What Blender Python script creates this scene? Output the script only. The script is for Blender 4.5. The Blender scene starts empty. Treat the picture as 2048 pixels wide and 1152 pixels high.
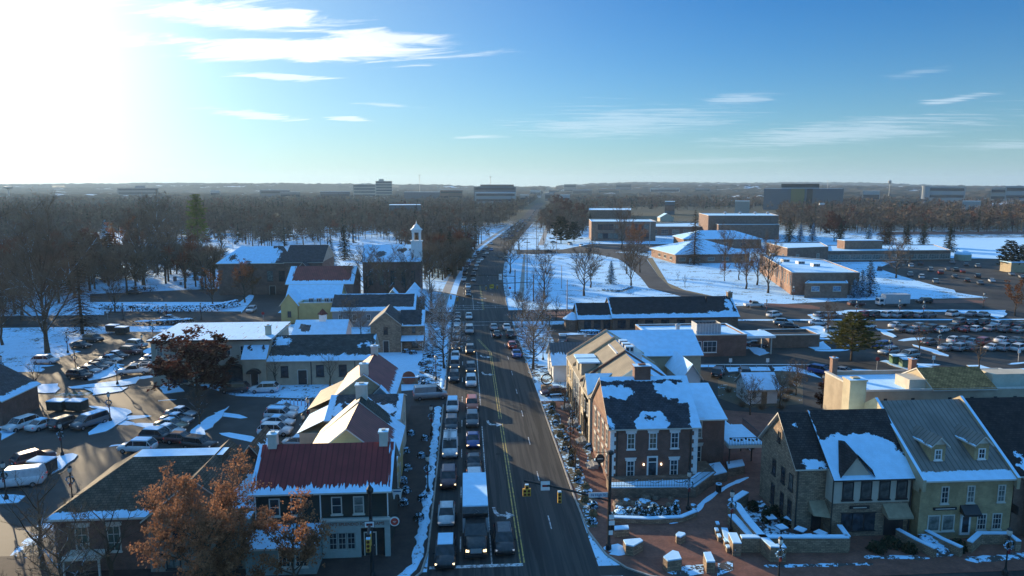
import bpy, bmesh, math, random
from mathutils import Vector, Matrix, noise as mnoise
R = math.radians
SC = bpy.context.scene
COL = SC.collection
rnd = random.Random(7)

# ---------------------------------------------------------------- camera, sky, sun, exposure
CAM_H, FPX, PITCH, YAW = 35.0, 1409.0, R(8.2), R(3.8)
cd = bpy.data.cameras.new('camera'); cam = bpy.data.objects.new('camera', cd); COL.objects.link(cam)
cam.location = (0, 0, CAM_H); cam.rotation_euler = (R(90) - PITCH, 0, -YAW)
cd.sensor_width = 36; cd.lens = 36 * FPX / 2048; cd.clip_start = 0.5; cd.clip_end = 30000
SC.camera = cam
SUN_AZ, SUN_EL = R(-35.5), R(10.5)          # azimuth measured from +Y towards +X
SUNDIR = Vector((math.sin(SUN_AZ) * math.cos(SUN_EL), math.cos(SUN_AZ) * math.cos(SUN_EL), math.sin(SUN_EL)))
ld = bpy.data.lights.new('sun', 'SUN'); sun = bpy.data.objects.new('sun', ld); COL.objects.link(sun)
ld.energy = 5.0; ld.angle = R(0.55); ld.color = (1.0, 0.79, 0.52)
sun.rotation_euler = (-SUNDIR).to_track_quat('-Z', 'Y').to_euler()
SC.view_settings.view_transform = 'Standard'; SC.view_settings.look = 'None'
SC.view_settings.exposure = 1.0; SC.view_settings.gamma = 1.0

class NT:
    """tiny node-tree helper"""
    def __init__(s, tree): s.t = tree; s.n = tree.nodes; s.l = tree.links
    def add(s, kind, **kw):
        nd = s.n.new(kind)
        for k, v in kw.items(): setattr(nd, k, v)
        return nd
    def put(s, sock, v):
        if isinstance(v, bpy.types.NodeSocket): s.l.new(v, sock)
        elif v is not None:
            if hasattr(sock.default_value, '__len__') and not hasattr(v, '__len__'): v = (v,) * len(sock.default_value)
            if hasattr(v, '__len__') and len(sock.default_value) == 4 and len(v) == 3: v = (*v, 1)
            sock.default_value = v
    def m(s, op, a, b=None, c=None, clamp=False):
        nd = s.add('ShaderNodeMath', operation=op); nd.use_clamp = clamp
        s.put(nd.inputs[0], a); s.put(nd.inputs[1], b) if b is not None else None
        if c is not None: s.put(nd.inputs[2], c)
        return nd.outputs[0]
    def vm(s, op, a, b=None):
        nd = s.add('ShaderNodeVectorMath', operation=op); s.put(nd.inputs[0], a)
        if b is not None: s.put(nd.inputs[1], b)
        return nd.outputs['Value'] if op in ('DOT_PRODUCT', 'LENGTH') else nd.outputs[0]
    def mix(s, f, a, b, blend='MIX'):
        nd = s.add('ShaderNodeMix', data_type='RGBA', blend_type=blend)
        s.put(nd.inputs[0], f); s.put(nd.inputs[6], a); s.put(nd.inputs[7], b)
        return nd.outputs[2]
    def ss(s, v, lo, hi, a=0.0, b=1.0):
        nd = s.add('ShaderNodeMapRange', interpolation_type='SMOOTHSTEP')
        for i, x in enumerate((v, lo, hi, a, b)): s.put(nd.inputs[i], x)
        return nd.outputs[0]
    def noise(s, vec, scale, detail=3, rough=.5, dist=0.0):
        nd = s.add('ShaderNodeTexNoise'); s.put(nd.inputs['Vector'], vec)
        nd.inputs['Scale'].default_value = scale; nd.inputs['Detail'].default_value = detail
        nd.inputs['Roughness'].default_value = rough; nd.inputs['Distortion'].default_value = dist
        return nd.outputs[0]
    def xyz(s, v):
        nd = s.add('ShaderNodeSeparateXYZ'); s.put(nd.inputs[0], v); return nd.outputs
    def comb(s, x, y, z):
        nd = s.add('ShaderNodeCombineXYZ')
        for i, q in enumerate((x, y, z)): s.put(nd.inputs[i], q)
        return nd.outputs[0]

W = bpy.data.worlds.new('World'); SC.world = W; W.use_nodes = True
g = NT(W.node_tree); g.n.clear()
sky = g.add('ShaderNodeTexSky', sky_type='NISHITA'); sky.sun_disc = False
sky.sun_elevation = SUN_EL; sky.sun_rotation = SUN_AZ; sky.air_density = 1.0; sky.dust_density = 0.35; sky.ozone_density = 2.5; sky.altitude = 200
hs = g.add('ShaderNodeHueSaturation'); g.put(hs.inputs['Color'], sky.outputs[0]); hs.inputs['Saturation'].default_value = 1.25
tc = g.add('ShaderNodeTexCoord').outputs['Generated']
d3 = g.vm('NORMALIZE', tc); X, Y, Z = g.xyz(d3)
cosS = g.vm('DOT_PRODUCT', d3, tuple(SUNDIR))
# the sky is graded a little: bluer away from the sun, a broad white glow round it
base = g.mix(1.0, hs.outputs[0], (0.0072, 0.0465, 0.078), 'MULTIPLY')
pos = g.m('MAXIMUM', cosS, 0.0)
hz = g.m('POWER', g.m('SUBTRACT', 1.0, g.m('MINIMUM', g.m('ABSOLUTE', Z), 1.0)), 11.0)      # pale air near the horizon
hcol = g.mix(g.m('POWER', pos, 3.5), (0.24, 0.31, 0.34), (.50, .52, .48))
base = g.mix(g.m('MULTIPLY', hz, .92), base, hcol)
glow = g.m('ADD', g.m('MULTIPLY', g.m('POWER', pos, 14.0), 0.07), g.m('MULTIPLY', g.m('POWER', pos, 48.0), .52))
base = g.mix(g.m('MULTIPLY', g.m('POWER', pos, 6.0), .62), base, (.32, .40, .41))
base = g.mix(1.0, base, g.mix(1.0, g.comb(glow, glow, glow), (1.0, 0.98, 0.90), 'MULTIPLY'), 'ADD')
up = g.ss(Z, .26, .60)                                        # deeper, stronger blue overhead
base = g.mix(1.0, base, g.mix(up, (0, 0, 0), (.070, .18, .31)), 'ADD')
# clouds laid out on a plane high above the ground
iz = g.m('DIVIDE', 1.0, g.m('MAXIMUM', g.m('ADD', Z, 0.03), 0.02))
cx, cy = g.m('MULTIPLY', X, iz), g.m('MULTIPLY', Y, iz)
def cplane(rot, sx, sy, seed):
    """one stretched noise for every cloud whose long axis lies along rot"""
    c, s_ = math.cos(rot), math.sin(rot)
    u = g.m('ADD', g.m('MULTIPLY', cx, c), g.m('MULTIPLY', cy, s_)); v = g.m('ADD', g.m('MULTIPLY', cx, -s_), g.m('MULTIPLY', cy, c))
    return g.noise(g.comb(g.m('MULTIPLY', u, sx), g.m('MULTIPLY', v, sy), seed), 1.0, 8, .68, .9)
def cloud(cen, rot, lx, ly, thr, soft, amp, nz):
    """elongated cloud bank in cloud-plane coordinates, long axis turned by rot"""
    mp = g.add('ShaderNodeMapping', vector_type='TEXTURE'); g.put(mp.inputs[0], CP); mp.inputs['Location'].default_value = (*cen, 0)
    mp.inputs['Rotation'].default_value = (0, 0, rot); mp.inputs['Scale'].default_value = (lx, ly, 1)
    r = g.vm('LENGTH', mp.outputs[0]); q = g.m('SUBTRACT', g.m('MULTIPLY_ADD', nz, 3.0, -.55), r)
    return g.ss(q, thr, thr + soft, 0.0, amp)
CP = g.comb(cx, cy, 0.0)
def cdir(px, py):
    x = (px - 1024) / FPX; y = (576 - py) / FPX
    f = math.cos(PITCH) + y * math.sin(PITCH); u = -math.sin(PITCH) + y * math.cos(PITCH)
    w = Vector((x * math.cos(YAW) + f * math.sin(YAW), -x * math.sin(YAW) + f * math.cos(YAW), u)).normalized()
    k = 1 / (max(w.z + .03, .02)); return (w.x * k, w.y * k)
def bank(p0, p1, halfw, thr, soft, amp, nz):
    a, b = Vector(cdir(*p0)), Vector(cdir(*p1)); c = (a + b) / 2; dd = b - a
    mid = ((p0[0] + p1[0]) / 2, (p0[1] + p1[1]) / 2)
    w = (Vector(cdir(mid[0], mid[1] - halfw)) - Vector(cdir(mid[0], mid[1] + halfw))).length / 2
    return cloud(tuple(c), math.atan2(dd.y, dd.x), dd.length / 2, w, thr, soft, amp, nz)
NL = cplane(R(-20), 1.2, 3.6, 1.3); NR = cplane(R(-5), 1.1, 4.6, 4.1); total = None
for args in [((170, 5), (830, 68), 40, .0, .75, 1.0, NL), ((210, 92), (930, 108), 34, .0, .7, 1.0, NL), ((560, 55), (960, 90), 22, .05, .8, .8, NL),
             ((440, 150), (700, 158), 9, .1, .4, .6, NL), ((640, 238), (750, 238), 6, 0, .4, .6, NL), ((700, 208), (860, 214), 5, .1, .5, .35, NL),
             ((900, 277), (1030, 271), 4, 0, .5, .4, NL), ((400, 215), (620, 245), 9, 0, .6, .5, NL), ((1160, 285), (1400, 190), 34, .12, .8, .38, NR),
             ((1410, 215), (1560, 178), 12, .1, .8, .42, NR), ((1430, 300), (2100, 215), 26, .06, .8, .5, NR), ((1830, 215), (2000, 180), 7, .1, .6, .6, NR),
             ((1850, 300), (2250, 280), 14, .1, .8, .4, NR), ((1750, 160), (1920, 130), 10, .15, .8, .25, NR), ((1200, 330), (1700, 315), 9, .1, .8, .3, NR)]:
    q = bank(*args); total = q if total is None else g.m('MAXIMUM', total, q)
total = g.m('MULTIPLY', total, 1.0, clamp=True)
sunny = g.m('POWER', g.m('MAXIMUM', cosS, 0.0), 4.0)
ccol = g.mix(sunny, (0.34, 0.42, 0.50), (.72, .72, .70))
base = g.mix(total, base, ccol)
# below the horizon: plain dim ground colour
base = g.mix(g.ss(Z, -.02, -.005, 1.0, 0.0), base, (.06, .08, .1))
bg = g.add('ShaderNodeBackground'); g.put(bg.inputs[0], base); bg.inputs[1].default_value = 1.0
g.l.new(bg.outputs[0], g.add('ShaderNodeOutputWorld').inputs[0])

# ---------------------------------------------------------------- pixel of the photograph -> point at height z (used to survey the site)
def P(px, py, z=0.0):
    x = (px - 1024) / FPX; y = (576 - py) / FPX
    f = math.cos(PITCH) + y * math.sin(PITCH); u = -math.sin(PITCH) + y * math.cos(PITCH)
    dx, dy = x * math.cos(YAW) + f * math.sin(YAW), -x * math.sin(YAW) + f * math.cos(YAW)
    t = (z - CAM_H) / u
    return Vector((dx * t, dy * t, z))

# ---------------------------------------------------------------- materials
MATS = {}
SNOW = (0.52, 0.79, 1.0)
def newmat(name):
    m = bpy.data.materials.new(name); m.use_nodes = True; MATS[name] = m
    t = NT(m.node_tree); b = t.n['Principled BSDF']; b.inputs['Specular IOR Level'].default_value = .25
    return m, t, b
def mat(name, col, rough=.8, var=.15, scale=2.0, metal=0.0, bump=0.0, spec=None, emit=None, es=1.0, coat=0.0, uv=False, col2=None, s2=.3, stretch=None):
    """plain procedural material: colour mottled by noise"""
    if name in MATS: return MATS[name]
    m, t, b = newmat(name)
    co = t.add('ShaderNodeTexCoord').outputs['UV' if uv else 'Object']
    if stretch: co = t.vm('MULTIPLY', co, stretch)
    n = t.noise(co, scale, 4, .6)
    lo = tuple(max(c * (1 - var), 0) for c in col); hi = tuple(min(c * (1 + var), 1) for c in col)
    c = t.mix(t.ss(n, .3, .7), lo, hi)
    if col2: c = t.mix(t.ss(t.noise(co, s2, 5, .65), .46, .56), c, col2)
    t.put(b.inputs['Base Color'], c); b.inputs['Roughness'].default_value = rough; b.inputs['Metallic'].default_value = metal
    if spec is not None: b.inputs['Specular IOR Level'].default_value = spec
    if coat: b.inputs['Coat Weight'].default_value = coat; b.inputs['Coat Roughness'].default_value = .08
    if emit: t.put(b.inputs['Emission Color'], emit); b.inputs['Emission Strength'].default_value = es
    if bump:
        bp = t.add('ShaderNodeBump'); bp.inputs['Strength'].default_value = bump; bp.inputs['Distance'].default_value = .05
        t.put(bp.inputs['Height'], t.noise(co, scale * 6, 3)); t.put(b.inputs['Normal'], bp.outputs[0])
    return m
def snowmat(name='snow', patch=None, thr=.5, sc=.5, sc2=4.0, dirt=(.30, .34, .36)):
    """snow; patch = what shows through in ragged holes, more of it the higher thr is"""
    if name in MATS: return MATS[name]
    m, t, b = newmat(name)
    co = t.add('ShaderNodeTexCoord').outputs['Object']
    n1 = t.noise(co, 1.3, 4); c = t.mix(t.ss(n1, .25, .8), tuple(x * .9 for x in SNOW), SNOW)
    if patch:
        n = t.m('ADD', t.m('MULTIPLY', t.noise(co, sc, 5, .6), .6), t.m('MULTIPLY', t.noise(co, sc2, 4, .7), .4))
        c = t.mix(t.ss(n, thr - .015, thr + .015), patch, c)
    t.put(b.inputs['Base Color'], c); b.inputs['Roughness'].default_value = .75; b.inputs['Specular IOR Level'].default_value = .15
    bp = t.add('ShaderNodeBump'); bp.inputs['Strength'].default_value = .35; bp.inputs['Distance'].default_value = .12
    t.put(bp.inputs['Height'], t.m('ADD', t.noise(co, .9, 3), t.m('MULTIPLY', t.noise(co, 7, 3), .25))); t.put(b.inputs['Normal'], bp.outputs[0])
    return m
def brick(name, c1, c2, mortar=(.35, .33, .3), w=.24, h=.085, rough=.85, stone=False):
    if name in MATS: return MATS[name]
    m, t, b = newmat(name)
    co = t.add('ShaderNodeTexCoord').outputs['UV']
    if stone: co = t.vm('ADD', co, t.vm('MULTIPLY', t.comb(t.noise(co, 1.6, 2), t.noise(co, 2.1, 2), 0.0), (.22, .16, 0)))
    bt = t.add('ShaderNodeTexBrick'); t.put(bt.inputs['Vector'], co)
    for i, c in ((1, c1), (2, c2), (3, mortar)): t.put(bt.inputs[i], c)
    bt.inputs['Scale'].default_value = 1; bt.inputs['Brick Width'].default_value = w; bt.inputs['Row Height'].default_value = h
    bt.inputs['Mortar Size'].default_value = h * (.14 if not stone else .12); bt.inputs['Bias'].default_value = 0
    n = t.noise(co, .7, 5, .7)
    c = t.mix(1.0, bt.outputs[0], t.mix(t.ss(n, .3, .75), (.72,) * 3, (1.2,) * 3), 'MULTIPLY')
    t.put(b.inputs['Base Color'], c); b.inputs['Roughness'].default_value = rough
    return m
def siding(name, col, pitch=.18, vertical=False, rough=.7, groove=.55):
    """boards or standing seams from lines in the wall's own metres"""
    if name in MATS: return MATS[name]
    m, t, b = newmat(name)
    co = t.add('ShaderNodeTexCoord').outputs['UV']; s = t.xyz(co)
    f = t.m('FRACT', t.m('DIVIDE', s[0 if vertical else 1], pitch))
    line = t.ss(t.m('ABSOLUTE', t.m('SUBTRACT', f, .5)), .40, .48)
    n = t.ss(t.noise(co, .6, 4), .25, .75)
    c = t.mix(n, tuple(x * .86 for x in col), tuple(min(1, x * 1.1) for x in col))
    c = t.mix(line, c, tuple(x * groove for x in col)); t.put(b.inputs['Base Color'], c); b.inputs['Roughness'].default_value = rough
    bp = t.add('ShaderNodeBump'); bp.inputs['Strength'].default_value = .6; bp.inputs['Distance'].default_value = .03
    t.put(bp.inputs['Height'], line); t.put(b.inputs['Normal'], bp.outputs[0])
    return m
_rc = [0]
def roof(col, L=10., S=5., kind='shingle', eave=0., left=0., right=0., ridge=0., blobs=(), holes=(), rag=.35, full=False, streak=False, name=None):
    """roof covering with snow lying on it. UV: u metres along the eave, v metres up the slope"""
    _rc[0] += 1
    m, t, b = newmat(name or 'roof_covering_%d' % _rc[0])
    co = t.add('ShaderNodeTexCoord').outputs['UV']; u, v, _ = t.xyz(co)
    if kind == 'metal':
        f = t.m('FRACT', t.m('DIVIDE', u, .55)); line = t.ss(t.m('ABSOLUTE', t.m('SUBTRACT', f, .5)), .36, .47)
        n = t.ss(t.noise(co, .5, 4), .25, .75)
        c = t.mix(n, tuple(x * .8 for x in col), tuple(min(1, x * 1.2) for x in col)); c = t.mix(line, c, tuple(x * .5 for x in col))
        b.inputs['Roughness'].default_value = .6; hgt = line
    elif kind == 'tar':
        n = t.ss(t.noise(co, .4, 5), .3, .7); c = t.mix(n, tuple(x * .8 for x in col), tuple(x * 1.2 for x in col)); hgt = n
        b.inputs['Roughness'].default_value = .9
    else:
        bt = t.add('ShaderNodeTexBrick'); t.put(bt.inputs['Vector'], co)
        for i, cc in ((1, tuple(x * .75 for x in col)), (2, tuple(min(1, x * 1.35) for x in col)), (3, tuple(x * .45 for x in col))): t.put(bt.inputs[i], cc)
        bt.inputs['Scale'].default_value = 1; bt.inputs['Brick Width'].default_value = .42; bt.inputs['Row Height'].default_value = .26
        bt.inputs['Mortar Size'].default_value = .03
        c = t.mix(1.0, bt.outputs[0], t.mix(t.ss(t.noise(co, .9, 4, .6), .3, .7), (.7,) * 3, (1.3,) * 3), 'MULTIPLY')
        hgt = bt.outputs[1]; b.inputs['Roughness'].default_value = .85
    q = None
    def mx(x):
        nonlocal q
        q = x if q is None else t.m('MAXIMUM', q, x)
    if full: mx(t.m('ADD', t.m('MULTIPLY', u, 0.0), .55))
    if eave: mx(t.m('SUBTRACT', eave, v))
    if left: mx(t.m('SUBTRACT', left, u))
    if right: mx(t.m('SUBTRACT', t.m('SUBTRACT', u, L), -right))
    if ridge: mx(t.m('SUBTRACT', t.m('SUBTRACT', v, S), -ridge))
    if blobs or holes: wu = t.m('ADD', u, t.m('MULTIPLY_ADD', t.noise(co, .8, 2), 2.6, -1.3)); wv = t.m('ADD', v, t.m('MULTIPLY_ADD', t.noise(t.vm('ADD', co, (9.0, 5.0, 0)), .8, 2), 2.2, -1.1))
    def ell(bu, bv, ru, rv):
        a = t.m('POWER', t.m('DIVIDE', t.m('SUBTRACT', wu, bu), ru), 2.0); d = t.m('POWER', t.m('DIVIDE', t.m('SUBTRACT', wv, bv), rv), 2.0)
        return t.m('MULTIPLY', t.m('SUBTRACT', 1.0, t.m('SQRT', t.m('ADD', a, d))), min(ru, rv))
    for e in blobs: mx(ell(*e))
    if q is not None:
        for e in holes: q = t.m('MINIMUM', q, t.m('MULTIPLY', ell(*e), -1.0))
        if streak: nz = t.noise(t.comb(t.m('MULTIPLY', u, 3.3), t.m('MULTIPLY', v, .25), 0.0), 1.0, 3, .6)
        else: nz = t.m('ADD', t.m('MULTIPLY', t.noise(co, .8, 3, .6), .55), t.m('MULTIPLY', t.noise(co, 3.6, 6, .78, .5), .45))
        q = t.m('ADD', q, t.m('MULTIPLY', t.m('SUBTRACT', nz, .5), rag * 7.5))
        mask = t.ss(q, 0.0, .05)
        sn = t.mix(t.ss(t.noise(co, 1.1, 3), .3, .7), tuple(x * .9 for x in SNOW), SNOW)
        c = t.mix(mask, c, sn); t.put(b.inputs['Roughness'], t.m('ADD', t.m('MULTIPLY', mask, .25), b.inputs['Roughness'].default_value * .9))
        hgt = t.m('ADD', t.m('MULTIPLY', hgt, .15), t.m('MULTIPLY', mask, 1.5))
    bp = t.add('ShaderNodeBump'); bp.inputs['Strength'].default_value = .6; bp.inputs['Distance'].default_value = .05
    t.put(bp.inputs['Height'], hgt); t.put(b.inputs['Normal'], bp.outputs[0]); t.put(b.inputs['Base Color'], c)
    return m
def glassmat(name='window_glass', col=(.02, .028, .035)):
    if name in MATS: return MATS[name]
    m, t, b = newmat(name)
    co = t.add('ShaderNodeTexCoord').outputs['Object']
    t.put(b.inputs['Base Color'], t.mix(t.ss(t.noise(co, 1.5, 2), .35, .7), col, tuple(x * 2.4 for x in col)))
    b.inputs['Roughness'].default_value = .12; b.inputs['Specular IOR Level'].default_value = .5
    return m

# ---------------------------------------------------------------- mesh building
Z3 = Vector((0, 0, 1))
class MB:
    """collects faces; build() links them as ONE mesh object"""
    def __init__(s): s.v = []; s.f = []; s.mi = []; s.uv = []; s.mats = []
    def face(s, pts, m, local=False):
        pts = [Vector(p) for p in pts]; i0 = len(s.v); s.v += [tuple(p) for p in pts]; s.f.append(tuple(range(i0, i0 + len(pts))))
        if m not in s.mats: s.mats.append(m)
        s.mi.append(s.mats.index(m))
        n = Vector((0, 0, 0))
        for k in range(len(pts)): n += pts[k].cross(pts[(k + 1) % len(pts)])
        n = n.normalized() if n.length > 1e-9 else Z3
        if abs(n.z) > .985: tt, bb = Vector((1, 0, 0)), Vector((0, 1, 0))
        else:
            tt = Z3.cross(n).normalized(); bb = n.cross(tt)
            if n.z < 0 and abs(n.z) > .2: bb = -bb
        us = [p.dot(tt) for p in pts]; vs = [p.dot(bb) for p in pts]
        if local: u0, v0 = min(us), min(vs); us = [x - u0 for x in us]; vs = [x - v0 for x in vs]
        s.uv.append(list(zip(us, vs)))
        return s
    def box(s, x0, x1, y0, y1, z0, z1, m, top=None, skip=''):
        a = [(x0, y0), (x1, y0), (x1, y1), (x0, y1)]
        for k, ch in enumerate('frbl'):
            if ch in skip: continue
            p, q = a[k], a[(k + 1) % 4]
            s.face([(*p, z0), (*q, z0), (*q, z1), (*p, z1)], m)
        if 't' not in skip: s.face([(*p, z1) for p in a], top or m)
        if 'd' not in skip: s.face([(*p, z0) for p in reversed(a)], m)
        return s
    def prism(s, poly, z0, z1, m, top=None, bottom=True):
        """vertical prism over a polygon (counter-clockwise from above)"""
        poly = ccw(poly); n = len(poly)
        for k in range(n):
            p, q = poly[k], poly[(k + 1) % n]; s.face([(p[0], p[1], z0), (q[0], q[1], z0), (q[0], q[1], z1), (p[0], p[1], z1)], m)
        s.face([(p[0], p[1], z1) for p in poly], top or m)
        if bottom: s.face([(p[0], p[1], z0) for p in reversed(poly)], m)
        return s
    def tube(s, p, q, r0, r1, m, n=6, cap=True):
        p, q = Vector(p), Vector(q); d = (q - p)
        if d.length < 1e-6: return s
        d.normalize(); a = d.orthogonal().normalized(); b = d.cross(a)
        c0 = [p + (a * math.cos(2 * math.pi * k / n) + b * math.sin(2 * math.pi * k / n)) * r0 for k in range(n)]
        c1 = [q + (a * math.cos(2 * math.pi * k / n) + b * math.sin(2 * math.pi * k / n)) * r1 for k in range(n)]
        for k in range(n): s.face([c0[k], c0[(k + 1) % n], c1[(k + 1) % n], c1[k]], m)
        if cap: s.face(c1, m); s.face(list(reversed(c0)), m)
        return s
    def path(s, pts, r, m, n=6):
        for a, b in zip(pts, pts[1:]): s.tube(a, b, r, r, m, n)
        return s
    def ball(s, c, r, m, n=8, k=5, sz=1.0, jit=0.0):
        c = Vector(c); rr = random.Random(int(abs(c.x * 31 + c.y * 17) * 10))
        ring = []
        for i in range(k + 1):
            th = math.pi * i / k
            ring.append([c + Vector((math.sin(th) * math.cos(2 * math.pi * j / n) * r, math.sin(th) * math.sin(2 * math.pi * j / n) * r, math.cos(th) * r * sz)) * (1 + rr.uniform(-jit, jit)) for j in range(n)])
        for i in range(k):
            for j in range(n):
                a, b, cc, d = ring[i][j], ring[i + 1][j], ring[i + 1][(j + 1) % n], ring[i][(j + 1) % n]
                if i == 0: s.face([a, b, cc], m)
                elif i == k - 1: s.face([a, b, d], m)
                else: s.face([a, b, cc, d], m)
        return s
    def lathe(s, prof, c, m, n=10):
        c = Vector(c)
        for (r0, z0), (r1, z1) in zip(prof, prof[1:]):
            for j in range(n):
                a0, a1 = 2 * math.pi * j / n, 2 * math.pi * (j + 1) / n
                pt = lambda r, a, z: c + Vector((r * math.cos(a), r * math.sin(a), z))
                if r1 < 1e-4: s.face([pt(r0, a0, z0), pt(r0, a1, z0), pt(0, 0, z1)], m)
                elif r0 < 1e-4: s.face([pt(0, 0, z0), pt(r1, a1, z1), pt(r1, a0, z1)], m)
                else: s.face([pt(r0, a0, z0), pt(r0, a1, z0), pt(r1, a1, z1), pt(r1, a0, z1)], m)
        return s
    def mesh(s, name, smooth=False):
        me = bpy.data.meshes.new(name); me.from_pydata(s.v, [], s.f)
        for m in s.mats: me.materials.append(m)
        me.polygons.foreach_set('material_index', s.mi)
        ul = me.uv_layers.new(name='UVMap'); flat = [c for f in s.uv for p in f for c in p]; ul.data.foreach_set('uv', flat)
        if smooth:
            bm = bmesh.new(); bm.from_mesh(me); bmesh.ops.remove_doubles(bm, verts=bm.verts, dist=.0008); bm.to_mesh(me); bm.free()
            me.polygons.foreach_set('use_smooth', [True] * len(me.polygons))
        me.update(); return me
    def build(s, name, parent=None, loc=None, smooth=False):
        o = bpy.data.objects.new(name, s.mesh(name, smooth)); COL.objects.link(o)
        if parent: o.parent = parent
        if loc is not None: o.location = loc
        return o
def ccw(poly):
    a = sum(p[0] * q[1] - q[0] * p[1] for p, q in zip(poly, list(poly[1:]) + [poly[0]]))
    return list(poly) if a > 0 else list(reversed(poly))
def tag(o, label=None, cat=None, group=None, kind=None):
    if label: o['label'] = label
    if cat: o['category'] = cat
    if group: o['group'] = group
    if kind: o['kind'] = kind
    return o
def empty(name, loc=(0, 0, 0), rz=0., label=None, cat=None, group=None):
    o = bpy.data.objects.new(name, None); COL.objects.link(o); o.location = loc; o.rotation_euler = (0, 0, rz); o.empty_display_size = .3
    return tag(o, label, cat, group)
def copy_tree(o, parent=None):
    c = o.copy(); COL.objects.link(c)
    if parent is not None: c.parent = parent
    for ch in KIDS.get(o.name, list(o.children)): copy_tree(ch, c)
    return c
KIDS = {}
def index_kids(o):
    KIDS[o.name] = list(o.children)
    for c in o.children: index_kids(c)
def place(proto, loc, rz=0., sc=1.0, label=None, group=None, cat=None):
    if not proto.get('used_once'):
        proto['used_once'] = 1; c = proto
    else: c = copy_tree(proto)
    c.location = loc; c.rotation_euler = (0, 0, rz); c.scale = (sc,) * 3 if not hasattr(sc, '__len__') else sc
    tag(c, label, cat, group); return c
def rough_edge(pts, amp, step=1.4):
    """break straight edges up, as ploughed snow lies"""
    out = []; pts = ccw(pts)
    for a, c in zip(pts, pts[1:] + pts[:1]):
        a, c = Vector(a), Vector(c); n = max(1, int((c - a).length / step)); nn = Vector(((c - a).y, -(c - a).x)).normalized()
        for k in range(n):
            p = a.lerp(c, k / n); o = amp * (mnoise.noise(Vector((p.x * .55, p.y * .55, 2.0))) * 1.5 + mnoise.noise(Vector((p.x * 1.7, p.y * 1.7, 7.0)))); out.append(tuple(p + nn * o))
    return out
def sheet(name, poly, m, z=.004, px=True, label=None, cat=None, kind='structure'):
    """a flat ground sheet; poly in photograph pixels (surveyed to the ground) or metres"""
    pts = [P(*p)[:2] if px else p for p in poly]
    if 'snow' in m.name: pts = rough_edge(pts, .35)
    b = MB(); b.face([(x, y, z) for x, y in ccw(pts)], m); o = b.build(name); tag(o, label, cat, None, kind); return o
def raised(name, poly, m, top, h=.12, z0=0., px=True, kind='structure'):
    pts = [P(*p)[:2] if px else p for p in poly]
    pts = rough_edge(pts, .38); b = MB(); b.prism(pts, z0, h, m, top, bottom=False); o = b.build(name); tag(o, kind=kind); return o

# ---------------------------------------------------------------- shared materials
M_SNOW = snowmat()
M_LAWN = snowmat('snowy_lawn', (.10, .11, .08), thr=.40, sc=.25, sc2=1.6)
M_THIN = snowmat('trodden_and_shaded_snow', (.075, .07, .065), thr=.50, sc=.6, sc2=3.0)
M_BED = snowmat('snowy_planting', (.10, .085, .055), thr=.53, sc=1.0, sc2=3.2)
M_ASPH = mat('asphalt', (.038, .038, .037), .85, .22, .35, bump=.15, spec=.2, col2=(.056, .054, .050), s2=.09)
M_ROAD = mat('worn_road_asphalt', (.035, .036, .036), .85, .25, 1.1, bump=.1, spec=.2, col2=(.062, .060, .056), s2=1.6, stretch=(1.0, .022, 1.0))
M_ASPH2 = mat('old_asphalt', (.044, .044, .043), .76, .25, .3, bump=.05, spec=.35, col2=(.036, .035, .033), s2=.07)
M_CONC = mat('concrete', (.30, .29, .27), .85, .15, 1.0)
M_CURB = mat('curb_stone', (.33, .31, .28), .85, .2, 1.5)
M_PAINT = mat('road_paint_white', (.62, .63, .64), .7, .15, 3.0, col2=(.2, .2, .2), s2=2.2)
M_YEL = mat('road_paint_yellow', (.55, .40, .10), .7, .15, 3.0, col2=(.2, .17, .1), s2=2.2)
M_BRPAV = brick('brick_paving', (.27, .10, .065), (.18, .075, .055), (.12, .085, .07), .22, .11)
M_RED = brick('red_brick', (.21, .078, .05), (.15, .06, .042), (.2, .17, .15))
M_BROWNB = brick('brown_brick', (.22, .115, .075), (.16, .09, .065), (.22, .18, .15))
M_ORB = brick('orange_brick', (.30, .15, .09), (.24, .12, .075), (.28, .22, .18))
M_STONE = brick('rubble_stone', (.40, .28, .18), (.23, .155, .105), (.15, .12, .09), .42, .17, stone=True)
M_STONED = brick('dark_rubble_stone', (.29, .2, .14), (.16, .11, .08), (.12, .1, .085), .38, .15, stone=True)
M_CREAM = mat('cream_render', (.52, .45, .34), .85, .1, .8)
M_TAN = mat('tan_render', (.42, .34, .22), .85, .1, .8)
M_BEIGE = siding('beige_siding', (.42, .38, .30), .16)
M_YELS = siding('yellow_siding', (.50, .38, .16), .16)
M_GREYS = siding('grey_siding', (.22, .24, .25), .18)
M_WHITE = siding('white_siding', (.62, .62, .60), .15, groove=.7)
M_DKGRN = siding('dark_green_siding', (.035, .042, .035), .17)
M_TRIM = mat('cream_trim', (.55, .52, .45), .7, .06)
M_WTRIM = mat('white_trim', (.74, .74, .72), .6, .05)
M_DTRIM = mat('dark_trim', (.03, .03, .032), .5, .1)
M_BLACK = mat('black_paint', (.015, .016, .018), .4, .1, spec=.5)
M_GUT = mat('dark_gutter', (.05, .045, .04), .5, .1)
M_GLASS = glassmat()
M_GLASSW = glassmat('curtained_glass', (.10, .11, .10))
M_METAL = mat('galvanised_metal', (.38, .39, .40), .45, .12, metal=.5)
M_BARK = mat('bark', (.085, .065, .05), .95, .3, 3.0)
M_BARKG = mat('grey_bark', (.14, .125, .105), .95, .3, 3.0)
M_POLE = mat('wooden_pole', (.12, .095, .07), .9, .2)

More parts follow.
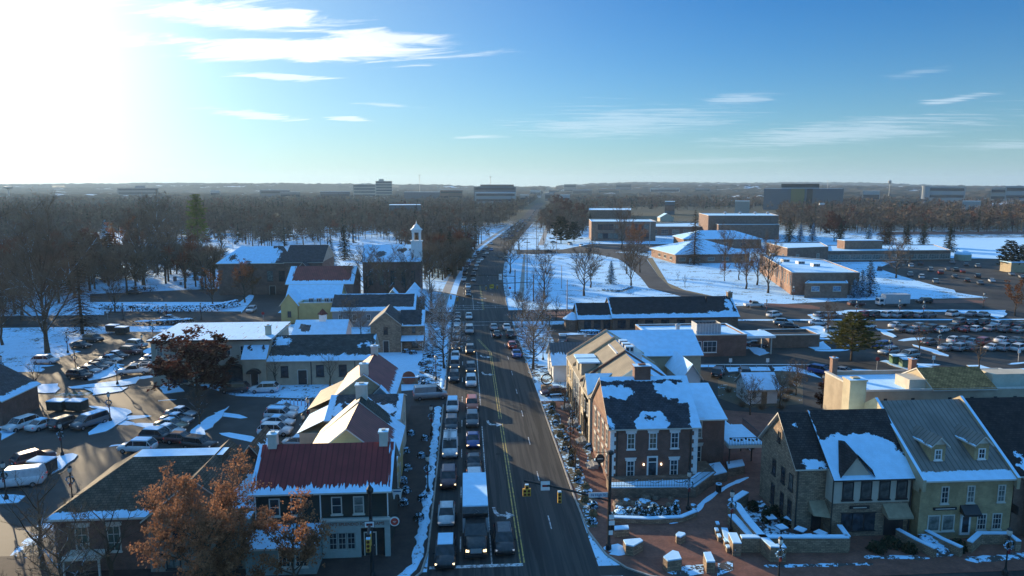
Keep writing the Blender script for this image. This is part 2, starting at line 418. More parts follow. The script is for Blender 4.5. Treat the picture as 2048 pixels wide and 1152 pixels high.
# ================================================================ GROUND
def gz(x, y):
    """terrain height: flat town, wooded rises far out"""
    d = math.hypot(x, y)
    if d < 1500: return 0.0
    k = min((d - 1500) / 3500, 1.0); k = k * k * (3 - 2 * k)
    a = math.atan2(x, y)
    n = mnoise.noise(Vector((x / 2400, y / 2400, 3.1))) + .5 * mnoise.noise(Vector((x / 900, y / 900, 7.7)))
    side = 1 - .45 * math.exp(-((a - R(3)) / R(7)) ** 2)
    return k * (36 + 42 * n) * side
def ground():
    m, t, b = newmat('snowy_ground')
    co = t.add('ShaderNodeTexCoord').outputs['Object']; x, y, _ = t.xyz(co)
    far = t.ss(t.vm('LENGTH', co), 420, 900)
    n = t.m('ADD', t.m('MULTIPLY', t.noise(co, .16, 6, .62), .5), t.m('MULTIPLY', t.noise(co, 1.7, 4, .7), .5))
    th = t.m('ADD', .432, t.m('MULTIPLY', far, .2))
    mask = t.ss(t.m('SUBTRACT', n, th), -.02, .03)
    sn = t.mix(t.ss(t.noise(co, .5, 4), .25, .8), tuple(c * .88 for c in SNOW), SNOW)
    dirt = t.mix(t.noise(co, .3, 3), (.055, .06, .035), (.12, .095, .06))
    t.put(b.inputs['Base Color'], t.mix(mask, dirt, sn)); b.inputs['Roughness'].default_value = .85; b.inputs['Specular IOR Level'].default_value = .1
    bp = t.add('ShaderNodeBump'); bp.inputs['Strength'].default_value = .4; bp.inputs['Distance'].default_value = .15
    t.put(bp.inputs['Height'], t.noise(co, 1.1, 4)); t.put(b.inputs['Normal'], bp.outputs[0])
    rs = [0, 60, 150, 300, 600, 1000, 1500] + [1500 + 180 * k for k in range(1, 26)] + [6800, 8500, 12000, 20000]
    NA = 180; v = []; f = []
    for r in rs[1:]:
        for k in range(NA):
            a = 2 * math.pi * k / NA; px, py = r * math.sin(a), r * math.cos(a); v.append((px, py, gz(px, py)))
    v.append((0, 0, 0)); c = len(v) - 1
    for k in range(NA): f.append((c, (k + 1) % NA, k))
    for i in range(len(rs) - 2):
        for k in range(NA):
            a, q = i * NA + k, i * NA + (k + 1) % NA; f.append((a, q, q + NA, a + NA))
    me = bpy.data.meshes.new('ground'); me.from_pydata(v, [], f); me.materials.append(m); me.polygons.foreach_set('use_smooth', [True] * len(f))
    o = bpy.data.objects.new('ground', me); COL.objects.link(o); tag(o, kind='structure')
ground()

def Zf(x0, y0, k):                       # survey points read off enlarged crops of the photograph
    return lambda pts: [(x0 + x / k, y0 + y / k) for x, y in pts]
ZA = Zf(0, 600, 3.938); ZB = Zf(0, 860, 3.938); ZC = Zf(0, 980, 6.4); ZD = Zf(400, 560, 3.938); ZE = Zf(1140, 350, 3.938)
ZG = Zf(1640, 580, 5.02); ZH = Zf(1528, 350, 3.938); ZI = Zf(1180, 920, 4.966); ZJ = Zf(1430, 900, 4.572); ZK = Zf(1060, 580, 3.938)

# main road: straight near part, then a bend to the right
RL = [(-3.8, 20), (-3.8, 196)] + [tuple(P(*q)[:2]) for q in ((917, 574), (931, 541), (950, 513), (970, 492), (1000, 470), (1026, 451), (1046, 433), (1062, 416), (1077, 402), (1090, 391))]
def offset(line, d):
    out = []
    for i, p in enumerate(line):
        a = Vector(line[max(i - 1, 0)]); b = Vector(line[min(i + 1, len(line) - 1)]); t = (b - a).normalized(); n = Vector((t.y, -t.x)); out.append(tuple(Vector(p) + n * d))
    return out
def smooth_line(line, n=6):
    out = []
    for i in range(len(line) - 1):
        p0, p1, p2, p3 = [Vector(line[max(0, min(len(line) - 1, i + k))]) for k in (-1, 0, 1, 2)]
        for k in range(n):
            t = k / n; out.append(tuple(.5 * ((2 * p1) + (p2 - p0) * t + (2 * p0 - 5 * p1 + 4 * p2 - p3) * t * t + (3 * p1 - p0 - 3 * p2 + p3) * t ** 3)))
    return out + [line[-1]]
RLs = [RL[0], (-3.8, 100)] + smooth_line(RL[1:], 5)
def strip(name, d0, d1, m, z, y0=None, y1=None, wob=0., kind='structure', line=None):
    line = line or RLs
    a, c = offset(line, d0), offset(line, d1); b = MB(); rr = random.Random(3)
    for i in range(len(line) - 1):
        if y0 is not None and line[i][1] < y0: continue
        if y1 is not None and line[i + 1][1] > y1: continue
        b.face([(*a[i], z), (*c[i], z), (*c[i + 1], z), (*a[i + 1], z)], m)
    o = b.build(name); tag(o, kind=kind); return o
strip('main_road', 0, 15.9, M_ROAD, .012)
strip('verge', -2.0, 0, M_SNOW, .02, 196, 420); strip('verge', 15.9, 17.5, M_THIN, .02, 215, 700)
strip('pavement', -5, -2.2, M_CONC, .024, 196, 700)
def rect(name, x0, x1, y0, y1, m, z, kind='structure'):
    b = MB(); b.face([(x0, y0, z), (x1, y0, z), (x1, y1, z), (x0, y1, z)], m); return tag(b.build(name), kind=kind)
M_ROADK = mat('dark_tar_patch', (.022, .021, .02), .8, .2, 1.5)
# cross streets
rect('cross_street', -260, 260, 20, 60.6, M_ASPH, .008)
sheet('cross_street', [(-260, 181), (12, 181), (75, 180), (141, 176), (230, 173), (230, 213), (160, 211), (118, 208), (84, 201), (12, 198), (-260, 198)], M_ASPH, .008, px=False)
# paint
def lines(name, segs, w, m, z=.02):
    b = MB()
    for (x0, y0, x1, y1) in segs:
        d = Vector((x1 - x0, y1 - y0)).normalized(); n = Vector((d.y, -d.x)) * w / 2
        b.face([(x0 - n.x, y0 - n.y, z), (x0 + n.x, y0 + n.y, z), (x1 + n.x, y1 + n.y, z), (x1 - n.x, y1 - n.y, z)], m)
    return tag(b.build(name), kind='structure')
for k in range(16):                                   # tar seams, patches and manhole covers
    x, y = rnd.uniform(-3, 11), 64 + k * 8.3
    if k % 3 == 0: b = MB(); b.face([(x + .38 * math.cos(a), y + .38 * math.sin(a), .017) for a in [i * .524 for i in range(12)]], M_ROADK); tag(b.build('manhole_cover'), kind='structure')
    elif k % 3 == 1: rect('road_patch', x, x + rnd.uniform(1, 2.4), y, y + rnd.uniform(2, 6), M_ROADK, .015)
    else: lines('tar_seam', [(x, y, x + rnd.uniform(-.6, .6), y + rnd.uniform(6, 14))], .07, M_ROADK, .016)
lines('yellow_centre_line', [(4.9, 61.6, 4.9, 101), (5.25, 61.6, 5.25, 101), (4.9, 103, 4.95, 146), (5.25, 103, 5.3, 146), (5.1, 146, 2.6, 160), (5.4, 146, 2.9, 160), (4.9, 199, 4.9, 250), (5.2, 199, 5.2, 250)], .12, M_YEL)
lines('white_lane_line', [(2.2, 61.6, 2.2, 100), (2.2, 110, 2.2, 147), (2.2, 199, 2.2, 226)] + [(-.75, y, -.75, y + 3) for y in list(range(64, 170, 12)) + list(range(205, 260, 12))]
      + [(8.6, y, 8.6, y + 3) for y in list(range(68, 175, 12)) + list(range(202, 280, 12))] + [(6.0, 162, 6.0, 175)], .12, M_PAINT)
lines('stop_line', [(-3.6, 61.3, 5.1, 61.3), (-3.6, 199.5, 5, 199.5)], .5, M_PAINT)
lines('crosswalk_line', [(-3.8, 181, 12, 181), (-3.8, 176.5, 12, 176.5), (-3.8, 203, 12, 203), (-3.8, 206.5, 12, 206.5), (8, 58.7, 14, 58.7)], .28, M_PAINT)
def arrow(cx, cy, s=1.0):
    b = MB(); z = .021
    pts = [(-.9, 1.5), (-.65, 1.5), (-.55, .75), (-.2, .2), (.5, .05), (.5, .55), (1.35, -.15), (.5, -.85), (.5, -.35), (-.35, -.2), (-.8, .4)]
    # the turn arrow as a curved shaft and a head
    b.face([(cx + x * s, cy + y * s * 1.25, z) for x, y in ccw([(-.95, 1.5), (-.6, 1.5), (-.5, .7), (-.15, .15), (-.45, -.25), (-.8, .4)])], M_PAINT)
    b.face([(cx + x * s, cy + y * s * 1.25, z) for x, y in ccw([(-.15, .15), (.5, .05), (.5, -.35), (-.45, -.25)])], M_PAINT)
    b.face([(cx + x * s, cy + y * s * 1.25, z) for x, y in ccw([(.5, .6), (1.4, -.15), (.5, -.85)])], M_PAINT)
    return tag(b.build('turn_arrow'), kind='structure')
for q in ((1003, 1030), (986, 849), (973, 749), (969, 714), (965, 597), (960, 606)): p = P(*q); arrow(p.x, p.y)
# worn light tyre tracks
# ---- kerbs, pavements
def kerb(name, pts, w=.18, h=.14):
    b = MB(); a = offset(pts, -w / 2); c = offset(pts, w / 2)
    for i in range(len(pts) - 1):
        b.face([(*a[i], h), (*c[i], h), (*c[i + 1], h), (*a[i + 1], h)], M_CURB)
        b.face([(*c[i], 0), (*c[i], h), (*c[i + 1], h), (*c[i + 1], 0)][::-1], M_CURB); b.face([(*a[i], 0), (*a[i], h), (*a[i + 1], h), (*a[i + 1], 0)], M_CURB)
    return tag(b.build(name), kind='structure')
cR = [(30, 57.2), (20, 57.6), (16.6, 58.4), (14.6, 60), (13.2, 62.5), (12.3, 67), (12.1, 75), (12.1, 111.5)]
cL = [(-20, 56.0), (-8, 56.8), (-5.6, 58.4), (-4.3, 60.5), (-3.9, 64), (-3.8, 80), (-3.8, 110.5)]
kerb('kerb', cR); kerb('kerb', cL); kerb('kerb', [(-3.8, 119.5), (-3.8, 178)]); kerb('kerb', [(12.1, 122), (12.1, 176)]); kerb('kerb', [(12.1, 205), (12.3, 216), (14, 240)])
# left pavement: dark brick with trodden snow, thick snow ridge at the kerb
sheet('pavement', cL + [(-9, 110.5), (-9, 66), (-60, 66), (-60, 56)], brick('dark_brick_paving', (.07, .045, .04), (.05, .035, .033), (.05, .045, .04), .22, .11), .05, px=False)
sheet('pavement', [(-3.8, 119.5), (-3.8, 180), (-9, 180), (-9, 119.5)], M_THIN, .05, px=False)
sheet('pavement', cR + [(18.5, 111.5), (18.5, 78), (45, 78), (60, 66), (60, 57.2)], M_BRPAV, .05, px=False)
sheet('pavement', [(12.1, 122), (12.1, 176), (20, 176), (20, 122)], M_THIN, .05, px=False)
def mound(name, pts, w, h, m, seed=1, taper=True, parent=None, z=.05, n=5):
    """ploughed ridge of snow following pts"""
    rr = random.Random(seed); line = []
    for a, c in zip(pts, pts[1:]):
        k = max(1, int(math.dist(a, c) / .7))
        line += [(a[0] + (c[0] - a[0]) * i / k, a[1] + (c[1] - a[1]) * i / k) for i in range(k)]
    line.append(pts[-1]); rows = []
    for i, p in enumerate(line):
        a = Vector(line[max(i - 1, 0)]); c = Vector(line[min(i + 1, len(line) - 1)]); t = (c - a).normalized(); nn = Vector((t.y, -t.x))
        ww = w * rr.uniform(.6, 1.25); hh = h * rr.uniform(.5, 1.3)
        if taper and (i == 0 or i == len(line) - 1): ww *= .4; hh *= .1
        rows.append([Vector((p[0], p[1], z)) + Vector((nn.x, nn.y, 0)) * ww * (k / n * 2 - 1) + Vector((0, 0, hh * (1 - (k / n * 2 - 1) ** 2) - .03)) for k in range(n + 1)])
    b = MB()
    for r0, r1 in zip(rows, rows[1:]):
        for k in range(n): b.face([r0[k], r0[k + 1], r1[k + 1], r1[k]], m)
    o = b.build(name, parent, smooth=True); tag(o, kind='stuff') if not parent else None; return o
def snowpile(pts, w, h, label, seed=1, m=None):
    o = mound('snow_ridge', pts, w, h, m or M_SNOW, seed); tag(o, label, 'snow', None, 'stuff')
snowpile([(-9, 57.4), (-6.3, 59), (-4.9, 62), (-4.6, 70), (-4.5, 80), (-4.5, 95), (-4.6, 110)], .6, .2, 'ploughed snow along the left kerb by the corner shop', 5, snowmat('ploughed_snow', (.22, .24, .27), thr=.43, sc=1.2, sc2=5))
snowpile([(-4.4, 120), (-4.5, 140), (-4.6, 178)], .45, .15, 'ploughed snow along the left kerb in front of the stone cottage', 6)
# planting strip and beds on the right pavement
sheet('planting_strip', [(12.35, 68), (12.35, 111), (13.9, 110), (14.2, 90), (14.2, 74), (13.4, 68)], M_BED, .075, px=False)
sheet('planting_strip', [(15.5, 83), (15.9, 110), (17.2, 110), (16.2, 83)], M_BED, .075, px=False)

# ---- left lots
bigL = [(-130, 56.5), (-9, 56.5), (-9.0, 110.5), (-3.8, 110.5), (-3.8, 119.5), (-9, 119.5)] + [tuple(P(*q)[:2]) for q in ((610, 797), (470, 792))] + \
       [tuple(P(*q)[:2]) for q in ZA([(1500, 650), (1330, 600), (1230, 560), (1215, 330), (1290, 250), (1000, 250), (740, 272), (540, 345), (560, 392), (640, 405), (460, 455), (260, 505), (355, 545), (330, 565), (-500, 575)])] + [(-130, 125)]
sheet('parking_lot', bigL, M_ASPH2, .010, px=False)
for k, q in enumerate([ZA([(680, 620), (800, 560), (920, 505), (960, 540), (940, 585), (830, 620), (700, 640)]), ZA([(40, 680), (460, 660), (475, 700), (430, 735), (60, 740)]),
          ZA([(530, 690), (920, 640), (1100, 608), (1120, 620), (1060, 662), (960, 682), (560, 705)]), ZA([(640, 695), (1010, 690), (960, 722), (730, 757), (700, 725)]),
          ZA([(690, 840), (1000, 858), (1045, 890), (960, 960), (850, 1040), (700, 1070), (695, 1050), (760, 1000), (810, 950), (800, 880)]),
          ZA([(1810, 840), (1740, 930), (1560, 1120), (1480, 1060), (1540, 1000), (1640, 930)]), ZA([(1250, 700), (1290, 650), (1380, 640), (1450, 725), (1300, 748)]),
          ZA([(0, 1040), (130, 990), (250, 945), (230, 980), (0, 1110)]), ZB([(410, 358), (395, 235), (480, 200), (570, 190), (600, 205), (540, 270), (430, 350)]), ZB([(-40, 515), (120, 505), (190, 530), (130, 580), (-40, 590)]),
          ZD([(640, 950), (860, 960), (870, 1000), (800, 1050), (740, 1060), (600, 990)]), ZB([(2330, 60), (2690, 55), (2660, 110), (2350, 125)]),
          ZA([(1130, 400), (1240, 350), (1250, 400), (1150, 440)])]):
    raised('traffic_island', q, M_CURB, M_SNOW, .13)
sheet('grass_patch', ZA([(425, 738), (735, 720), (705, 752), (430, 758)]), mat('winter_grass', (.05, .085, .03), .9, .3, 4, col2=(.3, .36, .42), s2=1.2), .03)
sheet('snowy_verge', ZC([(-100, 1030), (300, 680), (480, 440), (620, 430), (730, 470), (600, 600), (330, 800), (180, 900), (-100, 1120)]), M_THIN, .03)  # thin snow colour darkens this verge in place of shade from unseen buildings
sheet('snowy_verge', ZA([(-60, 1010), (150, 905), (240, 880), (120, 955), (-60, 1045)]), M_SNOW, .03)
sheet('snowy_verge', ZD([(560, 830), (950, 800), (1010, 790), (900, 880), (640, 870)]), snowmat('patchy_snow', (.09, .085, .08), thr=.45, sc=.8), .03)
sheet('snowy_yard', [(-9, 119.8), (-9, 152), (-28, 152), (-17, 140), (-17, 119.8)], M_SNOW, .028, px=False)
sheet('driveway', ZA([(740, 1000 - 60), (820, 150), (1900, 150), (1900, 90), (820, 90)][1:]), M_ASPH, .016)
sheet('parking_lot', [(180, 604), (480, 604), (500, 588), (520, 596), (560, 590), (560, 572), (180, 588)], M_ASPH2, .012)
sheet('driveway', [(470, 640), (540, 640), (600, 585), (640, 560), (520, 560), (505, 600)], M_ASPH2, .014)

rr = random.Random(17)
for k in range(46):                                   # left-over lumps and smears of snow on the lots
    x, y = (rr.uniform(0, 600), rr.uniform(690, 890)) if k < 26 else (rr.uniform(1480, 2040), rr.uniform(640, 745)); p = P(x, y); r = rr.uniform(.5, 2.2); a = rr.uniform(-.6, .6)
    if -22 < p.x < -8: continue
    sheet('snow_patch', [(p.x + r * math.cos(t) * 2.0 * math.cos(a) - r * .5 * math.sin(t) * math.sin(a), p.y + r * math.cos(t) * 2.0 * math.sin(a) + r * .5 * math.sin(t) * math.cos(a)) for t in [i * .628 for i in range(10)]], M_SNOW, .026 + k * .0004, px=False)
# ---- right lots
bigR = [(19, 108), (38, 104), (60, 98), (130, 96), (200, 96), (240, 173), (141, 174.5), (72, 178), (20, 176)]
sheet('parking_lot', bigR, M_ASPH, .014, px=False)
sheet('parking_lot', ZH([(900, 735), (1000, 770), (1200, 830), (1380, 880), (1500, 905), (1510, 925), (1770, 965), (1770, 1030), (1560, 1045), (2400, 1130), (2500, 680), (1700, 625), (1000, 690)]), M_ASPH, .006)
for q in [ZG([(930, 550), (1100, 590), (1300, 660), (1280, 672), (1150, 640), (925, 565)]), ZG([(1480, 760), (1600, 755), (1740, 800), (1900, 830), (1850, 842), (1550, 800)]),
          ZG([(560, 390), (640, 400), (780, 470), (740, 482), (640, 450)]), ZG([(1840, 800), (2200, 790), (2200, 860), (1840, 835)]), ZG([(600, 720), (740, 705), (1290, 812), (1180, 842), (900, 812)]),
          ZG([(-120, 250), (270, 205), (1300, 203), (1860, 205), (1880, 250), (1790, 292), (1700, 262), (1250, 222), (300, 232), (-60, 300)]),
          ZG([(-200, 380), (0, 360), (200, 430), (150, 470), (-50, 480), (-160, 430)]), ZG([(-160, 560), (40, 520), (120, 600), (-40, 610)]),
          ZK([(550, 420), (760, 440), (620, 560), (430, 640), (300, 560)][:0] or [(1270, 590), (1460, 590), (1460, 612), (1270, 612)]), ZK([(1545, 612), (1880, 612), (1895, 640), (1560, 645)]),
          ZK([(1915, 610), (2048, 605), (2200, 640), (2300, 700), (2100, 650), (1920, 640)]), ZK([(1650, 420), (1720, 415), (1890, 500), (1800, 520)]), ZK([(230, 345), (630, 330), (630, 352), (230, 360)])]:
    raised('traffic_island', q, M_CURB, M_SNOW, .13)
sheet('snowy_verge', ZK([(60, 470), (200, 420), (250, 420), (160, 600), (60, 600)]), M_SNOW, .055)
sheet('brick_path', ZG([(-560, 132), (-100, 150), (0, 175), (0, 195), (-560, 165)]), M_BRPAV, .03)
sheet('brick_path', ZG([(1000, 100), (1400, 95), (1650, 110), (1650, 130), (1000, 135)]), M_BRPAV, .03)
sheet('brick_path', [(1035, 620), (1160, 622), (1160, 636), (1035, 634)], M_BRPAV, .03)
# campus drive with its tan verge, garden behind the shops
sheet('campus_drive', ZE([(-420, 590), (0, 585), (300, 600), (620, 640), (600, 660), (700, 800), (800, 890), (1220, 978), (960, 978), (620, 890), (560, 810), (440, 700), (380, 662), (300, 642), (150, 615), (-420, 625)]), M_ASPH2, .016)
sheet('verge', ZE([(600, 655), (650, 655), (770, 850), (900, 905), (1240, 978), (1200, 978), (800, 892), (700, 800)]), mat('sunlit_verge', (.20, .165, .10), .9, .3, 2), .024)  # tan stands for the sun on this verge, put into its colour
sheet('footpath', [(1036, 604), (1047, 510), (1051, 505), (1049, 560), (1047, 604)], M_CONC, .03)
sheet('footpath', [(1076, 490), (1098, 440), (1102, 440), (1088, 490)], M_CONC, .03)
sheet('parking_lot', [(1120, 500), (1180, 488), (1400, 488), (1400, 500), (1180, 505)], M_ASPH2, .02)
sheet('playing_field', [(1640, 478), (2200, 474), (2200, 520), (1560, 512)], M_SNOW, .01)
sheet('running_track', [(1760, 464), (2200, 462), (2200, 467), (1750, 470)], mat('track_surface', (.10, .07, .07), .9, .2, .3), .02)
sheet('garden_bed', ZK([(1480, 690), (1700, 640), (2100, 650), (2150, 760), (2150, 900), (1700, 930), (1480, 850)]), snowmat('mulch_garden', (.11, .09, .06), thr=.60, sc=.35, sc2=2.0), .03)
sheet('plaza', [(27.2, 77), (45, 77), (45, 79), (33, 96), (32, 82), (27.2, 82)], M_BRPAV, .048, px=False)
sheet('plaza', [(45, 78), (30, 96), (32, 108), (60, 98), (60, 66)], M_BRPAV, .045, px=False)

# ================================================================ BUILDINGS (each in its own frame: x along the front, y to the back)
WC = {}
def win(parent, x, y, z, face, w, h, kind='sash', trim=None, glass=None, nx=2, nz=2, sill=True, name='window'):
    """window as a part (frame, muntins, sill) with its pane as a sub-part; z = bottom"""
    trim = trim or M_TRIM; glass = glass or (M_GLASS if rnd.random() < .72 else M_GLASSW)
    key = (w, h, kind, trim.name, glass.name, nx, nz, sill)
    if key not in WC:
        t = .10 if w > .7 else .07; b = MB()
        for x0, x1, z0, z1 in ((-w / 2, -w / 2 + t, 0, h), (w / 2 - t, w / 2, 0, h), (-w / 2 + t, w / 2 - t, 0, t), (-w / 2 + t, w / 2 - t, h - t, h)): b.box(x0, x1, -.07, -.004, z0, z1, trim)
        for k in range(1, nx): xx = -w / 2 + w * k / nx; b.box(xx - .02, xx + .02, -.05, -.004, t, h - t, trim)
        for k in range(1, nz): zz = h * k / nz; b.box(-w / 2 + t, w / 2 - t, -.055, -.004, zz - .025, zz + .025, trim)
        if sill: b.box(-w / 2 - .08, w / 2 + .08, -.14, -.004, -.12, -.002, trim)
        if kind == 'lintel': b.box(-w / 2 - .15, w / 2 + .15, -.1, -.004, h + .002, h + .28, trim); b.box(-w / 2 - .22, w / 2 + .22, -.14, -.004, h + .283, h + .36, trim)
        p = MB(); p.face([(-w / 2 + t * .8, -.02, t * .8), (w / 2 - t * .8, -.02, t * .8), (w / 2 - t * .8, -.02, h - t * .8), (-w / 2 + t * .8, -.02, h - t * .8)], glass)
        WC[key] = (b.mesh(name), p.mesh('pane'))
    a, p = WC[key]; rz = {'F': 0, 'L': -math.pi / 2, 'R': math.pi / 2, 'B': math.pi}[face] if isinstance(face, str) else face
    o = bpy.data.objects.new(name, a); COL.objects.link(o); o.parent = parent; o.location = (x, y, z); o.rotation_euler = (0, 0, rz)
    q = bpy.data.objects.new('pane', p); COL.objects.link(q); q.parent = o
    return o
def door(parent, x, y, face, w=1.0, h=2.15, col=None, z=0.0, glass=False):
    col = col or M_DTRIM; b = MB()
    b.box(-w / 2 - .1, w / 2 + .1, -.06, -.004, 0, h + .1, M_TRIM); b.box(-w / 2, w / 2, -.085, -.061, .02, h, col)
    o = b.build('door', parent, (x, y, z)); o.rotation_euler = (0, 0, {'F': 0, 'L': -math.pi / 2, 'R': math.pi / 2, 'B': math.pi}[face])
    k = MB(); k.box(w / 2 - .16, w / 2 - .1, -.13, -.086, 1.0, 1.12, M_METAL); k.build('handle', o)
    if glass: p = MB(); p.box(-w / 2 + .14, w / 2 - .14, -.095, -.086, .3, h - .15, M_GLASS); p.build('pane', o)
    return o
def gable(parent, x0, x1, y0, y1, eave, ridge, axis, wm, r1, r2=None, ov=.4, rk=.35, trim=None, walls=True, roofname='roof', off=.5, gm=None, base=0.0):
    """wall part + roof part. axis 'x': r1 covers the slope facing the front, r2 the back; axis 'y': r1 left, r2 right. off = ridge position"""
    r2 = r2 or r1; trim = trim or M_TRIM; gm = gm or wm
    if walls:
        b = MB(); z1 = eave
        b.face([(x0, y0, base), (x1, y0, base), (x1, y0, z1), (x0, y0, z1)], wm); b.face([(x1, y0, base), (x1, y1, base), (x1, y1, z1), (x1, y0, z1)], wm)
        b.face([(x1, y1, base), (x0, y1, base), (x0, y1, z1), (x1, y1, z1)], wm); b.face([(x0, y1, base), (x0, y0, base), (x0, y0, z1), (x0, y1, z1)], wm)
        if axis == 'x':
            ym = y0 + (y1 - y0) * off
            b.face([(x0, y1, z1), (x0, y0, z1), (x0, ym, ridge)], gm); b.face([(x1, y0, z1), (x1, y1, z1), (x1, ym, ridge)], gm)
        else:
            xm = x0 + (x1 - x0) * off
            b.face([(x0, y0, z1), (x1, y0, z1), (xm, y0, ridge)], gm); b.face([(x1, y1, z1), (x0, y1, z1), (xm, y1, ridge)], gm)
        b.build('wall', parent)
    b = MB(); t = .16
    def slab(e0, e1, g1, g0, m):
        e0, e1, g1, g0 = [Vector(p) for p in (e0, e1, g1, g0)]; dn = Vector((0, 0, -t))
        b.face([e0, e1, g1, g0], m, local=True); b.face([g0 + dn, g1 + dn, e1 + dn, e0 + dn], trim)
        b.face([e0 + dn, e1 + dn, e1, e0], trim); b.face([e1 + dn, g1 + dn, g1, e1], trim); b.face([g0 + dn, e0 + dn, e0, g0], trim)
    zt = t + .02
    if axis == 'x':
        ym = y0 + (y1 - y0) * off; s1 = (ridge - eave) / (ym - y0); s2 = (ridge - eave) / (y1 - ym); a, c = x0 - rk, x1 + rk
        slab((a, y0 - ov, eave - s1 * ov + zt), (c, y0 - ov, eave - s1 * ov + zt), (c, ym, ridge + zt), (a, ym, ridge + zt), r1)
        slab((c, y1 + ov, eave - s2 * ov + zt), (a, y1 + ov, eave - s2 * ov + zt), (a, ym, ridge + zt), (c, ym, ridge + zt), r2)
    else:
        xm = x0 + (x1 - x0) * off; s1 = (ridge - eave) / (xm - x0); s2 = (ridge - eave) / (x1 - xm); a, c = y0 - rk, y1 + rk
        slab((x0 - ov, c, eave - s1 * ov + zt), (x0 - ov, a, eave - s1 * ov + zt), (xm, a, ridge + zt), (xm, c, ridge + zt), r1)
        slab((x1 + ov, a, eave - s2 * ov + zt), (x1 + ov, c, eave - s2 * ov + zt), (xm, c, ridge + zt), (xm, a, ridge + zt), r2)
    return b.build(roofname, parent)
def hip(parent, x0, x1, y0, y1, eave, ridge, wm, rf, rl=None, rr=None, rb=None, inset=None, ov=.5, trim=None, walls=True, top=None, deck=None):
    """hip roof; deck=(x0,x1,y0,y1) gives it a flat top instead of a ridge"""
    rl, rr, rb = rl or rf, rr or rf, rb or rf; trim = trim or M_TRIM
    if walls:
        b = MB(); b.box(x0, x1, y0, y1, 0, eave, wm, skip='d'); b.build('wall', parent)
    a, c, e, f = x0 - ov, x1 + ov, y0 - ov, y1 + ov; b = MB()
    if deck: d0, d1, d2, d3 = deck
    else:
        ym = (y0 + y1) / 2; ins = inset if inset is not None else (y1 - y0) / 2; d0, d1, d2, d3 = x0 + ins, x1 - ins, ym, ym
    ez = eave + .05
    A, B, C, D = Vector((a, e, ez)), Vector((c, e, ez)), Vector((c, f, ez)), Vector((a, f, ez))
    p, q, r, s = Vector((d0, d2, ridge)), Vector((d1, d2, ridge)), Vector((d1, d3, ridge)), Vector((d0, d3, ridge))
    b.face([A, B, q, p], rf, True); b.face([C, D, s, r], rb, True)
    b.face([B, C, r, q] if deck else [B, C, q], rr, True); b.face([D, A, p, s] if deck else [D, A, p], rl, True)
    if deck: b.face([p, q, r, s], top or rf, True)
    dn = Vector((0, 0, -.2))
    for u, v in ((A, B), (B, C), (C, D), (D, A)): b.face([u + dn, v + dn, v, u], trim)
    b.face([D + dn, C + dn, B + dn, A + dn], trim)
    return b.build('roof', parent)
def flatb(parent, poly, h, wm, top, par=.45, trim=None, cap=None, z0=0.0):
    """flat-roofed block over a polygon: wall with parapet, roof deck, coping"""
    poly = ccw(poly); n = len(poly); trim = trim or M_TRIM
    c = Vector((sum(p[0] for p in poly) / n, sum(p[1] for p in poly) / n))
    inn = [tuple(Vector(p) + (c - Vector(p)).normalized() * .45) for p in poly]
    b = MB()
    for k in range(n):
        p, q = poly[k], poly[(k + 1) % n]; b.face([(*p, z0), (*q, z0), (*q, h), (*p, h)], wm)
        p, q = inn[k], inn[(k + 1) % n]; b.face([(*q, h - par), (*p, h - par), (*p, h), (*q, h)], wm)
    b.build('wall', parent)
    b = MB(); b.face([(*p, h - par) for p in inn], top, True); b.build('roof', parent)
    b = MB()
    out = [tuple(Vector(p) - (c - Vector(p)).normalized() * .1) for p in poly]
    for k in range(n):
        k2 = (k + 1) % n
        b.face([(*out[k], h + .08), (*out[k2], h + .08), (*inn[k2], h + .08), (*inn[k], h + .08)], cap or trim)
        b.face([(*out[k], h - .15), (*out[k2], h - .15), (*out[k2], h + .08), (*out[k], h + .08)], trim)
        b.face([(*inn[k2], h - .02), (*inn[k], h - .02), (*inn[k], h + .08), (*inn[k2], h + .08)], trim)
    b.build('parapet', parent)
def chimney(parent, x, y, z0, z1, w, d, m, cap=None):
    b = MB(); b.box(x - w / 2, x + w / 2, y - d / 2, y + d / 2, z0, z1, m); b.box(x - w / 2 - .1, x + w / 2 + .1, y - d / 2 - .1, y + d / 2 + .1, z1 + .002, z1 + .18, m, top=M_SNOW)
    b.box(x - w * .22, x + w * .22, y - d * .22, y + d * .22, z1 + .182, z1 + .34, cap or m); return b.build('chimney', parent)
def unit(parent, x, y, z, w, d, h, m=None, name='rooftop_unit'):
    m = m or M_METAL; b = MB(); b.box(x - w / 2, x + w / 2, y - d / 2, y + d / 2, z, z + h, m, top=M_SNOW)
    k = int(max(2, w / .5))
    for i in range(k): xx = x - w / 2 + w * (i + .5) / k; b.box(xx - w / k * .3, xx + w / k * .3, y - d / 2 - .03, y - d / 2 - .002, z + h * .25, z + h * .8, M_DTRIM)
    return b.build(name, parent)
def extra(parent, name, *boxes, m=None, smooth=False):
    for bx in boxes: b = MB(); b.box(*bx[:6], bx[6] if len(bx) > 6 else m); q = b.build(name, parent)
    return q
def text(s, size, m, parent, loc, rot=(math.pi / 2, 0, 0), name='lettering', depth=.02):
    cu = bpy.data.curves.new(name, 'FONT'); cu.body = s; cu.size = size; cu.extrude = depth; cu.align_x = 'CENTER'; cu.align_y = 'CENTER'
    tmp = bpy.data.objects.new('tmp', cu); COL.objects.link(tmp); dg = bpy.context.evaluated_depsgraph_get(); me = bpy.data.meshes.new_from_object(tmp.evaluated_get(dg))
    bpy.data.objects.remove(tmp); me.materials.clear(); me.materials.append(m)
    o = bpy.data.objects.new(name, me); COL.objects.link(o); o.parent = parent; o.location = loc; o.rotation_euler = rot; return o
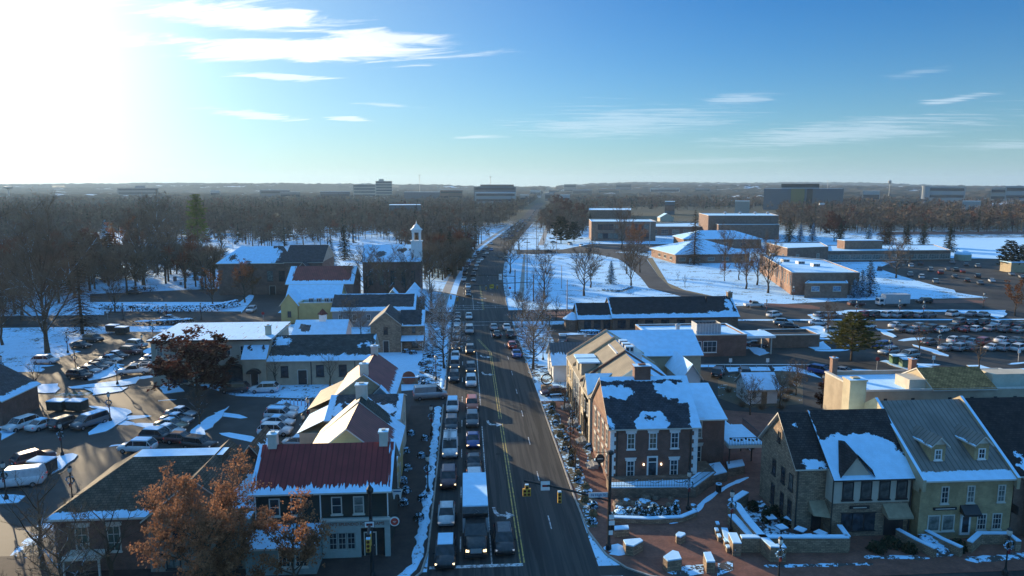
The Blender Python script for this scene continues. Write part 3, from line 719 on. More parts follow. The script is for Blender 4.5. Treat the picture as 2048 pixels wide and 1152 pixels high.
def awning(parent, x, y, z, w, m, d=1.1, h=.9, round_=False):
    b = MB(); n = 8 if round_ else 1
    for k in range(n):
        if round_:
            a0, a1 = math.pi * k / n, math.pi * (k + 1) / n
            p0 = (x - w / 2 * math.cos(a0), z + h * math.sin(a0)); p1 = (x - w / 2 * math.cos(a1), z + h * math.sin(a1))
            b.face([(p0[0], y - d, p0[1] * 1.0), (p1[0], y - d, p1[1]), (p1[0], y, p1[1]), (p0[0], y, p0[1])][::-1], m)
            b.face([(x, y - d, z), (p0[0], y - d, p0[1]), (p1[0], y - d, p1[1])][::-1], m)
        else:
            b.face([(x - w / 2, y - d, z), (x + w / 2, y - d, z), (x + w / 2, y - .01, z + h), (x - w / 2, y - .01, z + h)], m)
            b.face([(x - w / 2, y - d, z - .2), (x + w / 2, y - d, z - .2), (x + w / 2, y - d, z), (x - w / 2, y - d, z)], m)
            b.face([(x + w / 2, y - d, z - .2), (x + w / 2, y - .01, z), (x + w / 2, y - .01, z + h), (x + w / 2, y - d, z)], m)
            b.face([(x - w / 2, y - .01, z), (x - w / 2, y - d, z - .2), (x - w / 2, y - d, z), (x - w / 2, y - .01, z + h)], m)
    return b.build('awning', parent)
MET_RED, SLATE, SH_GREY, SH_BRN = (.20, .028, .028), (.052, .056, .062), (.045, .05, .056), (.035, .03, .03)
AXX = 'x'

# ---- B1: corner shop, dark green boards over a cream shopfront, dark red seamed roof
o = empty('corner_shop', (-20, 63.9, 0), 0, 'dark green two-storey corner shop with a dark red metal roof and cream shopfront', 'shop')
gable(o, 0, 12.5, 0, 8.4, 6.7, 9.6, 'x', M_DKGRN, roof(MET_RED, 13.2, 5.5, 'metal', eave=.75, left=.35, right=.35, rag=.34, streak=True), roof(MET_RED, 13.2, 5.5, 'metal', eave=3.5, rag=.3))
extra(o, 'shopfront', (6.25, 12.6, -.35, -.003, 3.0, 3.95), (6.25, 6.8, -.33, -.003, 0, 3.0), (9.35, 9.85, -.33, -.003, 0, 3.0), (6.8, 9.35, -.33, -.003, 0, .75), (6.8, 9.35, -.33, -.003, 2.55, 3.0), (12.1, 12.6, -.33, -.003, 0, 3.0), m=mat('pale_shopfront_paint', (.34, .38, .35), .6, .08))
extra(o, 'cornice', (6.1, 12.75, -.55, -.352, 3.8, 3.98), m=M_TRIM)
for k in range(3): win(o, 7.22 + .85 * k, -.1, .77, 'F', .8, 1.75, trim=mat('pale_shopfront_paint', (.34, .38, .35)), nx=2, nz=3, sill=False)
extra(o, 'porch_shade', (9.87, 12.08, -.02, -.004, .05, 2.98), m=mat('painted_porch_shade', (.02, .02, .02)))  # flat near-black panel, the shade of the recessed porch put into its colour
door(o, 10.7, -.02, 'F', 1.0, 2.3, M_DTRIM, .06, True)
text("JENI'S SPLENDID ICE CREAMS", .42, mat('sign_rust', (.25, .09, .06)), o, (9.4, -.37, 3.42))
for x in (1.9, 3.9, 7.65, 9.7) : win(o, x, 0, 4.3, 'F', 1.0, 1.75, trim=M_TRIM, nx=1, nz=2)
extra(o, 'downpipe', (6.1, 6.2, -.12, -.003, 3.9, 6.6), (12.38, 12.48, -.12, -.003, 3.9, 6.6), (.1, .2, -.12, -.003, 3.4, 6.6), m=M_WTRIM)
chimney(o, .9, 4.2, 9.2, 10.8, .8, .9, M_TRIM); chimney(o, 11.7, 4.2, 9.2, 10.8, .8, .9, M_TRIM)
# one-storey front extension left of the shopfront
M_PORCHW = mat('pale_green_render', (.25, .29, .27), .8, .1)
extra(o, 'extension_wall', (-.1, 6.2, -3.0, -.003, 0, 2.75), m=M_PORCHW)
b = MB(); b.face([(-.3, -3.3, 2.78), (6.4, -3.3, 2.78), (6.4, -.005, 3.5), (-.3, -.005, 3.5)], roof((.08, .08, .08), 6.7, 3.4, full=True, rag=.3), True); b.face([(-.3, -3.3, 2.6), (6.4, -3.3, 2.6), (6.4, -3.3, 2.78), (-.3, -3.3, 2.78)], M_TRIM); b.face([(6.4, -3.3, 2.6), (6.4, -.005, 3.3), (6.4, -.005, 3.5), (6.4, -3.3, 2.78)], M_TRIM); b.build('extension_roof', o)
for x in (3.4, 4.9): win(o, x, -3.0, .8, 'F', 1.1, 1.6, nx=3, nz=3)

# ---- B0: brown-roofed building behind the orange tree
RB0 = lambda **k: roof((.095, .072, .05), k.pop('L', 18), k.pop('S', 6), **k)
o = empty('corner_bank_building', (-37.5, 62.8, 0), 0, 'long brick and stone building with a brown shingle roof behind the orange oak', 'building')
hip(o, 0, 14, 0, 12, 5.3, 9.0, M_RED, RB0(L=15, eave=.75, rag=.2), rl=RB0(L=13, rag=.2), rr=RB0(), rb=RB0(eave=4, rag=.4), deck=(5.1, 13.6, 4.9, 6.9), top=roof((.1, .09, .08), 8, 2, full=True, rag=.12))
gable(o, 8.5, 17.3, -.6, 8.6, 5.3, 8.9, 'y', mat('grey_stucco', (.24, .21, .17), .85, .15), RB0(L=9), RB0(L=9, eave=.9, right=.0, blobs=[(4, 1.5, 3.6, 1.1)], rag=.45), rk=.5)
gable(o, 12.6, 17.4, 8.9, 14.5, 5.3, 8.4, 'y', M_RED, roof((.20, .16, .08), 6, 4), RB0(L=6, blobs=[(3, 2, 2.4, 1.6)], rag=.4), roofname='rear_roof')
for x in (2.4, 5.2): win(o, x, 0, 1.9, 'F', 1.2, 2.5, 'lintel', glass=glassmat('green_glass', (.035, .055, .045)), nx=2, nz=3)
for x in (11.2, 13.2, 15.2): win(o, x, -.6, 2.1, 'F', 1.0, 2.1, trim=M_DTRIM, nx=2, nz=2)
for x in (10.6, 13.4, 16.0): win(o, x, -.6, .3, 'F', 1.3, 1.2, trim=M_DTRIM, nx=2, nz=1)
extra(o, 'entrance_canopy', (1.2, 4.6, -1.6, -.005, 1.9, 2.15), (1.3, 1.45, -1.5, -1.35, 0, 1.9), (4.35, 4.5, -1.5, -1.35, 0, 1.9), m=M_TRIM)
# ---- B2
o = empty('row_house', (-17.4, 72.35, 0), 0, 'row house behind the corner shop with a ribbed red and tan metal roof', 'building')
ML = roof((.17, .12, .055), 9, 6, 'metal'); 
gable(o, 0, 9.4, 0, 9.0, 5.8, 9.6, 'y', M_YELS, ML, roof((.20, .055, .05), 9, 6, 'metal', eave=1.3, rag=.3, streak=True), rk=.1)
gable(o, 0, 9.4, 9.0, 12.2, 5.8, 9.8, 'y', M_YELS, roof((.17, .12, .055), 3, 6, 'metal'), roof((.035, .045, .04), 3.3, 6.2, eave=2.2, right=.2, rag=.6), rk=.1, roofname='rear_roof')
chimney(o, 4.7, 11.4, 9.2, 11.2, 1.3, 1.1, M_TRIM)
for y in (2, 5, 8): win(o, 9.4, y, 3.6, 'R', .9, 1.6); win(o, 9.4, y, .6, 'R', 1.2, 1.9)
# ---- B3
o = empty('row_house', (-17.3, 84.9, 0), 0, 'low slate roofed row house dotted with snow patches, tan sunlit lean-to on its left', 'building')
gable(o, 0, 8.9, 0, 9.6, 6.5, 8.1, 'x', M_CREAM, roof(SLATE, 9.4, 5, eave=.5, left=.9, right=.8, blobs=[(3.2, 3.2, .8, .6), (6.0, 2.6, 1.0, .9), (7.6, 2.0, 1.0, 1.2), (1.2, 2.2, .7, 1.3)], rag=.28), rk=.2)
b = MB(); b.box(-3.4, -.005, .3, 7.5, 0, 4.8, M_CREAM, skip='d'); b.face([(-3.7, 7.7, 4.82), (-3.7, 0.1, 4.82), (.0, .1, 6.6), (0, 7.7, 6.6)], roof((.3, .25, .16), 8, 4, 'metal', full=True, rag=.3, streak=True), True); b.build('lean_to', o)
win(o, -1.6, .3, 2.2, 'F', .8, 1.3, trim=M_DTRIM); win(o, 8.9, 4, 3.6, 'R', .9, 1.6); win(o, 8.9, 7, 3.6, 'R', .9, 1.6)
# ---- B4
o = empty('row_house', (-18, 95.2, 0), 0, 'stone gabled row house with a red metal roof and two cream chimneys', 'building')
gable(o, 0, 7.8, 0, 12.6, 6.4, 9.4, 'y', mat('beige_stucco', (.34, .27, .18), .85, .15), roof((.26, .05, .03), 13, 5, 'metal'), roof((.20, .05, .05), 13.2, 5.2, 'metal', eave=1.1, left=.2, rag=.25, streak=True), rk=.3)
chimney(o, 3.9, .6, 9.0, 10.7, 1.1, .9, M_TRIM); chimney(o, 3.9, 12, 9.0, 10.6, 1.0, .9, M_TRIM)
b = MB(); b.box(-3.6, -.005, .2, 9, 0, 4.6, M_TAN, skip='d'); b.face([(-3.9, 9.2, 4.62), (-3.9, 0, 4.62), (.0, 0, 6.4), (0, 9.2, 6.4)], roof((.18, .135, .08), 9, 4, 'metal'), True); b.build('lean_to', o)
win(o, 7.8, 3, 3.6, 'R', .9, 1.6); win(o, 7.8, 7, 3.6, 'R', .9, 1.6)
gable(o, 5.0, 7.4, -1.2, -.01, 6.6, 7.8, 'y', M_GREYS, roof(SLATE, 2, 2), roof(SLATE, 2, 2, full=True, rag=.3), ov=.1, rk=.1, roofname='porch_roof')
# ---- B5: long stone building
o = empty('long_stone_building', (-37.2, 124.0, 0), 0, 'long low stone building with dark windows and snow along the eave of its slate roof', 'building')
M_LIME = mat('pale_limestone', (.40, .32, .22), .85, .12, .8)
gable(o, 0, 20.4, 0, 9, 4.6, 8.0, 'x', M_LIME, roof((.05, .06, .06), 21, 5.9, eave=1.3, left=.3, right=.2, blobs=[(4, 4.6, 1.9, 1.0), (19.5, 3.5, 1, .5)], rag=.5), gm=M_LIME)
for x in (11.2, 15.2, 19.1): win(o, x, 0, 1.5, 'F', 1.4, 2.1, trim=M_DTRIM, nx=2, nz=3)
door(o, 8.1, 0, 'F', 1.5, 2.6, M_DTRIM, .1); win(o, 5, 0, 1.5, 'F', 1.3, 2.0, trim=M_DTRIM)
extra(o, 'downpipe', (9.6, 9.72, -.12, -.003, 0, 4.5), (17.3, 17.42, -.12, -.003, 0, 4.5), m=M_DTRIM)
o = empty('two_storey_inn', (-55.5, 125.4, 0), 0, 'two-storey inn with a sunlit white flat roof, black awnings and dark windows', 'building')
b = MB(); b.box(0, 20.6, 0, 13.5, 0, 8.2, M_BEIGE, skip='d'); b.build('wall', o)
b = MB(); b.face([(-.5, -.5, 8.22), (21, -.5, 8.22), (21, 14, 8.6), (-.5, 14, 8.6)], roof((.2, .17, .12), 21, 14, full=True, rag=.5, streak=True), True); b.box(-.5, 21, -.5, -.4, 7.95, 8.2, M_DTRIM); b.box(20.9, 21, -.4, 14, 7.95, 8.2, M_TRIM); b.build('roof', o)
for x in (1.5, 4.5, 7.5, 10.2, 13.2, 15.9): win(o, x, 0, 5.3, 'F', 1.1, 1.7, trim=M_TRIM)
extra(o, 'entrance_block', (16.3, 20.3, -2.2, -.003, 0, 5.0), m=M_LIME)
b = MB(); b.face([(16.1, -2.4, 5.02), (20.5, -2.4, 5.02), (20.5, -.01, 7.1), (16.1, -.01, 7.1)], roof((.04, .045, .05), 4.4, 3.4, full=True, holes=[(1, 2.6, .4, .5), (3.4, 2.8, .3, .6)], rag=.25), True); b.face([(20.5, -2.4, 5), (20.5, -.01, 5), (20.5, -.01, 7.1)], M_LIME); b.face([(16.1, -.01, 5), (16.1, -2.4, 5), (16.1, -.01, 7.1)], M_LIME); b.build('entrance_roof', o)
awning(o, 18.3, -2.2, 2.6, 2.4, M_BLACK, 1.0, .8, True); awning(o, 13.8, 0, 2.9, 4.2, M_BLACK, 1.3, 1.0, True)
door(o, 18.3, -2.2, 'F', 1.2, 2.4, M_DTRIM, .05); extra(o, 'shopfront', (12, 15.6, -.06, -.004, .2, 2.9), (3, 6, -.06, -.004, .4, 2.8), (8, 11, -.06, -.004, .4, 2.8), m=M_GLASS)
chimney(o, 19.6, 3, 8.3, 9.9, .9, .9, M_CREAM)
# ---- B6
o = empty('snowy_roofed_barn', (-36.2, 147.2, 0), 0, 'low barn with a fully snow covered roof and a small red capped cupola', 'building')
gable(o, 0, 10.6, 0, 9.5, 4.0, 6.4, 'x', M_WHITE, roof((.1, .1, .1), 11.3, 5.6, full=True, holes=[(2.4, 3, 1.2, 1.2)], rag=.2, streak=True))
b = MB(); b.box(4.7, 6.1, 4.1, 5.4, 6.0, 7.7, M_WTRIM); b.build('cupola', o)
b = MB(); b.lathe([(1.2, 7.72), (0, 9.0)], (5.4, 4.75, 0), mat('cupola_red', (.13, .035, .03)), 4); b.build('cupola_roof', o)
# ---- B7
o = empty('stone_cottage', (-20.2, 148.0, 0), 0, 'stone gabled cottage with a grey side wing and snowy porch beside the road', 'house')
gable(o, 0, 6.4, 0, 9, 6.0, 8.7, 'y', M_STONE, roof(SLATE, 9, 4, left=.3, rag=.2), roof(SLATE, 9, 4, eave=.3, rag=.2))
gable(o, 6.4, 11, 1.2, 8, 5.7, 8.2, 'x', M_STONE, roof(SLATE, 5, 4, eave=.3, right=.4, rag=.15), roofname='wing_roof')
b = MB(); b.face([(6.4, -1.4, 2.7), (11.2, -1.4, 2.7), (11.2, 1.19, 3.4), (6.4, 1.19, 3.4)], M_SNOW, True); b.box(6.4, 11.2, -1.35, -1.2, 2.45, 2.68, M_DTRIM); b.build('porch_roof', o)
extra(o, 'porch_post', (6.5, 6.65, -1.3, -1.15, 0, 2.5), (10.9, 11.05, -1.3, -1.15, 0, 2.5), m=M_TRIM)
win(o, 3.2, 0, 4.0, 'F', .9, 1.5, trim=M_DTRIM); door(o, 3.2, 0, 'F', 1.1, 2.5); win(o, 9, 1.2, 4.0, 'F', .7, 1.2, trim=M_DTRIM); win(o, 9.2, 1.2, .8, 'F', 1.4, 1.4, trim=M_DTRIM)
# ---- B8, B9, round tower
o = empty('yellow_house', (-47.6, 183.2, 0), 0, 'yellow clapboard house with a snow covered roof and rooftop fans', 'house')
gable(o, 0, 14, 5.2, 15, 5.2, 8.4, 'x', M_YELS, roof((.1, .1, .1), 14.7, 6, full=True, rag=.15))
gable(o, 0, 4.2, -.6, 6.5, 4.9, 7.6, 'y', M_YELS, roof((.3, .26, .2), 7, 4), roof((.1, .1, .1), 7, 4, full=True, rag=.2), roofname='wing_roof')
flatb(o, [(4.3, 0), (14, 0), (14, 5.1), (4.3, 5.1)], 5.2, M_YELS, M_SNOW, .5)
for x in (7, 9, 11, 12.6): unit(o, x, 3.3, 4.75, 1.1, 1.2, 1.2, M_METAL)
win(o, 2.1, -.6, 1.6, 'F', .9, 1.5, trim=M_DTRIM); win(o, 4.2, 0, 1.6, 'F', .1, 1.0, sill=False) if 0 else None
o = empty('grey_clapboard_house', (-33.4, 176.2, 0), 0, 'long grey clapboard house with a dark slate roof edged in snow', 'house')
gable(o, 0, 20.4, 0, 12, 4.2, 7.4, 'x', M_GREYS, roof(SLATE, 21, 7.2, eave=1.6, right=.5, ridge=.25, rag=.16))
for x in (2, 5.5, 9, 13, 17): win(o, x, 0, 1.6, 'F', 1.0, 1.6)
gable(o, 13.4, 15.4, 6.2, 10, 7.2, 8.4, 'y', M_BEIGE, M_SNOW, ov=.2, rk=.2, roofname='dormer')
o = empty('round_stone_tower', (-14.3, 198, 0), 0, 'squat round stone tower with a snowy cone roof beside the road', 'tower')
b = MB(); b.lathe([(2.7, 0), (2.7, 4.6)], (0, 0, 0), M_STONED, 16); b.build('wall', o)
b = MB(); b.lathe([(3.3, 4.5), (0, 8.4)], (0, 0, 0), roof((.07, .07, .07), 3, 5, full=True, holes=[(.5, 1, .5, .4)], rag=.15), 20); b.lathe([(2.7, 4.45), (3.3, 4.5)], (0, 0, 0), M_TRIM, 20); b.build('roof', o)
win(o, 0, -2.68, 2.2, 'F', .7, 1.1, trim=M_DTRIM)
# ---- B10, B11, church
o = empty('red_roofed_hall', (-53.3, 212, 0), 0, 'brick hall with a dark red metal roof framed in snow', 'building')
gable(o, 0, 19.5, 0, 16, 6.2, 10.5, 'x', M_RED, roof((.22, .045, .035), 20.3, 9.5, 'metal', eave=1.9, left=1.6, right=1.4, rag=.3, streak=True))
o = empty('parish_hall', (-80, 232.6, 0), 0, 'large brown brick parish hall with a half snow covered hip roof', 'building')
hip(o, 0, 24, 0, 17, 10.3, 15.2, M_BROWNB, roof(SLATE, 25, 10, blobs=[(8, 4, 11.5, 8.5)], holes=[(4.5, 3.5, 1.2, 1.6)], rag=.6, streak=True), rl=roof(SLATE, 18, 9, full=True), inset=5)
gable(o, 22, 34, -3.5, 17, 10.9, 15.5, 'x', M_BROWNB, roof(SLATE, 13, 11, rag=.2), gm=M_BEIGE, roofname='wing_roof')
gable(o, 26.2, 31.5, -8, 4, 8.3, 11.2, 'y', M_BROWNB, roof(SLATE, 12, 4, left=.3, rag=.2), roof(SLATE, 12, 4, eave=1.5, rag=.4), roofname='porch_roof')
for x in (7.2, 16.4, 20.2): win(o, x, 0, 4.4, 'F', 1.9, 3.4, trim=M_DTRIM, nx=2, nz=3)
win(o, 24.2, -3.5, 1, 'F', 1.8, 3.0, trim=M_DTRIM, nx=2, nz=2); door(o, 17, 0, 'F', 1.8, 2.8)
for x in (26.5, 29.5): b = MB(); b.ball((x - 1, 5, 13.6), .7, M_METAL); b.build('vent', o)
o = empty('church', (-33.2, 229.2, 0), 0, 'brick church with a snowy slate roof and a white bell tower', 'church')
gable(o, 0, 18.4, 0, 14, 11.0, 15.7, 'x', M_RED, roof((.10, .11, .12), 19, 9, full=True, holes=[(6, 4, 1.5, 1.5), (13, 6, 2, 1)], rag=.5))
for x in (2.5, 6, 9.5, 13, 16.2): win(o, x, 0, 3.4, 'F', 1.3, 4.6, trim=M_DTRIM, nx=2, nz=4)
b = MB(); b.box(15.6, 19.0, 1.2, 4.6, 10.9, 17.2, M_WTRIM); b.box(15.3, 19.3, .9, 4.9, 17.202, 17.5, M_WTRIM); b.build('tower_base', o)
b = MB()
for dx in (0, 1):
    for dy in (0, 1): b.box(15.9 + dx * 2.2, 16.5 + dx * 2.2, 1.5 + dy * 2.2, 2.1 + dy * 2.2, 17.51, 20.2, M_WTRIM)
b.box(15.8, 18.8, 1.4, 4.4, 20.202, 20.9, M_WTRIM); b.box(15.5, 19.1, 1.1, 4.7, 20.902, 21.1, M_WTRIM); b.build('bell_stage', o)
b = MB(); b.lathe([(2.1, 21.1), (1.3, 21.7), (.9, 22.4), (.25, 22.9), (0, 24.2)], (17.3, 2.9, 0), M_WTRIM, 8); b.build('spire', o)
b = MB(); b.lathe([(.6, 18.0), (.5, 18.5), (.3, 19.2), (0, 19.3)], (17.3, 2.9, 0), mat('bronze', (.12, .07, .03), .4, metal=.8)); b.build('bell', o)
o = empty('unseen_shade_building', (-116, 96, 0), 0, 'two-storey brick row building beyond the left edge of the car park', 'building')  # unseen building added out of frame so its shadow falls on the lot
gable(o, 0, 24, 0, 26, 7.0, 10.5, 'y', M_RED, M_SNOW, roof(SLATE, 26, 12, eave=2))
for y in (4, 9, 14, 19): win(o, 24, y, 1.2, 'R', 1.2, 1.9); win(o, 24, y, 4.4, 'R', 1.2, 1.8)
# ---- small brick house at the left edge
o = empty('small_brick_house', (-80, 104.6, 0), 0, 'small red brick house with one white window at the left edge of the lot', 'house')
gable(o, 0, 11.8, 0, 9, 3.9, 7.3, 'y', M_RED, roof(SLATE, 9, 6, full=True), roof(SLATE, 9.6, 6, eave=1.0, rag=.4))
win(o, 9.6, 0, 1.6, 'F', 1.0, 1.9, trim=M_WTRIM, nx=2, nz=3)

# ---- R1: brick corner house with white quoins
o = empty('brick_corner_house', (16.7, 78.0, 0), 0, 'two-storey red brick house with white quoins and a patchy snow roof', 'house')
gable(o, 0, 10.4, 0, 11.6, 7.2, 11.5, 'x', M_RED, roof((.040, .045, .056), 11.1, 7.5, right=1.0, ridge=.45, blobs=[(5.2, .6, 2.1, 1.9), (10.4, .6, .8, 1.2), (1.6, 5.4, 2.4, 1.0), (8.8, 5.6, 2.4, 1.3), (9.9, 4.6, 1.3, 1.4), (.3, .6, .4, .9)], holes=[(5, 1.4, .35, .25)], rag=.24), M_SNOW, gm=M_ORB, rk=.3)
for x in (0, 9.75):
    b = MB()
    for k in range(14): w = .62 if k % 2 else .42; xx = 0 if x == 0 else 10.4 - w; b.box(xx - .03, xx + w + .03, -.05, -.003, .05 + k * .5, .53 + k * .5, M_WTRIM)
    b.build('quoins', o)
for x in (2.45, 5.05, 7.65): win(o, x, 0, 4.5, 'F', .95, 1.95, 'lintel', trim=M_WTRIM, nx=2, nz=3, glass=glassmat('reflecting_glass', (.06, .065, .05)) if x < 6 else M_GLASS)
for x in (2.45, 7.65): win(o, x, 0, 1.15, 'F', .95, 1.95, 'lintel', trim=M_WTRIM, nx=2, nz=3)
extra(o, 'door_case', (4.4, 5.7, -.06, -.003, .55, 3.6), m=M_WTRIM); extra(o, 'door', (4.6, 5.5, -.1, -.061, .6, 2.8), (4.6, 5.5, -.1, -.061, 2.95, 3.4), m=M_GLASS)
extra(o, 'wall_lamp', (3.95, 4.07, -.15, -.003, 2.5, 2.7), m=mat('lamp_glow', (1, .85, .6), emit=(1, .8, .5), es=3)); extra(o, 'wall_lamp', (6.05, 6.17, -.15, -.003, 2.5, 2.7), m=MATS['lamp_glow'])
extra(o, 'downpipe', (.75, .87, -.12, -.003, .3, 7.0), (9.5, 9.62, -.12, -.003, .3, 7.0), m=M_GUT)
extra(o, 'planter', (.9, 4.2, -.9, -.2, .3, .85), (6.0, 9.4, -.9, -.2, .3, .85), m=mat('dark_planter', (.05, .04, .035))); extra(o, 'planter_snow', (.85, 4.25, -.95, -.15, .852, 1.0), (5.95, 9.45, -.95, -.15, .852, 1.0), m=M_SNOW)
chimney(o, 5.0, 5.9, 10.2, 12.9, 2.0, 1.2, M_RED)
for y in (1.8, 4.2, 6.8, 9.2):
    win(o, 0, y, 4.4, 'L', 1.0, 2.0, 'lintel', trim=M_TRIM, nx=2, nz=3); win(o, 0, y, 1.1, 'L', 1.0, 2.1, 'lintel', trim=M_TRIM, nx=2, nz=3)
# hanging round sign on the side wall
b = MB(); b.box(-1.5, -.003, 1.15, 1.21, 3.7, 3.76, M_BLACK); b.tube((-.95, 1.1, 2.95), (-.95, 1.26, 2.95), .55, .55, M_DTRIM, 16); b.build('hanging_sign', o)
text('Kitchen', .22, M_WTRIM, o, (-.95, 1.09, 2.95), depth=.004) if 0 else extra(o, 'sign_mark', (-1.3, -.6, 1.085, 1.098, 2.9, 3.02), m=M_TRIM)
# annex + balcony
o = empty('brick_annex', (27.25, 82.0, 0), 0, 'brick annex with a clean snow roof and tall windows beside the balcony', 'building')
gable(o, 0, 4.6, 0, 14, 6.6, 9.0, 'x', M_RED, roof((.05, .05, .06), 5.3, 8, full=True, rag=.1), M_SNOW, rk=.2)
win(o, 1.2, 0, 4.2, 'F', 1.1, 2.2, 'lintel', trim=M_TRIM, nx=2, nz=3); win(o, 1.2, 0, .9, 'F', 1.1, 2.3, 'lintel', trim=M_TRIM, nx=2, nz=3)
o = empty('balcony', (31.95, 80.6, 0), 0, 'snow covered timber balcony on dark posts with a garland on its rail', 'balcony')
extra(o, 'deck', (0, 4.6, 0, 7.4, 3.25, 3.6), m=M_TRIM); extra(o, 'deck_snow', (.08, 4.5, .1, 7.3, 3.602, 3.72), m=M_SNOW)
for x in (.1, 4.4):
    for y in (.1, 3.6, 7.1): extra(o, 'post', (x, x + .14, y, y + .14, 0, 3.25), m=M_DTRIM)
b = MB(); b.box(0, 4.6, 0, .05, 4.55, 4.62, M_DTRIM); b.box(4.5, 4.56, .05, 7.4, 4.55, 4.62, M_DTRIM)
for k in range(24): x = .05 + k * .195; b.box(x, x + .03, .01, .04, 3.6, 4.55, M_DTRIM)
for k in range(30): y = .1 + k * .24; b.box(4.51, 4.54, y, y + .03, 3.6, 4.55, M_DTRIM)
b.build('railing', o)
b = MB(); rr = random.Random(4)
for k in range(10): x = .2 + k * .46; b.ball((x, -.02, 4.5 - .25 * abs(math.sin(k * .8))), .16, M_HEDGE if 'M_HEDGE' in globals() else M_DKGRN, 6, 3, jit=.3)
b.build('garland', o)

# ---- R2: row of shops along the street, sunlit tan metal roofs with parapets between
TANM = (.27, .22, .15)
def shop(label, x, y, d, eave, ridge, wallm, rl, w=6.2, wins=True, backw=None):
    o = empty('street_shop', (x, y, 0), 0, label, 'shop')
    gable(o, 0, 2 * w, 0, d, eave, ridge, 'y', wallm, rl, roof((.1, .1, .1), d, 8, full=True, rag=.12), ov=.25, rk=-.02)
    if wins:
        for yy in [d * f for f in (.2, .5, .8)]: win(o, 0, yy, 4.2, 'L', .9, 1.7, trim=M_TRIM, nx=2, nz=3); win(o, 0, yy, .7, 'L', 1.3, 2.2, trim=M_DTRIM, nx=2, nz=2)
    return o
def parapet_gable(o, y, w, eave, ridge, m, t=.35, up=.55, snow=True):
    b = MB(); z = lambda x: eave + (ridge - eave) * (1 - abs(x - w) / w) + up
    xs = [-.1, w, 2 * w + .1]
    for xa, xb in zip(xs, xs[1:]):
        za, zb = z(xa), z(xb)
        b.face([(xa, y, 0), (xb, y, 0), (xb, y, zb), (xa, y, za)], m); b.face([(xb, y + t, 0), (xa, y + t, 0), (xa, y + t, za), (xb, y + t, zb)], m)
        b.face([(xa, y, za), (xb, y, zb), (xb, y + t, zb), (xa, y + t, za)], M_CAP if xa < 0 else M_SNOW)
    b.face([(-.1, y, 0), (-.1, y, z(-.1)), (-.1, y + t, z(-.1)), (-.1, y + t, 0)], m); b.build('party_wall', o)
M_CAP = mat('brown_coping', (.12, .08, .055))
s = shop('tan roofed street shop just behind the brick corner house', 16.4, 90.0, 7.6, 7.0, 11.2, M_CREAM, roof(TANM, 8, 7.5, 'metal'), 6.4)
parapet_gable(s, 7.62, 6.4, 7.0, 11.2, M_RED)
gable(s, .0, 4.2, 1.2, 5.2, 7.0, 9.4, 'x', M_BEIGE, roof((.1, .1, .1), 4, 3, full=True, rag=.12), roof(TANM, 4, 3, 'metal'), rk=.15, ov=.3, roofname='cross_roof')
s = shop('street shop with tan ribbed roof and grey boarded front, second from the corner house', 16.6, 98.0, 7.8, 7.2, 11.4, M_GREYS, roof(TANM, 8, 7.5, 'metal'), 6.4)
parapet_gable(s, 7.82, 6.4, 7.2, 11.4, M_TAN)
extra(s, 'light_well', (5.2, 9.0, 1.0, 7.0, 8.4, 11.0), m=M_WHITE)
for k, yy in enumerate((1.6, 4.6)):
    extra(s, 'dormer', (.2, 2.4, yy, yy + 1.6, 7.4, 9.4), m=M_BEIGE); extra(s, 'dormer_roof', (-.2, 2.9, yy - .3, yy + 1.9, 9.402, 9.6), m=M_SNOW)
for k in range(3): unit(s, 7.2, 1.6 + k * 2, 11.0, 1.2, 1.0, .9)
s = shop('tan gabled street shop with snow covered rear slope, third from the corner house', 16.8, 106.2, 7.2, 7.0, 11.0, M_TAN, roof(TANM, 8, 7.5, 'metal'), 6.4)
parapet_gable(s, 7.22, 6.4, 7.0, 11.0, M_CREAM)
s = empty('snow_roofed_shop', (24.5, 115.0, 0), 0, 'broad shop block with one big snow roof at the back of the street row', 'shop')
gable(s, 0, 15.5, 0, 12, 6.6, 9.6, 'x', M_TAN, roof((.1, .1, .1), 16.3, 7, full=True, rag=.06), M_SNOW, gm=M_TAN)
gable(s, 9.6, 12.4, -9, -.02, 5.2, 7.2, 'y', M_WHITE, M_SNOW, M_SNOW, roofname='stair_roof')
# steps and awnings on the street side of the row
for k, (y, m) in enumerate(((84, 0), (92.5, 0), (100, 0), (107.5, 0))):
    b = MB()
    for i in range(3): b.box(15.0 + i * .4, 16.35, y - .9 + i * .0, y + .9, .05 + i * .17, .05 + (i + 1) * .17, M_CONC)
    o = b.build('doorstep'); tag(o, ['stone doorstep at the side of the brick corner house', 'stone doorstep of the first tan shop', 'stone doorstep of the grey boarded shop', 'stone doorstep of the third tan shop'][k], 'doorstep')
# ---- R3 white house
o = empty('white_cottage', (15.6, 122.6, 0), 0, 'small white cottage with a half snowy metal roof near the road', 'cottage')
gable(o, 0, 8.6, 0, 9, 3.3, 6.2, 'x', M_WHITE, roof((.09, .10, .11), 9.3, 5.4, 'metal', eave=3.0, rag=.5, streak=True), M_SNOW)
win(o, 3.1, 0, .9, 'F', .9, 1.6, trim=M_TRIM, glass=glassmat('ochre_glass', (.16, .14, .07))); win(o, 0, 5, 1, 'L', .9, 1.4); door(o, 0, 2.6, 'L', 1.0, 2.1)
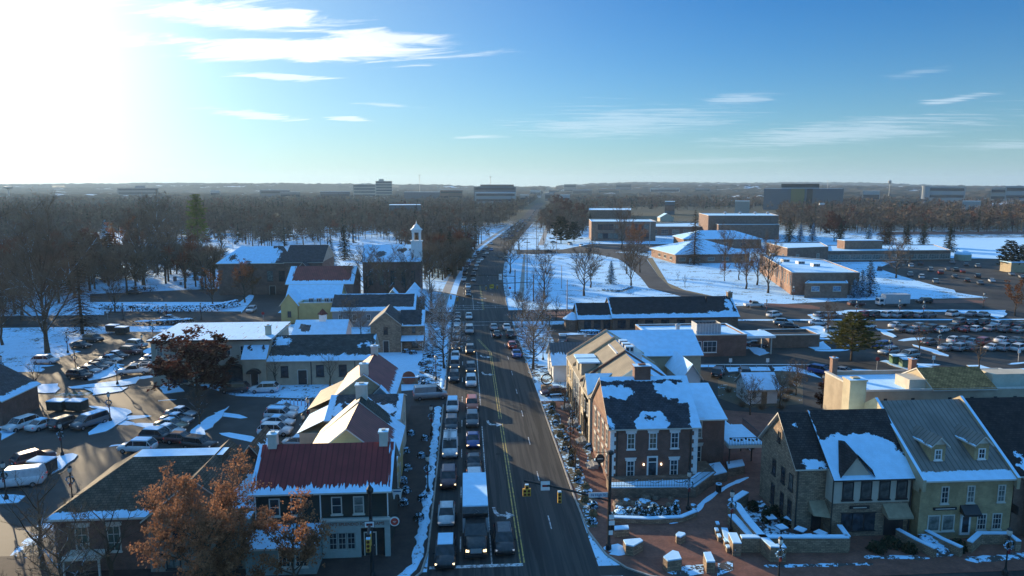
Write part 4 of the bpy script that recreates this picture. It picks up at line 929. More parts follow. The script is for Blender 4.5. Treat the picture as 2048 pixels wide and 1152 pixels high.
# ---- R4 restaurant, dark roof
o = empty('dark_roofed_restaurant', (35.9, 167.6, 0), 0, 'long restaurant with a black shingle roof and a ragged snow edge', 'restaurant')
gable(o, 0, 31.4, 0, 12, 3.2, 7.2, 'x', M_STONED, roof((.022, .026, .032), 32, 7.2, eave=1.5, left=.4, right=.3, blobs=[(30.5, 4.5, .9, 2.4), (28, 1.4, 4, 1.0)], rag=.35), gm=M_CREAM, trim=M_DTRIM)
gable(o, -8.4, -.02, .6, 9, 2.9, 6.0, 'x', M_STONED, roof((.022, .026, .032), 9, 5.6, eave=1.5, rag=.25, left=.3), gm=M_CREAM, trim=M_DTRIM, roofname='wing_roof')
chimney(o, 31.2, 6, 6.6, 8.3, 1.2, 1.2, M_STONE); 
for x in (-7, -4.6, -2.2): extra(o, 'window', (x, x + 1.7, .53, .597, .4, 2.6), m=M_GLASS)
for x in (1.2, 4.2, 8, 12, 16, 20): extra(o, 'window', (x, x + 2.0, -.07, -.003, .5, 2.6), m=M_GLASS)
extra(o, 'roof_vent', (24.5, 24.8, 4.2, 4.5, 6.0, 7.6), m=M_DTRIM)
b = MB(); b.lathe([(2.4, 2.6), (.2, 4.2)], (-9.6, 3, 0), M_SNOW, 12); b.build('turret_roof', o); b = MB(); b.lathe([(2.0, 0), (2.0, 2.6)], (-9.6, 3, 0), M_STONED, 12); b.build('turret', o)
# ---- R5 bank
o = empty('bank', (37.6, 139.9, 0), 0, 'flat roofed red brick bank with a white roof, big metal plant box and drive-through canopy', 'bank')
flatb(o, [(0, 0), (20.6, 0), (20.6, 11.8), (0, 11.8)], 4.6, M_RED, roof((.3, .3, .3), 20, 11, full=True, rag=.1), .3, cap=M_SNOW)
extra(o, 'canopy', (20.7, 27.2, .8, 6.6, 3.55, 3.95), m=M_WTRIM); extra(o, 'canopy_snow', (20.8, 27.1, .9, 6.5, 3.952, 4.05), m=M_SNOW)
extra(o, 'canopy_post', (26.4, 26.6, 1.2, 1.4, 0, 3.55), (26.4, 26.6, 6.0, 6.2, 0, 3.55), m=M_TRIM)
for x in (8.6, 11.8): win(o, x + 1, 0, .9, 'F', 2.9, 2.4, trim=M_WTRIM, nx=3, nz=2)
b = MB(); b.box(10.6, 15.8, 2.0, 5.6, 4.35, 6.6, M_METAL, skip='t')
for k in range(7): x = 10.9 + k * .72; b.box(x, x + .4, 2.3, 5.3, 5.6, 6.3, M_DTRIM)
for k in range(9): x = 10.65 + k * .62; b.box(x, x + .05, 1.95, 1.998, 4.4, 6.6, M_WTRIM)
b.build('rooftop_plant', o); b = MB(); b.lathe([(.45, 4.35), (.45, 5.5), (.6, 5.5), (.6, 5.8), (0, 6.1)], (7.6, 5.5, 0), M_METAL, 10); b.build('vent', o)
o = empty('brick_screen_building', (66, 146.6, 0), 0, 'low brown brick block with a thin snow edge beside the drive-through', 'building')
flatb(o, [(0, 0), (11.4, 0), (11.4, 6), (0, 6)], 2.9, M_BROWNB, M_ASPH, .3, cap=M_SNOW)
# ---- R6
o = empty('garden_shed', (45.4, 107.8, 0), 0, 'small white garden house with a snow roof in the garden behind the shops', 'shed')
gable(o, 0, 5, 0, 4.6, 2.6, 4.5, 'x', M_WHITE, roof((.1, .1, .1), 5.6, 3, full=True, rag=.06), M_SNOW); door(o, 2.8, 0, 'F', .9, 2.0, mat('tan_door', (.22, .15, .09))); win(o, 0, 2.3, .9, 'L', .8, 1.2); win(o, 1.1, 0, .9, 'F', .7, 1.2)
# ---- R7 stone building
o = empty('stone_tavern', (33.3, 64.4, 0), 0, 'rubble stone and cream tavern with a dark roof and a large snow patch', 'building')
M_IV = mat('ivory_render', (.46, .41, .33), .8, .08, .8)
gable(o, 0, 10.6, 1.5, 10, 7.0, 11.1, 'x', M_STONE, roof((.034, .030, .030), 11.3, 5.8, blobs=[(2.0, .5, 1.3, .6), (1.2, 4.9, .4, .3)], rag=.25), gm=M_STONE, rk=.35)
b = MB(); b.box(3.1, 11.25, 0, 1.495, 0, 3.6, M_STONE, skip='d'); b.box(3.101, 11.249, 0.001, 4.5, 3.602, 6.3, M_IV, skip='d'); b.face([(3.1, 0, 6.3), (3.1, 5.8, 6.3), (3.1, 5.8, 10.9)][::-1], M_IV); b.build('front_wall', o)
gable(o, 3.1, 11.25, 0, 11.5, 6.35, 11.25, 'x', M_IV, roof((.034, .030, .030), 8.6, 7.9, eave=3.1, left=.1, blobs=[(3.6, 3.6, 4.4, 1.6)], holes=[(8.8, 5.6, 1.0, 3.2)], rag=.18), M_SNOW, walls=False, rk=.2, trim=M_GUT, roofname='front_roof')
# cross gable on the front slope
b = MB(); RD = roof((.034, .030, .030), 4, 3, left=.0); zt = 6.45
apex, a0, a1, bk = Vector((5.3, -.25, 8.6)), Vector((3.6, -.3, 6.35)), Vector((7.2, -.3, 6.35)), Vector((4.9, 2.9, 9.1))
b.face([a0, apex, bk, Vector((3.65, .2, 6.8))][::-1], RD, True); b.face([apex, a1, Vector((7.2, .3, 6.9)), Vector((5.6, 3.0, 9.0)), bk][::-1], RD, True)
b.build('cross_gable_roof', o); b = MB(); b.face([(3.8, -.02, 6.3), (7.0, -.02, 6.3), (5.3, -.02, 8.4)], M_IV); b.build('cross_gable', o)
for x in (4.6, 6.5, 8.4, 10.2): win(o, x, 0, 3.95, 'F', 1.15, 1.9, trim=M_DTRIM, nx=1, nz=1, glass=glassmat('curtained_window', (.05, .052, .05)))
for y in (2.6, 4.4, 6.6): win(o, 0, y, 4.0, 'L', .85, 1.7, trim=M_DTRIM, nx=2, nz=2); win(o, 0, y, .7, 'L', .85, 2.2, trim=M_DTRIM, nx=2, nz=2)
win(o, 0, 5.8, 8.0, 'L', .6, 1.1, trim=M_DTRIM, nx=1, nz=2); win(o, 3.1, 2.2, 4.0, 'L', .9, 2.0, trim=M_DTRIM, nx=1, nz=1)
extra(o, 'shop_window', (4.1, 7.6, -.08, -.003, .7, 2.5), m=M_GLASS); extra(o, 'shop_window_frame', (4.0, 7.7, -.12, -.083, 2.5, 2.62), (4.0, 7.7, -.12, -.083, .6, .72), (5.2, 5.3, -.12, -.083, .72, 2.5), (6.4, 6.5, -.12, -.083, .72, 2.5), m=M_DTRIM)
extra(o, 'sign_board', (4.9, 6.9, -.14, -.003, 3.0, 3.3), m=M_DTRIM); extra(o, 'sign_mark', (5.2, 6.6, -.15, -.142, 3.1, 3.2), m=M_TRIM)
awning(o, 9.6, 0, 2.5, 2.6, mat('tan_canvas', (.30, .24, .16), .9), 1.2, .95); extra(o, 'entrance', (8.6, 10.6, -.05, -.003, .05, 2.4), m=M_DTRIM)
b = MB(); b.face([(1.4, .3, 2.2), (3.05, -.1, 2.1), (3.05, 1.45, 3.3), (1.4, 1.45, 3.3)], MATS['tan_canvas']); b.face([(1.4, .3, 2.2), (1.4, 1.45, 3.3), (1.4, 1.45, 2.2)], MATS['tan_canvas']); b.build('side_awning', o)
extra(o, 'side_door', (1.8, 2.8, 1.42, 1.497, .05, 2.3), m=M_DTRIM)
extra(o, 'downpipe', (.05, .17, 1.36, 1.497, 0, 6.8), (3.0, 3.1, -.1, -.003, 0, 6.2), (11.1, 11.22, -.12, -.003, 0, 6.2), m=M_GUT)
# ---- R8 yellow house with two dormers
o = empty('yellow_townhouse', (44.75, 63.3, 0), 0, 'yellow townhouse with a grey metal roof, two dormers and snow topped side parapets', 'townhouse')
M_YB = brick('yellow_brick', (.50, .34, .16), (.42, .29, .14), (.3, .26, .18)); GM = roof((.18, .165, .145), 10, 9.8, 'metal', eave=1.15, rag=.2)
gable(o, 0, 9.6, 0, 17, 6.4, 11.6, 'x', M_YB, GM, roof((.15, .155, .14), 10, 9.8, 'metal'), rk=-.05, ov=.4)
for x in (-.18, 9.55):
    b = MB(); t = .32
    pr = [(-.5, 6.5), (8.5, 12.15), (17.3, 6.6)]
    for (ya, za), (yb, zb) in zip(pr, pr[1:]):
        b.face([(x, ya, za), (x + t, ya, za), (x + t, yb, zb), (x, yb, zb)], M_SNOW); b.face([(x, yb, zb - 1.2), (x, ya, za - 1.2), (x, ya, za), (x, yb, zb)], M_TAN); b.face([(x + t, ya, za - 1.2), (x + t, yb, zb - 1.2), (x + t, yb, zb), (x + t, ya, za)], M_TAN)
    b.face([(x, -.5, 5.3), (x + t, -.5, 5.3), (x + t, -.5, 6.5), (x, -.5, 6.5)], M_TAN)
    if x < 0: b.face([(x, 17, 0), (x, 9.8, 0), (x, 9.8, 10.2), (x, 17, 5.6)], M_TAN); b.face([(x - .002, 0, 5), (x - .002, 9.8, 5), (x - .002, 9.8, 10.2), (x - .002, 8.5, 10.95), (x - .002, 0, 5.6)][::-1], M_TAN)
    b.build('side_parapet', o)
chimney(o, -1.0, 11.2, 0, 13.4, 1.9, 1.5, M_TAN)
for x in (2.6, 7.2):
    b = MB(); b.box(x - .75, x + .75, 1.6, 4.4, 6.9, 9.3, M_YB, skip='d'); b.face([(x - .75, 1.598, 9.3), (x + .75, 1.598, 9.3), (x, 1.598, 10.0)], M_TRIM); d = b.build('dormer', o)
    gable(d, x - .75, x + .75, 1.5, 4.9, 9.25, 10.0, 'y', M_YB, roof((.15, .155, .14), 3, 1.3, 'metal', eave=.12, rag=.2), roof((.15, .155, .14), 3, 1.3, 'metal'), walls=False, ov=.25, rk=.25, roofname='dormer_roof')
    win(o, x, 1.6, 7.7, 'F', .75, 1.1, trim=M_WTRIM, nx=2, nz=2)
for x in (2.5, 5.2, 8.4): win(o, x, 0, 3.8, 'F', .8, 1.8, trim=M_TRIM, nx=2, nz=3, glass=M_GLASSW if x > 3 else M_GLASS)
for x in (1.6, 3.1): win(o, x, 0, .9, 'F', 1.3, 1.7, trim=M_TRIM, nx=1, nz=1, glass=M_GLASSW)
for x in (6.6, 8.2): win(o, x, 0, .9, 'F', 1.0, 1.7, trim=M_TRIM, nx=3, nz=3)
door(o, 4.9, 0, 'F', .95, 2.1, M_WTRIM, .4, True); awning(o, 5.1, 0, 2.9, 1.8, M_BLACK, .8, .7)
extra(o, 'sign_board', (1.4, 3.8, -.14, -.003, 3.15, 3.42), m=M_DTRIM); extra(o, 'sign_mark', (1.6, 3.6, -.15, -.142, 3.24, 3.33), m=M_TRIM)
# ---- R9
o = empty('brick_townhouse', (54.7, 63.6, 0), 0, 'brick townhouse with a nearly black roof at the right edge of the photo', 'townhouse')
gable(o, 0, 16, 0, 17, 6.5, 11.6, 'x', M_BROWNB, roof((.022, .018, .018), 17, 9.8, eave=.0, blobs=[(1.6, 1.2, .8, 1.4)], rag=.3), rk=-.05)
gable(o, 1.2, 6.2, -.8, 4, 6.3, 8.4, 'y', M_BROWNB, roof((.1, .1, .1), 4, 3, full=True), roof((.022, .018, .018), 4, 3), roofname='bay_roof')
for x in (2, 4.5, 8): win(o, x, -.8 if x < 6 else 0, 3.8, 'F', .9, 1.8, trim=M_TRIM); win(o, x, -.8 if x < 6 else 0, .8, 'F', 1.1, 2.0, trim=M_TRIM)
extra(o, 'hanging_sign', (-.1, -.04, -.9, -.1, 2.6, 3.5), m=M_DTRIM)
# ---- R10 rear block
o = empty('rear_parapet_block', (50.8, 84.6, 0), 0, 'cream parapet block with little square openings and a snowy roof behind the townhouses', 'building')
flatb(o, [(0, 0), (26, 0), (26, 9.5), (0, 9.5)], 9.0, mat('tan_parapet_render', (.38, .31, .22), .85, .14, .5), roof((.3, .3, .3), 14, 9, full=True, rag=.08), .5, cap=M_TRIM)
for x in (2.9, 6.6, 11.6, 14.6, 17.8, 20.5): extra(o, 'opening', (x, x + .45, -.04, -.003, 7.2, 7.9), m=M_DTRIM)
gable(o, 9.5, 18, .2, 7, 9.0, 10.8, 'x', M_TAN, roof((.36, .19, .07), 9, 4), rk=.1, roofname='pitched_roof'); chimney(o, .9, 9.0, 0, 11.0, .75, .75, M_ORB); chimney(o, 12.6, 9.2, 0, 10.6, .75, .75, M_ORB)
extra(o, 'rooftop_box', (7.2, 9.6, 1.5, 4.6, 8.5, 9.9), m=M_CREAM); extra(o, 'rooftop_wall', (19, 25, 2, 4.5, 8.5, 10.3), m=M_CREAM)

# ================================================================ CAMPUS
def pxpoly(pts, z): return [tuple(P(x, y, z)[:2]) for x, y in pts]
def local(o, pts): return [(x - o.location.x, y - o.location.y) for x, y in pts]
def campus(name, label, pts, h, wm, top=None, par=.3, cat='school building', z=None):
    w = pxpoly(pts, h if z is None else z); o = empty(name, (w[0][0], w[0][1], 0), 0, label, cat)
    flatb(o, local(o, w), h, wm, top or M_SNOW, par, cap=M_SNOW); o['poly'] = 0; return o, local(o, w)
def walls_windows(o, p, q, n, z, w, h, **k):
    """n windows along the wall from p to q (outward normal to the right of p->q)"""
    p, q = Vector(p), Vector(q); d = q - p; a = math.atan2(d.y, d.x); nn = Vector((d.y, -d.x)).normalized() * .005
    for i in range(n): c = p + d * ((i + .5) / n) + nn; win(o, c.x, c.y, z, a, w, h, **k)
o, w = campus('classroom_block', 'long orange brick classroom block with a white roof, long side lit by the sun', [(1585, 545), (1720, 545), (1648, 519), (1520, 508)], 7.4, M_ORB)
i0 = w; walls_windows(o, w[3], w[0], 14, 2.6, 1.1, 3.6, nx=2, nz=4, sill=False)
for q in ((1570, 523), (1600, 527), (1545, 512), (1630, 532)): p = P(*q, 7.2); unit(o, p.x - o.location.x, p.y - o.location.y, 7.12, 2.4, 2.4, 1.0)
o, w = campus('brick_store', 'small orange brick store with blue doors in front of the classroom block', [(1610, 566), (1696, 566), (1690, 556), (1625, 556)], 4.8, M_ORB, par=.2)
walls_windows(o, w[0], w[1], 2, 2.2, 2.6, 1.6, glass=glassmat('blue_panel', (.12, .2, .28)))
o, w = campus('upper_classroom_block', 'tan brick upper block with a white flat roof left of the low wing', [(1575, 496), (1657, 493), (1640, 484), (1533, 485)], 9.0, M_BROWNB)
walls_windows(o, w[3], w[0], 3, 4, 2, 2); walls_windows(o, w[0], w[1], 2, 3.6, 1.5, 2.5)
o, w = campus('low_classroom_wing', 'long low classroom wing with a band of pale windows and a snowy roof', [(1655, 502), (1902, 500), (1868, 489), (1652, 490)], 5.2, M_BROWNB)
walls_windows(o, w[0], w[1], 11, 1.0, 5.2, 2.4, nx=4, nz=2, glass=M_GLASSW)
p = P(1680, 500, 5.2); o2 = extra(o, 'roof_house', (p.x - o.location.x + 6, p.x - o.location.x + 25, p.y - o.location.y + 7, p.y - o.location.y + 14, 5.0, 9.0), m=M_ORB)
extra(o, 'roof_house_snow', (p.x - o.location.x + 5.8, p.x - o.location.x + 25.2, p.y - o.location.y + 6.8, p.y - o.location.y + 14.2, 9.002, 9.2), m=M_SNOW)
def rotpoly(name, label, a, b_, depth, eave, ridge, wm, rf, rs, cat='school building', inset=None):
    """hip-roofed block whose front eave runs from pixel a to pixel b_ (at eave height)"""
    A, B_ = P(*a, eave), P(*b_, eave); d = B_ - A; o = empty(name, (A.x, A.y, 0), math.atan2(d.y, d.x), label, cat)
    hip(o, 0, d.length, 0, depth, eave, ridge, wm, rf, rl=rs, inset=inset, ov=1.0, trim=M_TRIM); return o, d.length
o, L = rotpoly('hipped_school_hall', 'single-storey brick hall with a broad snowy hip roof in front of the campus drive', (1352, 509), (1499, 507), 34, 4.2, 9.6, M_ORB, roof((.15, .15, .15), 40, 20, full=True, rag=.1), M_SNOW, inset=15)
for x in (3, 10, 17, 24, 31): win(o, x, 0, 1.2, 'F', 3.2, 1.5, nx=3, nz=1)
door(o, 7, 0, 'F', 1.2, 2.4, M_WTRIM)
for y in (6, 14, 22): win(o, 0, y, 1.2, 'L', 3.2, 1.6, nx=3, nz=1)
o, L = rotpoly('rear_school_hall', 'second hip-roofed brick hall standing behind the first one', (1368, 478), (1523, 478), 26, 5.4, 9.6, M_ORB, M_SNOW, M_SNOW, inset=12)
for x in (4, 14, 24, 34): win(o, x, 0, 1.2, 'F', 3, 2.2, nx=3, nz=1)
o, w = campus('gymnasium', 'tall windowless brown brick gymnasium with a white flat roof and small vents', [(1417, 431), (1557, 431), (1540, 426), (1398, 426)], 15.5, M_BROWNB)
for x in (1450, 1480, 1510, 1535): p = P(x, 427.5, 15.5); b = MB(); b.lathe([(.9, 15.3), (.9, 16.6), (1.2, 16.7), (0, 17.3)], (p.x - o.location.x, p.y - o.location.y, 0), M_METAL, 8); b.build('vent', o)
o, w = campus('gymnasium_annex', 'lower brown brick annex with a bluish snow roof in front of the gymnasium', [(1437, 449), (1559, 449), (1540, 444), (1418, 443)], 10.0, M_BROWNB)
o, w = campus('office_wing', 'three-storey orange brick office wing with dark window bands beyond the lawn', [(1183, 443), (1312, 443), (1300, 438), (1178, 438)], 12.6, M_ORB)
for fz in (1.6, 7.4): walls_windows(o, Vector(w[0]) + (Vector(w[1]) - Vector(w[0])) * .1, Vector(w[0]) + (Vector(w[1]) - Vector(w[0])) * .42, 4, fz, 3.2, 3.4, nx=2, nz=2, trim=M_DTRIM); walls_windows(o, Vector(w[0]) + (Vector(w[1]) - Vector(w[0])) * .55, Vector(w[0]) + (Vector(w[1]) - Vector(w[0])) * .9, 4, fz, 3.2, 3.4, nx=2, nz=2, trim=M_DTRIM)
o, w = campus('link_building', 'low dark glazed link building between the office wing and the halls', [(1296, 453), (1430, 453), (1400, 445), (1296, 447)], 6.5, M_BROWNB)
walls_windows(o, w[0], w[1], 6, 1.2, 5, 3, nx=4, nz=2)
o, w = campus('far_school_block', 'dark school block with a thin snow roof behind the office wing', [(1178, 420), (1262, 420), (1262, 416), (1178, 416)], 9, M_BROWNB)
o = empty('far_white_gable_house', tuple(P(1320, 443)[:2]) + (0,), 0, 'small gabled house with a sunlit snow roof between the campus trees', 'house')
gable(o, 0, 14, 0, 10, 4, 8, 'y', M_CREAM, M_SNOW, M_SNOW)
p = P(1925, 520); o = empty('round_tank', tuple(p[:2]) + (0,), 0, 'pale green domed storage tank by the upper parking lot', 'tank')
b = MB(); b.lathe([(3.6, 0), (3.6, 2.8)], (0, 0, 0), mat('tank_green', (.35, .42, .33)), 16); b.build('wall', o); b = MB(); b.lathe([(3.6, 2.8), (3.0, 3.8), (1.6, 4.5), (0, 4.8)], (0, 0, 0), M_SNOW, 16); b.build('dome', o)
p = P(2035, 545); o = empty('field_shed', tuple(p[:2]) + (0,), 0, 'small tan shed with a snow roof at the right edge by the playing field', 'shed')
extra(o, 'wall', (-3, 8, 0, 6, 0, 4), m=M_TAN); extra(o, 'roof', (-3.2, 8.2, -.2, 6.2, 4.002, 4.3), m=M_SNOW)

# ================================================================ FAR BUILDINGS
def far(name, label, x0, x1, yt, dist, m, floors=0, roofm=None, cat='office building', wm=None, dep=40, base_extra=0):
    """block spanning pixels x0..x1 at the given distance with its top at row yt"""
    px = lambda x, y: P_dist(x, y, dist)
    a, c = px(x0, yt), px(x1, yt); gzv = min(gz(a.x, a.y), gz(c.x, c.y)) - 1; h = a.z - gzv
    d = c - a; o = empty(name, (a.x, a.y, gzv), math.atan2(d.y, d.x), label, cat); w = Vector((d.x, d.y)).length
    b = MB(); b.box(0, w, 0, dep, 0, h, m, top=roofm or M_SNOW, skip='d'); b.build('wall', o)
    for k in range(floors):
        z = h * (k + .35) / floors; fl = h / floors * .4
        extra(o, 'window_band', (w * .03, w * .97, -.3, -.02, z, z + fl), m=wm or M_GLASS)
    return o, w, h
def P_dist(px, py, dist):
    x = (px - 1024) / FPX; y = (576 - py) / FPX
    f = math.cos(PITCH) + y * math.sin(PITCH); u = -math.sin(PITCH) + y * math.cos(PITCH)
    dx, dy = x * math.cos(YAW) + f * math.sin(YAW), -x * math.sin(YAW) + f * math.cos(YAW)
    t = dist / math.hypot(dx, dy); return Vector((dx * t, dy * t, CAM_H + u * t))
M_FC = mat('far_concrete', (.36, .33, .28), .8, .05); M_FB = mat('far_brick', (.2, .13, .1), .8, .1); M_FW = mat('far_white_panel', (.36, .38, .37), .7, .05); M_FD = mat('far_dark_roof', (.05, .045, .035), .7, .1); M_FG = mat('far_grey_panel', (.12, .145, .16), .7, .1)
o, w, h = far('office_tower', 'stepped beige office tower on the skyline above the church', 751, 784, 362, 1900, M_FC, 7); extra(o, 'penthouse', (w * .2, w * .5, 5, 20, h, h + 5), m=M_FC)
far('office_slab', 'long beige office slab attached to the left of the skyline tower', 706, 751, 369, 1900, M_FC, 5)
o, w, h = far('grey_office_block', 'wide grey and white office block left of the road near the horizon', 948, 1032, 373, 1250, M_FG, 4, cat='office building'); extra(o, 'upper_storey', (w * .15, w * .95, 4, 30, h, h + 3.4), m=M_FB)
far('white_lower_wing', 'white panelled lower wing in front of the grey office block', 950, 1032, 385, 1180, M_FW, 3)
far('blue_roofed_store', 'low store with a wide blue snow roof left of the grey office block', 808, 880, 384, 1500, M_FG, 0)
far('brick_apartments', 'narrow brick apartment block between the blue roof and the grey offices', 880, 925, 380, 1400, M_FB, 3)
far('long_white_roof', 'long flat store with a bright white roof above the church tower', 778, 842, 410, 760, M_FG, 0, dep=30)
far('skyline_office', 'pale office block on the far left skyline', 234, 316, 376, 2300, M_FG, 3); far('skyline_penthouse', 'raised middle block of the far left skyline', 270, 290, 371.5, 2320, M_FG, 1)
far('teal_office', 'teal glass office above the left woods', 520, 580, 380, 1900, M_FG, 2)
far('horizon_block', 'flat grey block on the horizon just right of the road', 1128, 1152, 368.5, 2900, M_FG, 2); far('horizon_block', 'second flat grey block on the horizon right of the road', 1232, 1262, 368.5, 2900, M_FG, 2)
o, w, h = far('theatre_hall', 'big grey hall with a dark overhanging roof box on the right skyline', 1528, 1688, 377, 1150, M_FG, 0, dep=60)
extra(o, 'roof_box', (w * .22, w * .7, 5, 50, h, h + 7), m=M_FD); extra(o, 'pale_band', (w * .22, w * .7, 4, 51, h - 2, h + 1.2), m=M_FW); extra(o, 'gold_panel', (w * .35, w * .52, -1, -.02, 1, h), m=mat('gold_panel', (.25, .2, .07))); extra(o, 'dark_panel', (w * .55, w * .62, -1, -.02, 1, h), m=M_FD)
o, w, h = far('curved_white_office', 'white three-storey office with blue window bands on the right horizon', 1842, 1932, 373, 1500, M_FW, 3); b = MB(); b.lathe([(8, 0), (8, h + 1)], (w * .12, 4, 0), M_FW, 14); b.build('round_bay', o)
far('corner_white_office', 'white and glass office at the far right edge of the horizon', 2012, 2090, 372, 1450, M_FW, 3); far('tan_office', 'tan office with small windows beside the right edge glass office', 1983, 2012, 376, 1450, M_FC, 3)
far('low_snow_roof', 'low snow roofed house among the right woods', 1470, 1500, 402, 980, M_FC, 0, dep=20); far('low_snow_roof', 'pale snow roofed shed deep in the far right woods', 1925, 1962, 402, 900, M_FW, 0, dep=14)
for k, (x0, x1, y, D, mm) in enumerate([(1060, 1082, 381, 2100, M_FW), (1090, 1108, 386, 1700, M_FG), (1118, 1140, 390, 1250, M_FW), (1098, 1118, 379, 2500, M_FB), (1145, 1185, 379, 2300, M_FG), (1196, 1240, 378, 2500, M_FB), (1300, 1360, 376, 2700, M_FW), (1330, 1350, 403, 900, M_FG), (560, 600, 384, 1700, M_FG), (640, 700, 383, 1600, M_FG),
                                        (420, 440, 381, 1900, M_FW), (1726, 1760, 382, 1500, M_FW), (1390, 1420, 377, 2700, M_FG), (1040, 1058, 390, 1350, M_FC)]):
    names = ['beyond the end of the road', 'right of the vanishing road', 'with a green gas canopy look beside the road', 'on the skyline over the road', 'right of the road under the skyline', 'in the middle of the right skyline', 'pale and long on the right skyline', 'in the woods behind the campus', 'left of centre over the woods', 'long and low over the left woods', 'white above the tall pine', 'white beyond the theatre hall', 'grey near the campus skyline', 'tan left of the vanishing road']
    far('distant_store', 'distant low flat roofed store ' + names[k], x0, x1, y, D, mm, 1, cat='store', dep=30)
# masts on the skyline
def mast(px, yt, D, r, label, kind='radio_mast', head=False):
    a = P_dist(px, yt, D); z0 = gz(a.x, a.y) - 1; o = empty(kind, (a.x, a.y, z0), 0, label, 'mast' if not head else 'water tower'); h = a.z - z0
    b = MB(); b.tube((0, 0, 0), (0, 0, h), r, r * .5, M_METAL, 6); b.build('shaft', o)
    if head: b = MB(); b.lathe([(r * 1.1, h - 8), (r * 5, h - 5), (r * 5, h - 1.5), (0, h)], (0, 0, 0), M_FW, 12); b.build('tank', o)
    else: extra(o, 'antenna', (-r * 2, r * 2, -r * 2, r * 2, h * .97, h), m=M_METAL)
mast(839, 350, 1900, .9, 'thin radio mast on the skyline right of the office tower'); mast(981, 353, 1300, .6, 'mast standing above the grey office block'); mast(1780, 360, 1600, .6, 'water tower above the trees on the right skyline', 'water_tower', True); mast(16, 372, 2200, 2.0, 'small water tower on the far left horizon', 'water_tower', True); mast(1656, 361, 1900, .5, 'thin mast right of the theatre hall')

# ================================================================ TREES
def barkmat(name, col, snow=.5, tw=False):
    m, t, b = newmat(name); co = t.add('ShaderNodeTexCoord').outputs['Object']
    n = t.noise(co, .35, 3); c = t.mix(t.ss(n, .3, .7), tuple(x * .7 for x in col), tuple(x * 1.3 for x in col))
    oi = t.add('ShaderNodeObjectInfo'); c = t.mix(oi.outputs['Random'], c, t.mix(1.0, c, (1.35, 1.15, .95), 'MULTIPLY'))
    if snow:
        nz = t.xyz(t.add('ShaderNodeNewGeometry').outputs['Normal'])[2]
        mask = t.m('MULTIPLY', t.ss(nz, .35, .75), t.ss(t.noise(co, 1.2, 3), .62 - .25 * snow, .70 - .25 * snow)); c = t.mix(mask, c, SNOW)
    t.put(b.inputs['Base Color'], c); b.inputs['Roughness'].default_value = .95; b.inputs['Specular IOR Level'].default_value = .1
    return m
M_TWIG = barkmat('bare_twigs', (.15, .12, .09), 0); M_TWIGD = barkmat('brown_twigs', (.12, .085, .062), 0); M_TWIGR = barkmat('reddish_twigs', (.15, .065, .04), 0)
M_LIMB = barkmat('snowy_bark', (.085, .068, .052), .6); M_LIMB0 = barkmat('plain_bark', (.085, .068, .052), 0)
def leafmat(name, c1, c2, snow=0, transl=.3):
    m, t, b = newmat(name); co = t.add('ShaderNodeTexCoord').outputs['Object']
    c = t.mix(t.ss(t.noise(co, .55, 4, .7), .35, .68), c1, c2)
    c = t.mix(t.ss(t.noise(co, 5.0, 2), .3, .7), t.mix(1.0, c, (.6, .6, .6), 'MULTIPLY'), c)
    if snow:
        nz = t.xyz(t.add('ShaderNodeNewGeometry').outputs['Normal'])[2]
        c = t.mix(t.m('MULTIPLY', t.ss(t.m('ABSOLUTE', nz), .45, .8), t.ss(t.noise(co, 1.4, 3), .56 - .2 * snow, .6 - .2 * snow)), c, SNOW)
    t.put(b.inputs['Base Color'], c); b.inputs['Roughness'].default_value = .8; b.inputs['Specular IOR Level'].default_value = .15
    if transl:
        tr = t.add('ShaderNodeBsdfTranslucent'); t.put(tr.inputs[0], c); mx = t.add('ShaderNodeMixShader'); mx.inputs[0].default_value = transl
        t.l.new(b.outputs[0], mx.inputs[1]); t.l.new(tr.outputs[0], mx.inputs[2]); t.l.new(mx.outputs[0], t.n['Material Output'].inputs[0])
    return m
M_OAK = leafmat('rust_oak_leaves', (.54, .26, .13), (.28, .13, .065), transl=.45); M_REDLF = leafmat('dark_red_leaves', (.12, .04, .025), (.07, .03, .02)); M_ORLF = leafmat('orange_leaves', (.26, .11, .04), (.16, .07, .03))
M_SPR = leafmat('spruce_needles', (.030, .048, .030), (.016, .028, .020), .8, .0); M_SPR0 = leafmat('dark_needles', (.030, .045, .022), (.016, .026, .016), 0, .0)
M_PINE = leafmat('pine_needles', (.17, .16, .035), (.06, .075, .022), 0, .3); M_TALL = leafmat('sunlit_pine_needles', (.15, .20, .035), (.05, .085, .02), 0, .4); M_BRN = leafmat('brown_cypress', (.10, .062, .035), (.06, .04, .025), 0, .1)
M_HEDGE = leafmat('hedge_leaves', (.025, .035, .02), (.04, .03, .02), .5, 0)

def sliver(b, p, q, w, m, rr):
    d = q - p; n = d.cross(Vector((rr.uniform(-1, 1), rr.uniform(-1, 1), rr.uniform(-1, 1))))
    if n.length < 1e-6: return
    n = n.normalized() * w / 2; b.v += [tuple(p - n), tuple(p + n), tuple(q)]; k = len(b.v)
    if m not in b.mats: b.mats.append(m)
    b.f.append((k - 3, k - 2, k - 1)); b.mi.append(b.mats.index(m)); b.uv.append([(0, 0)] * 3)
def leafq(b, p, s, m, rr):
    a = Vector((rr.uniform(-1, 1), rr.uniform(-1, 1), rr.uniform(-1, 1))).normalized(); c = a.orthogonal().normalized() * s; a = a * s
    b.v += [tuple(p - a), tuple(p + c), tuple(p + a), tuple(p - c)]; k = len(b.v)
    if m not in b.mats: b.mats.append(m)
    b.f.append((k - 4, k - 3, k - 2, k - 1)); b.mi.append(b.mats.index(m)); b.uv.append([(0, 0)] * 4)
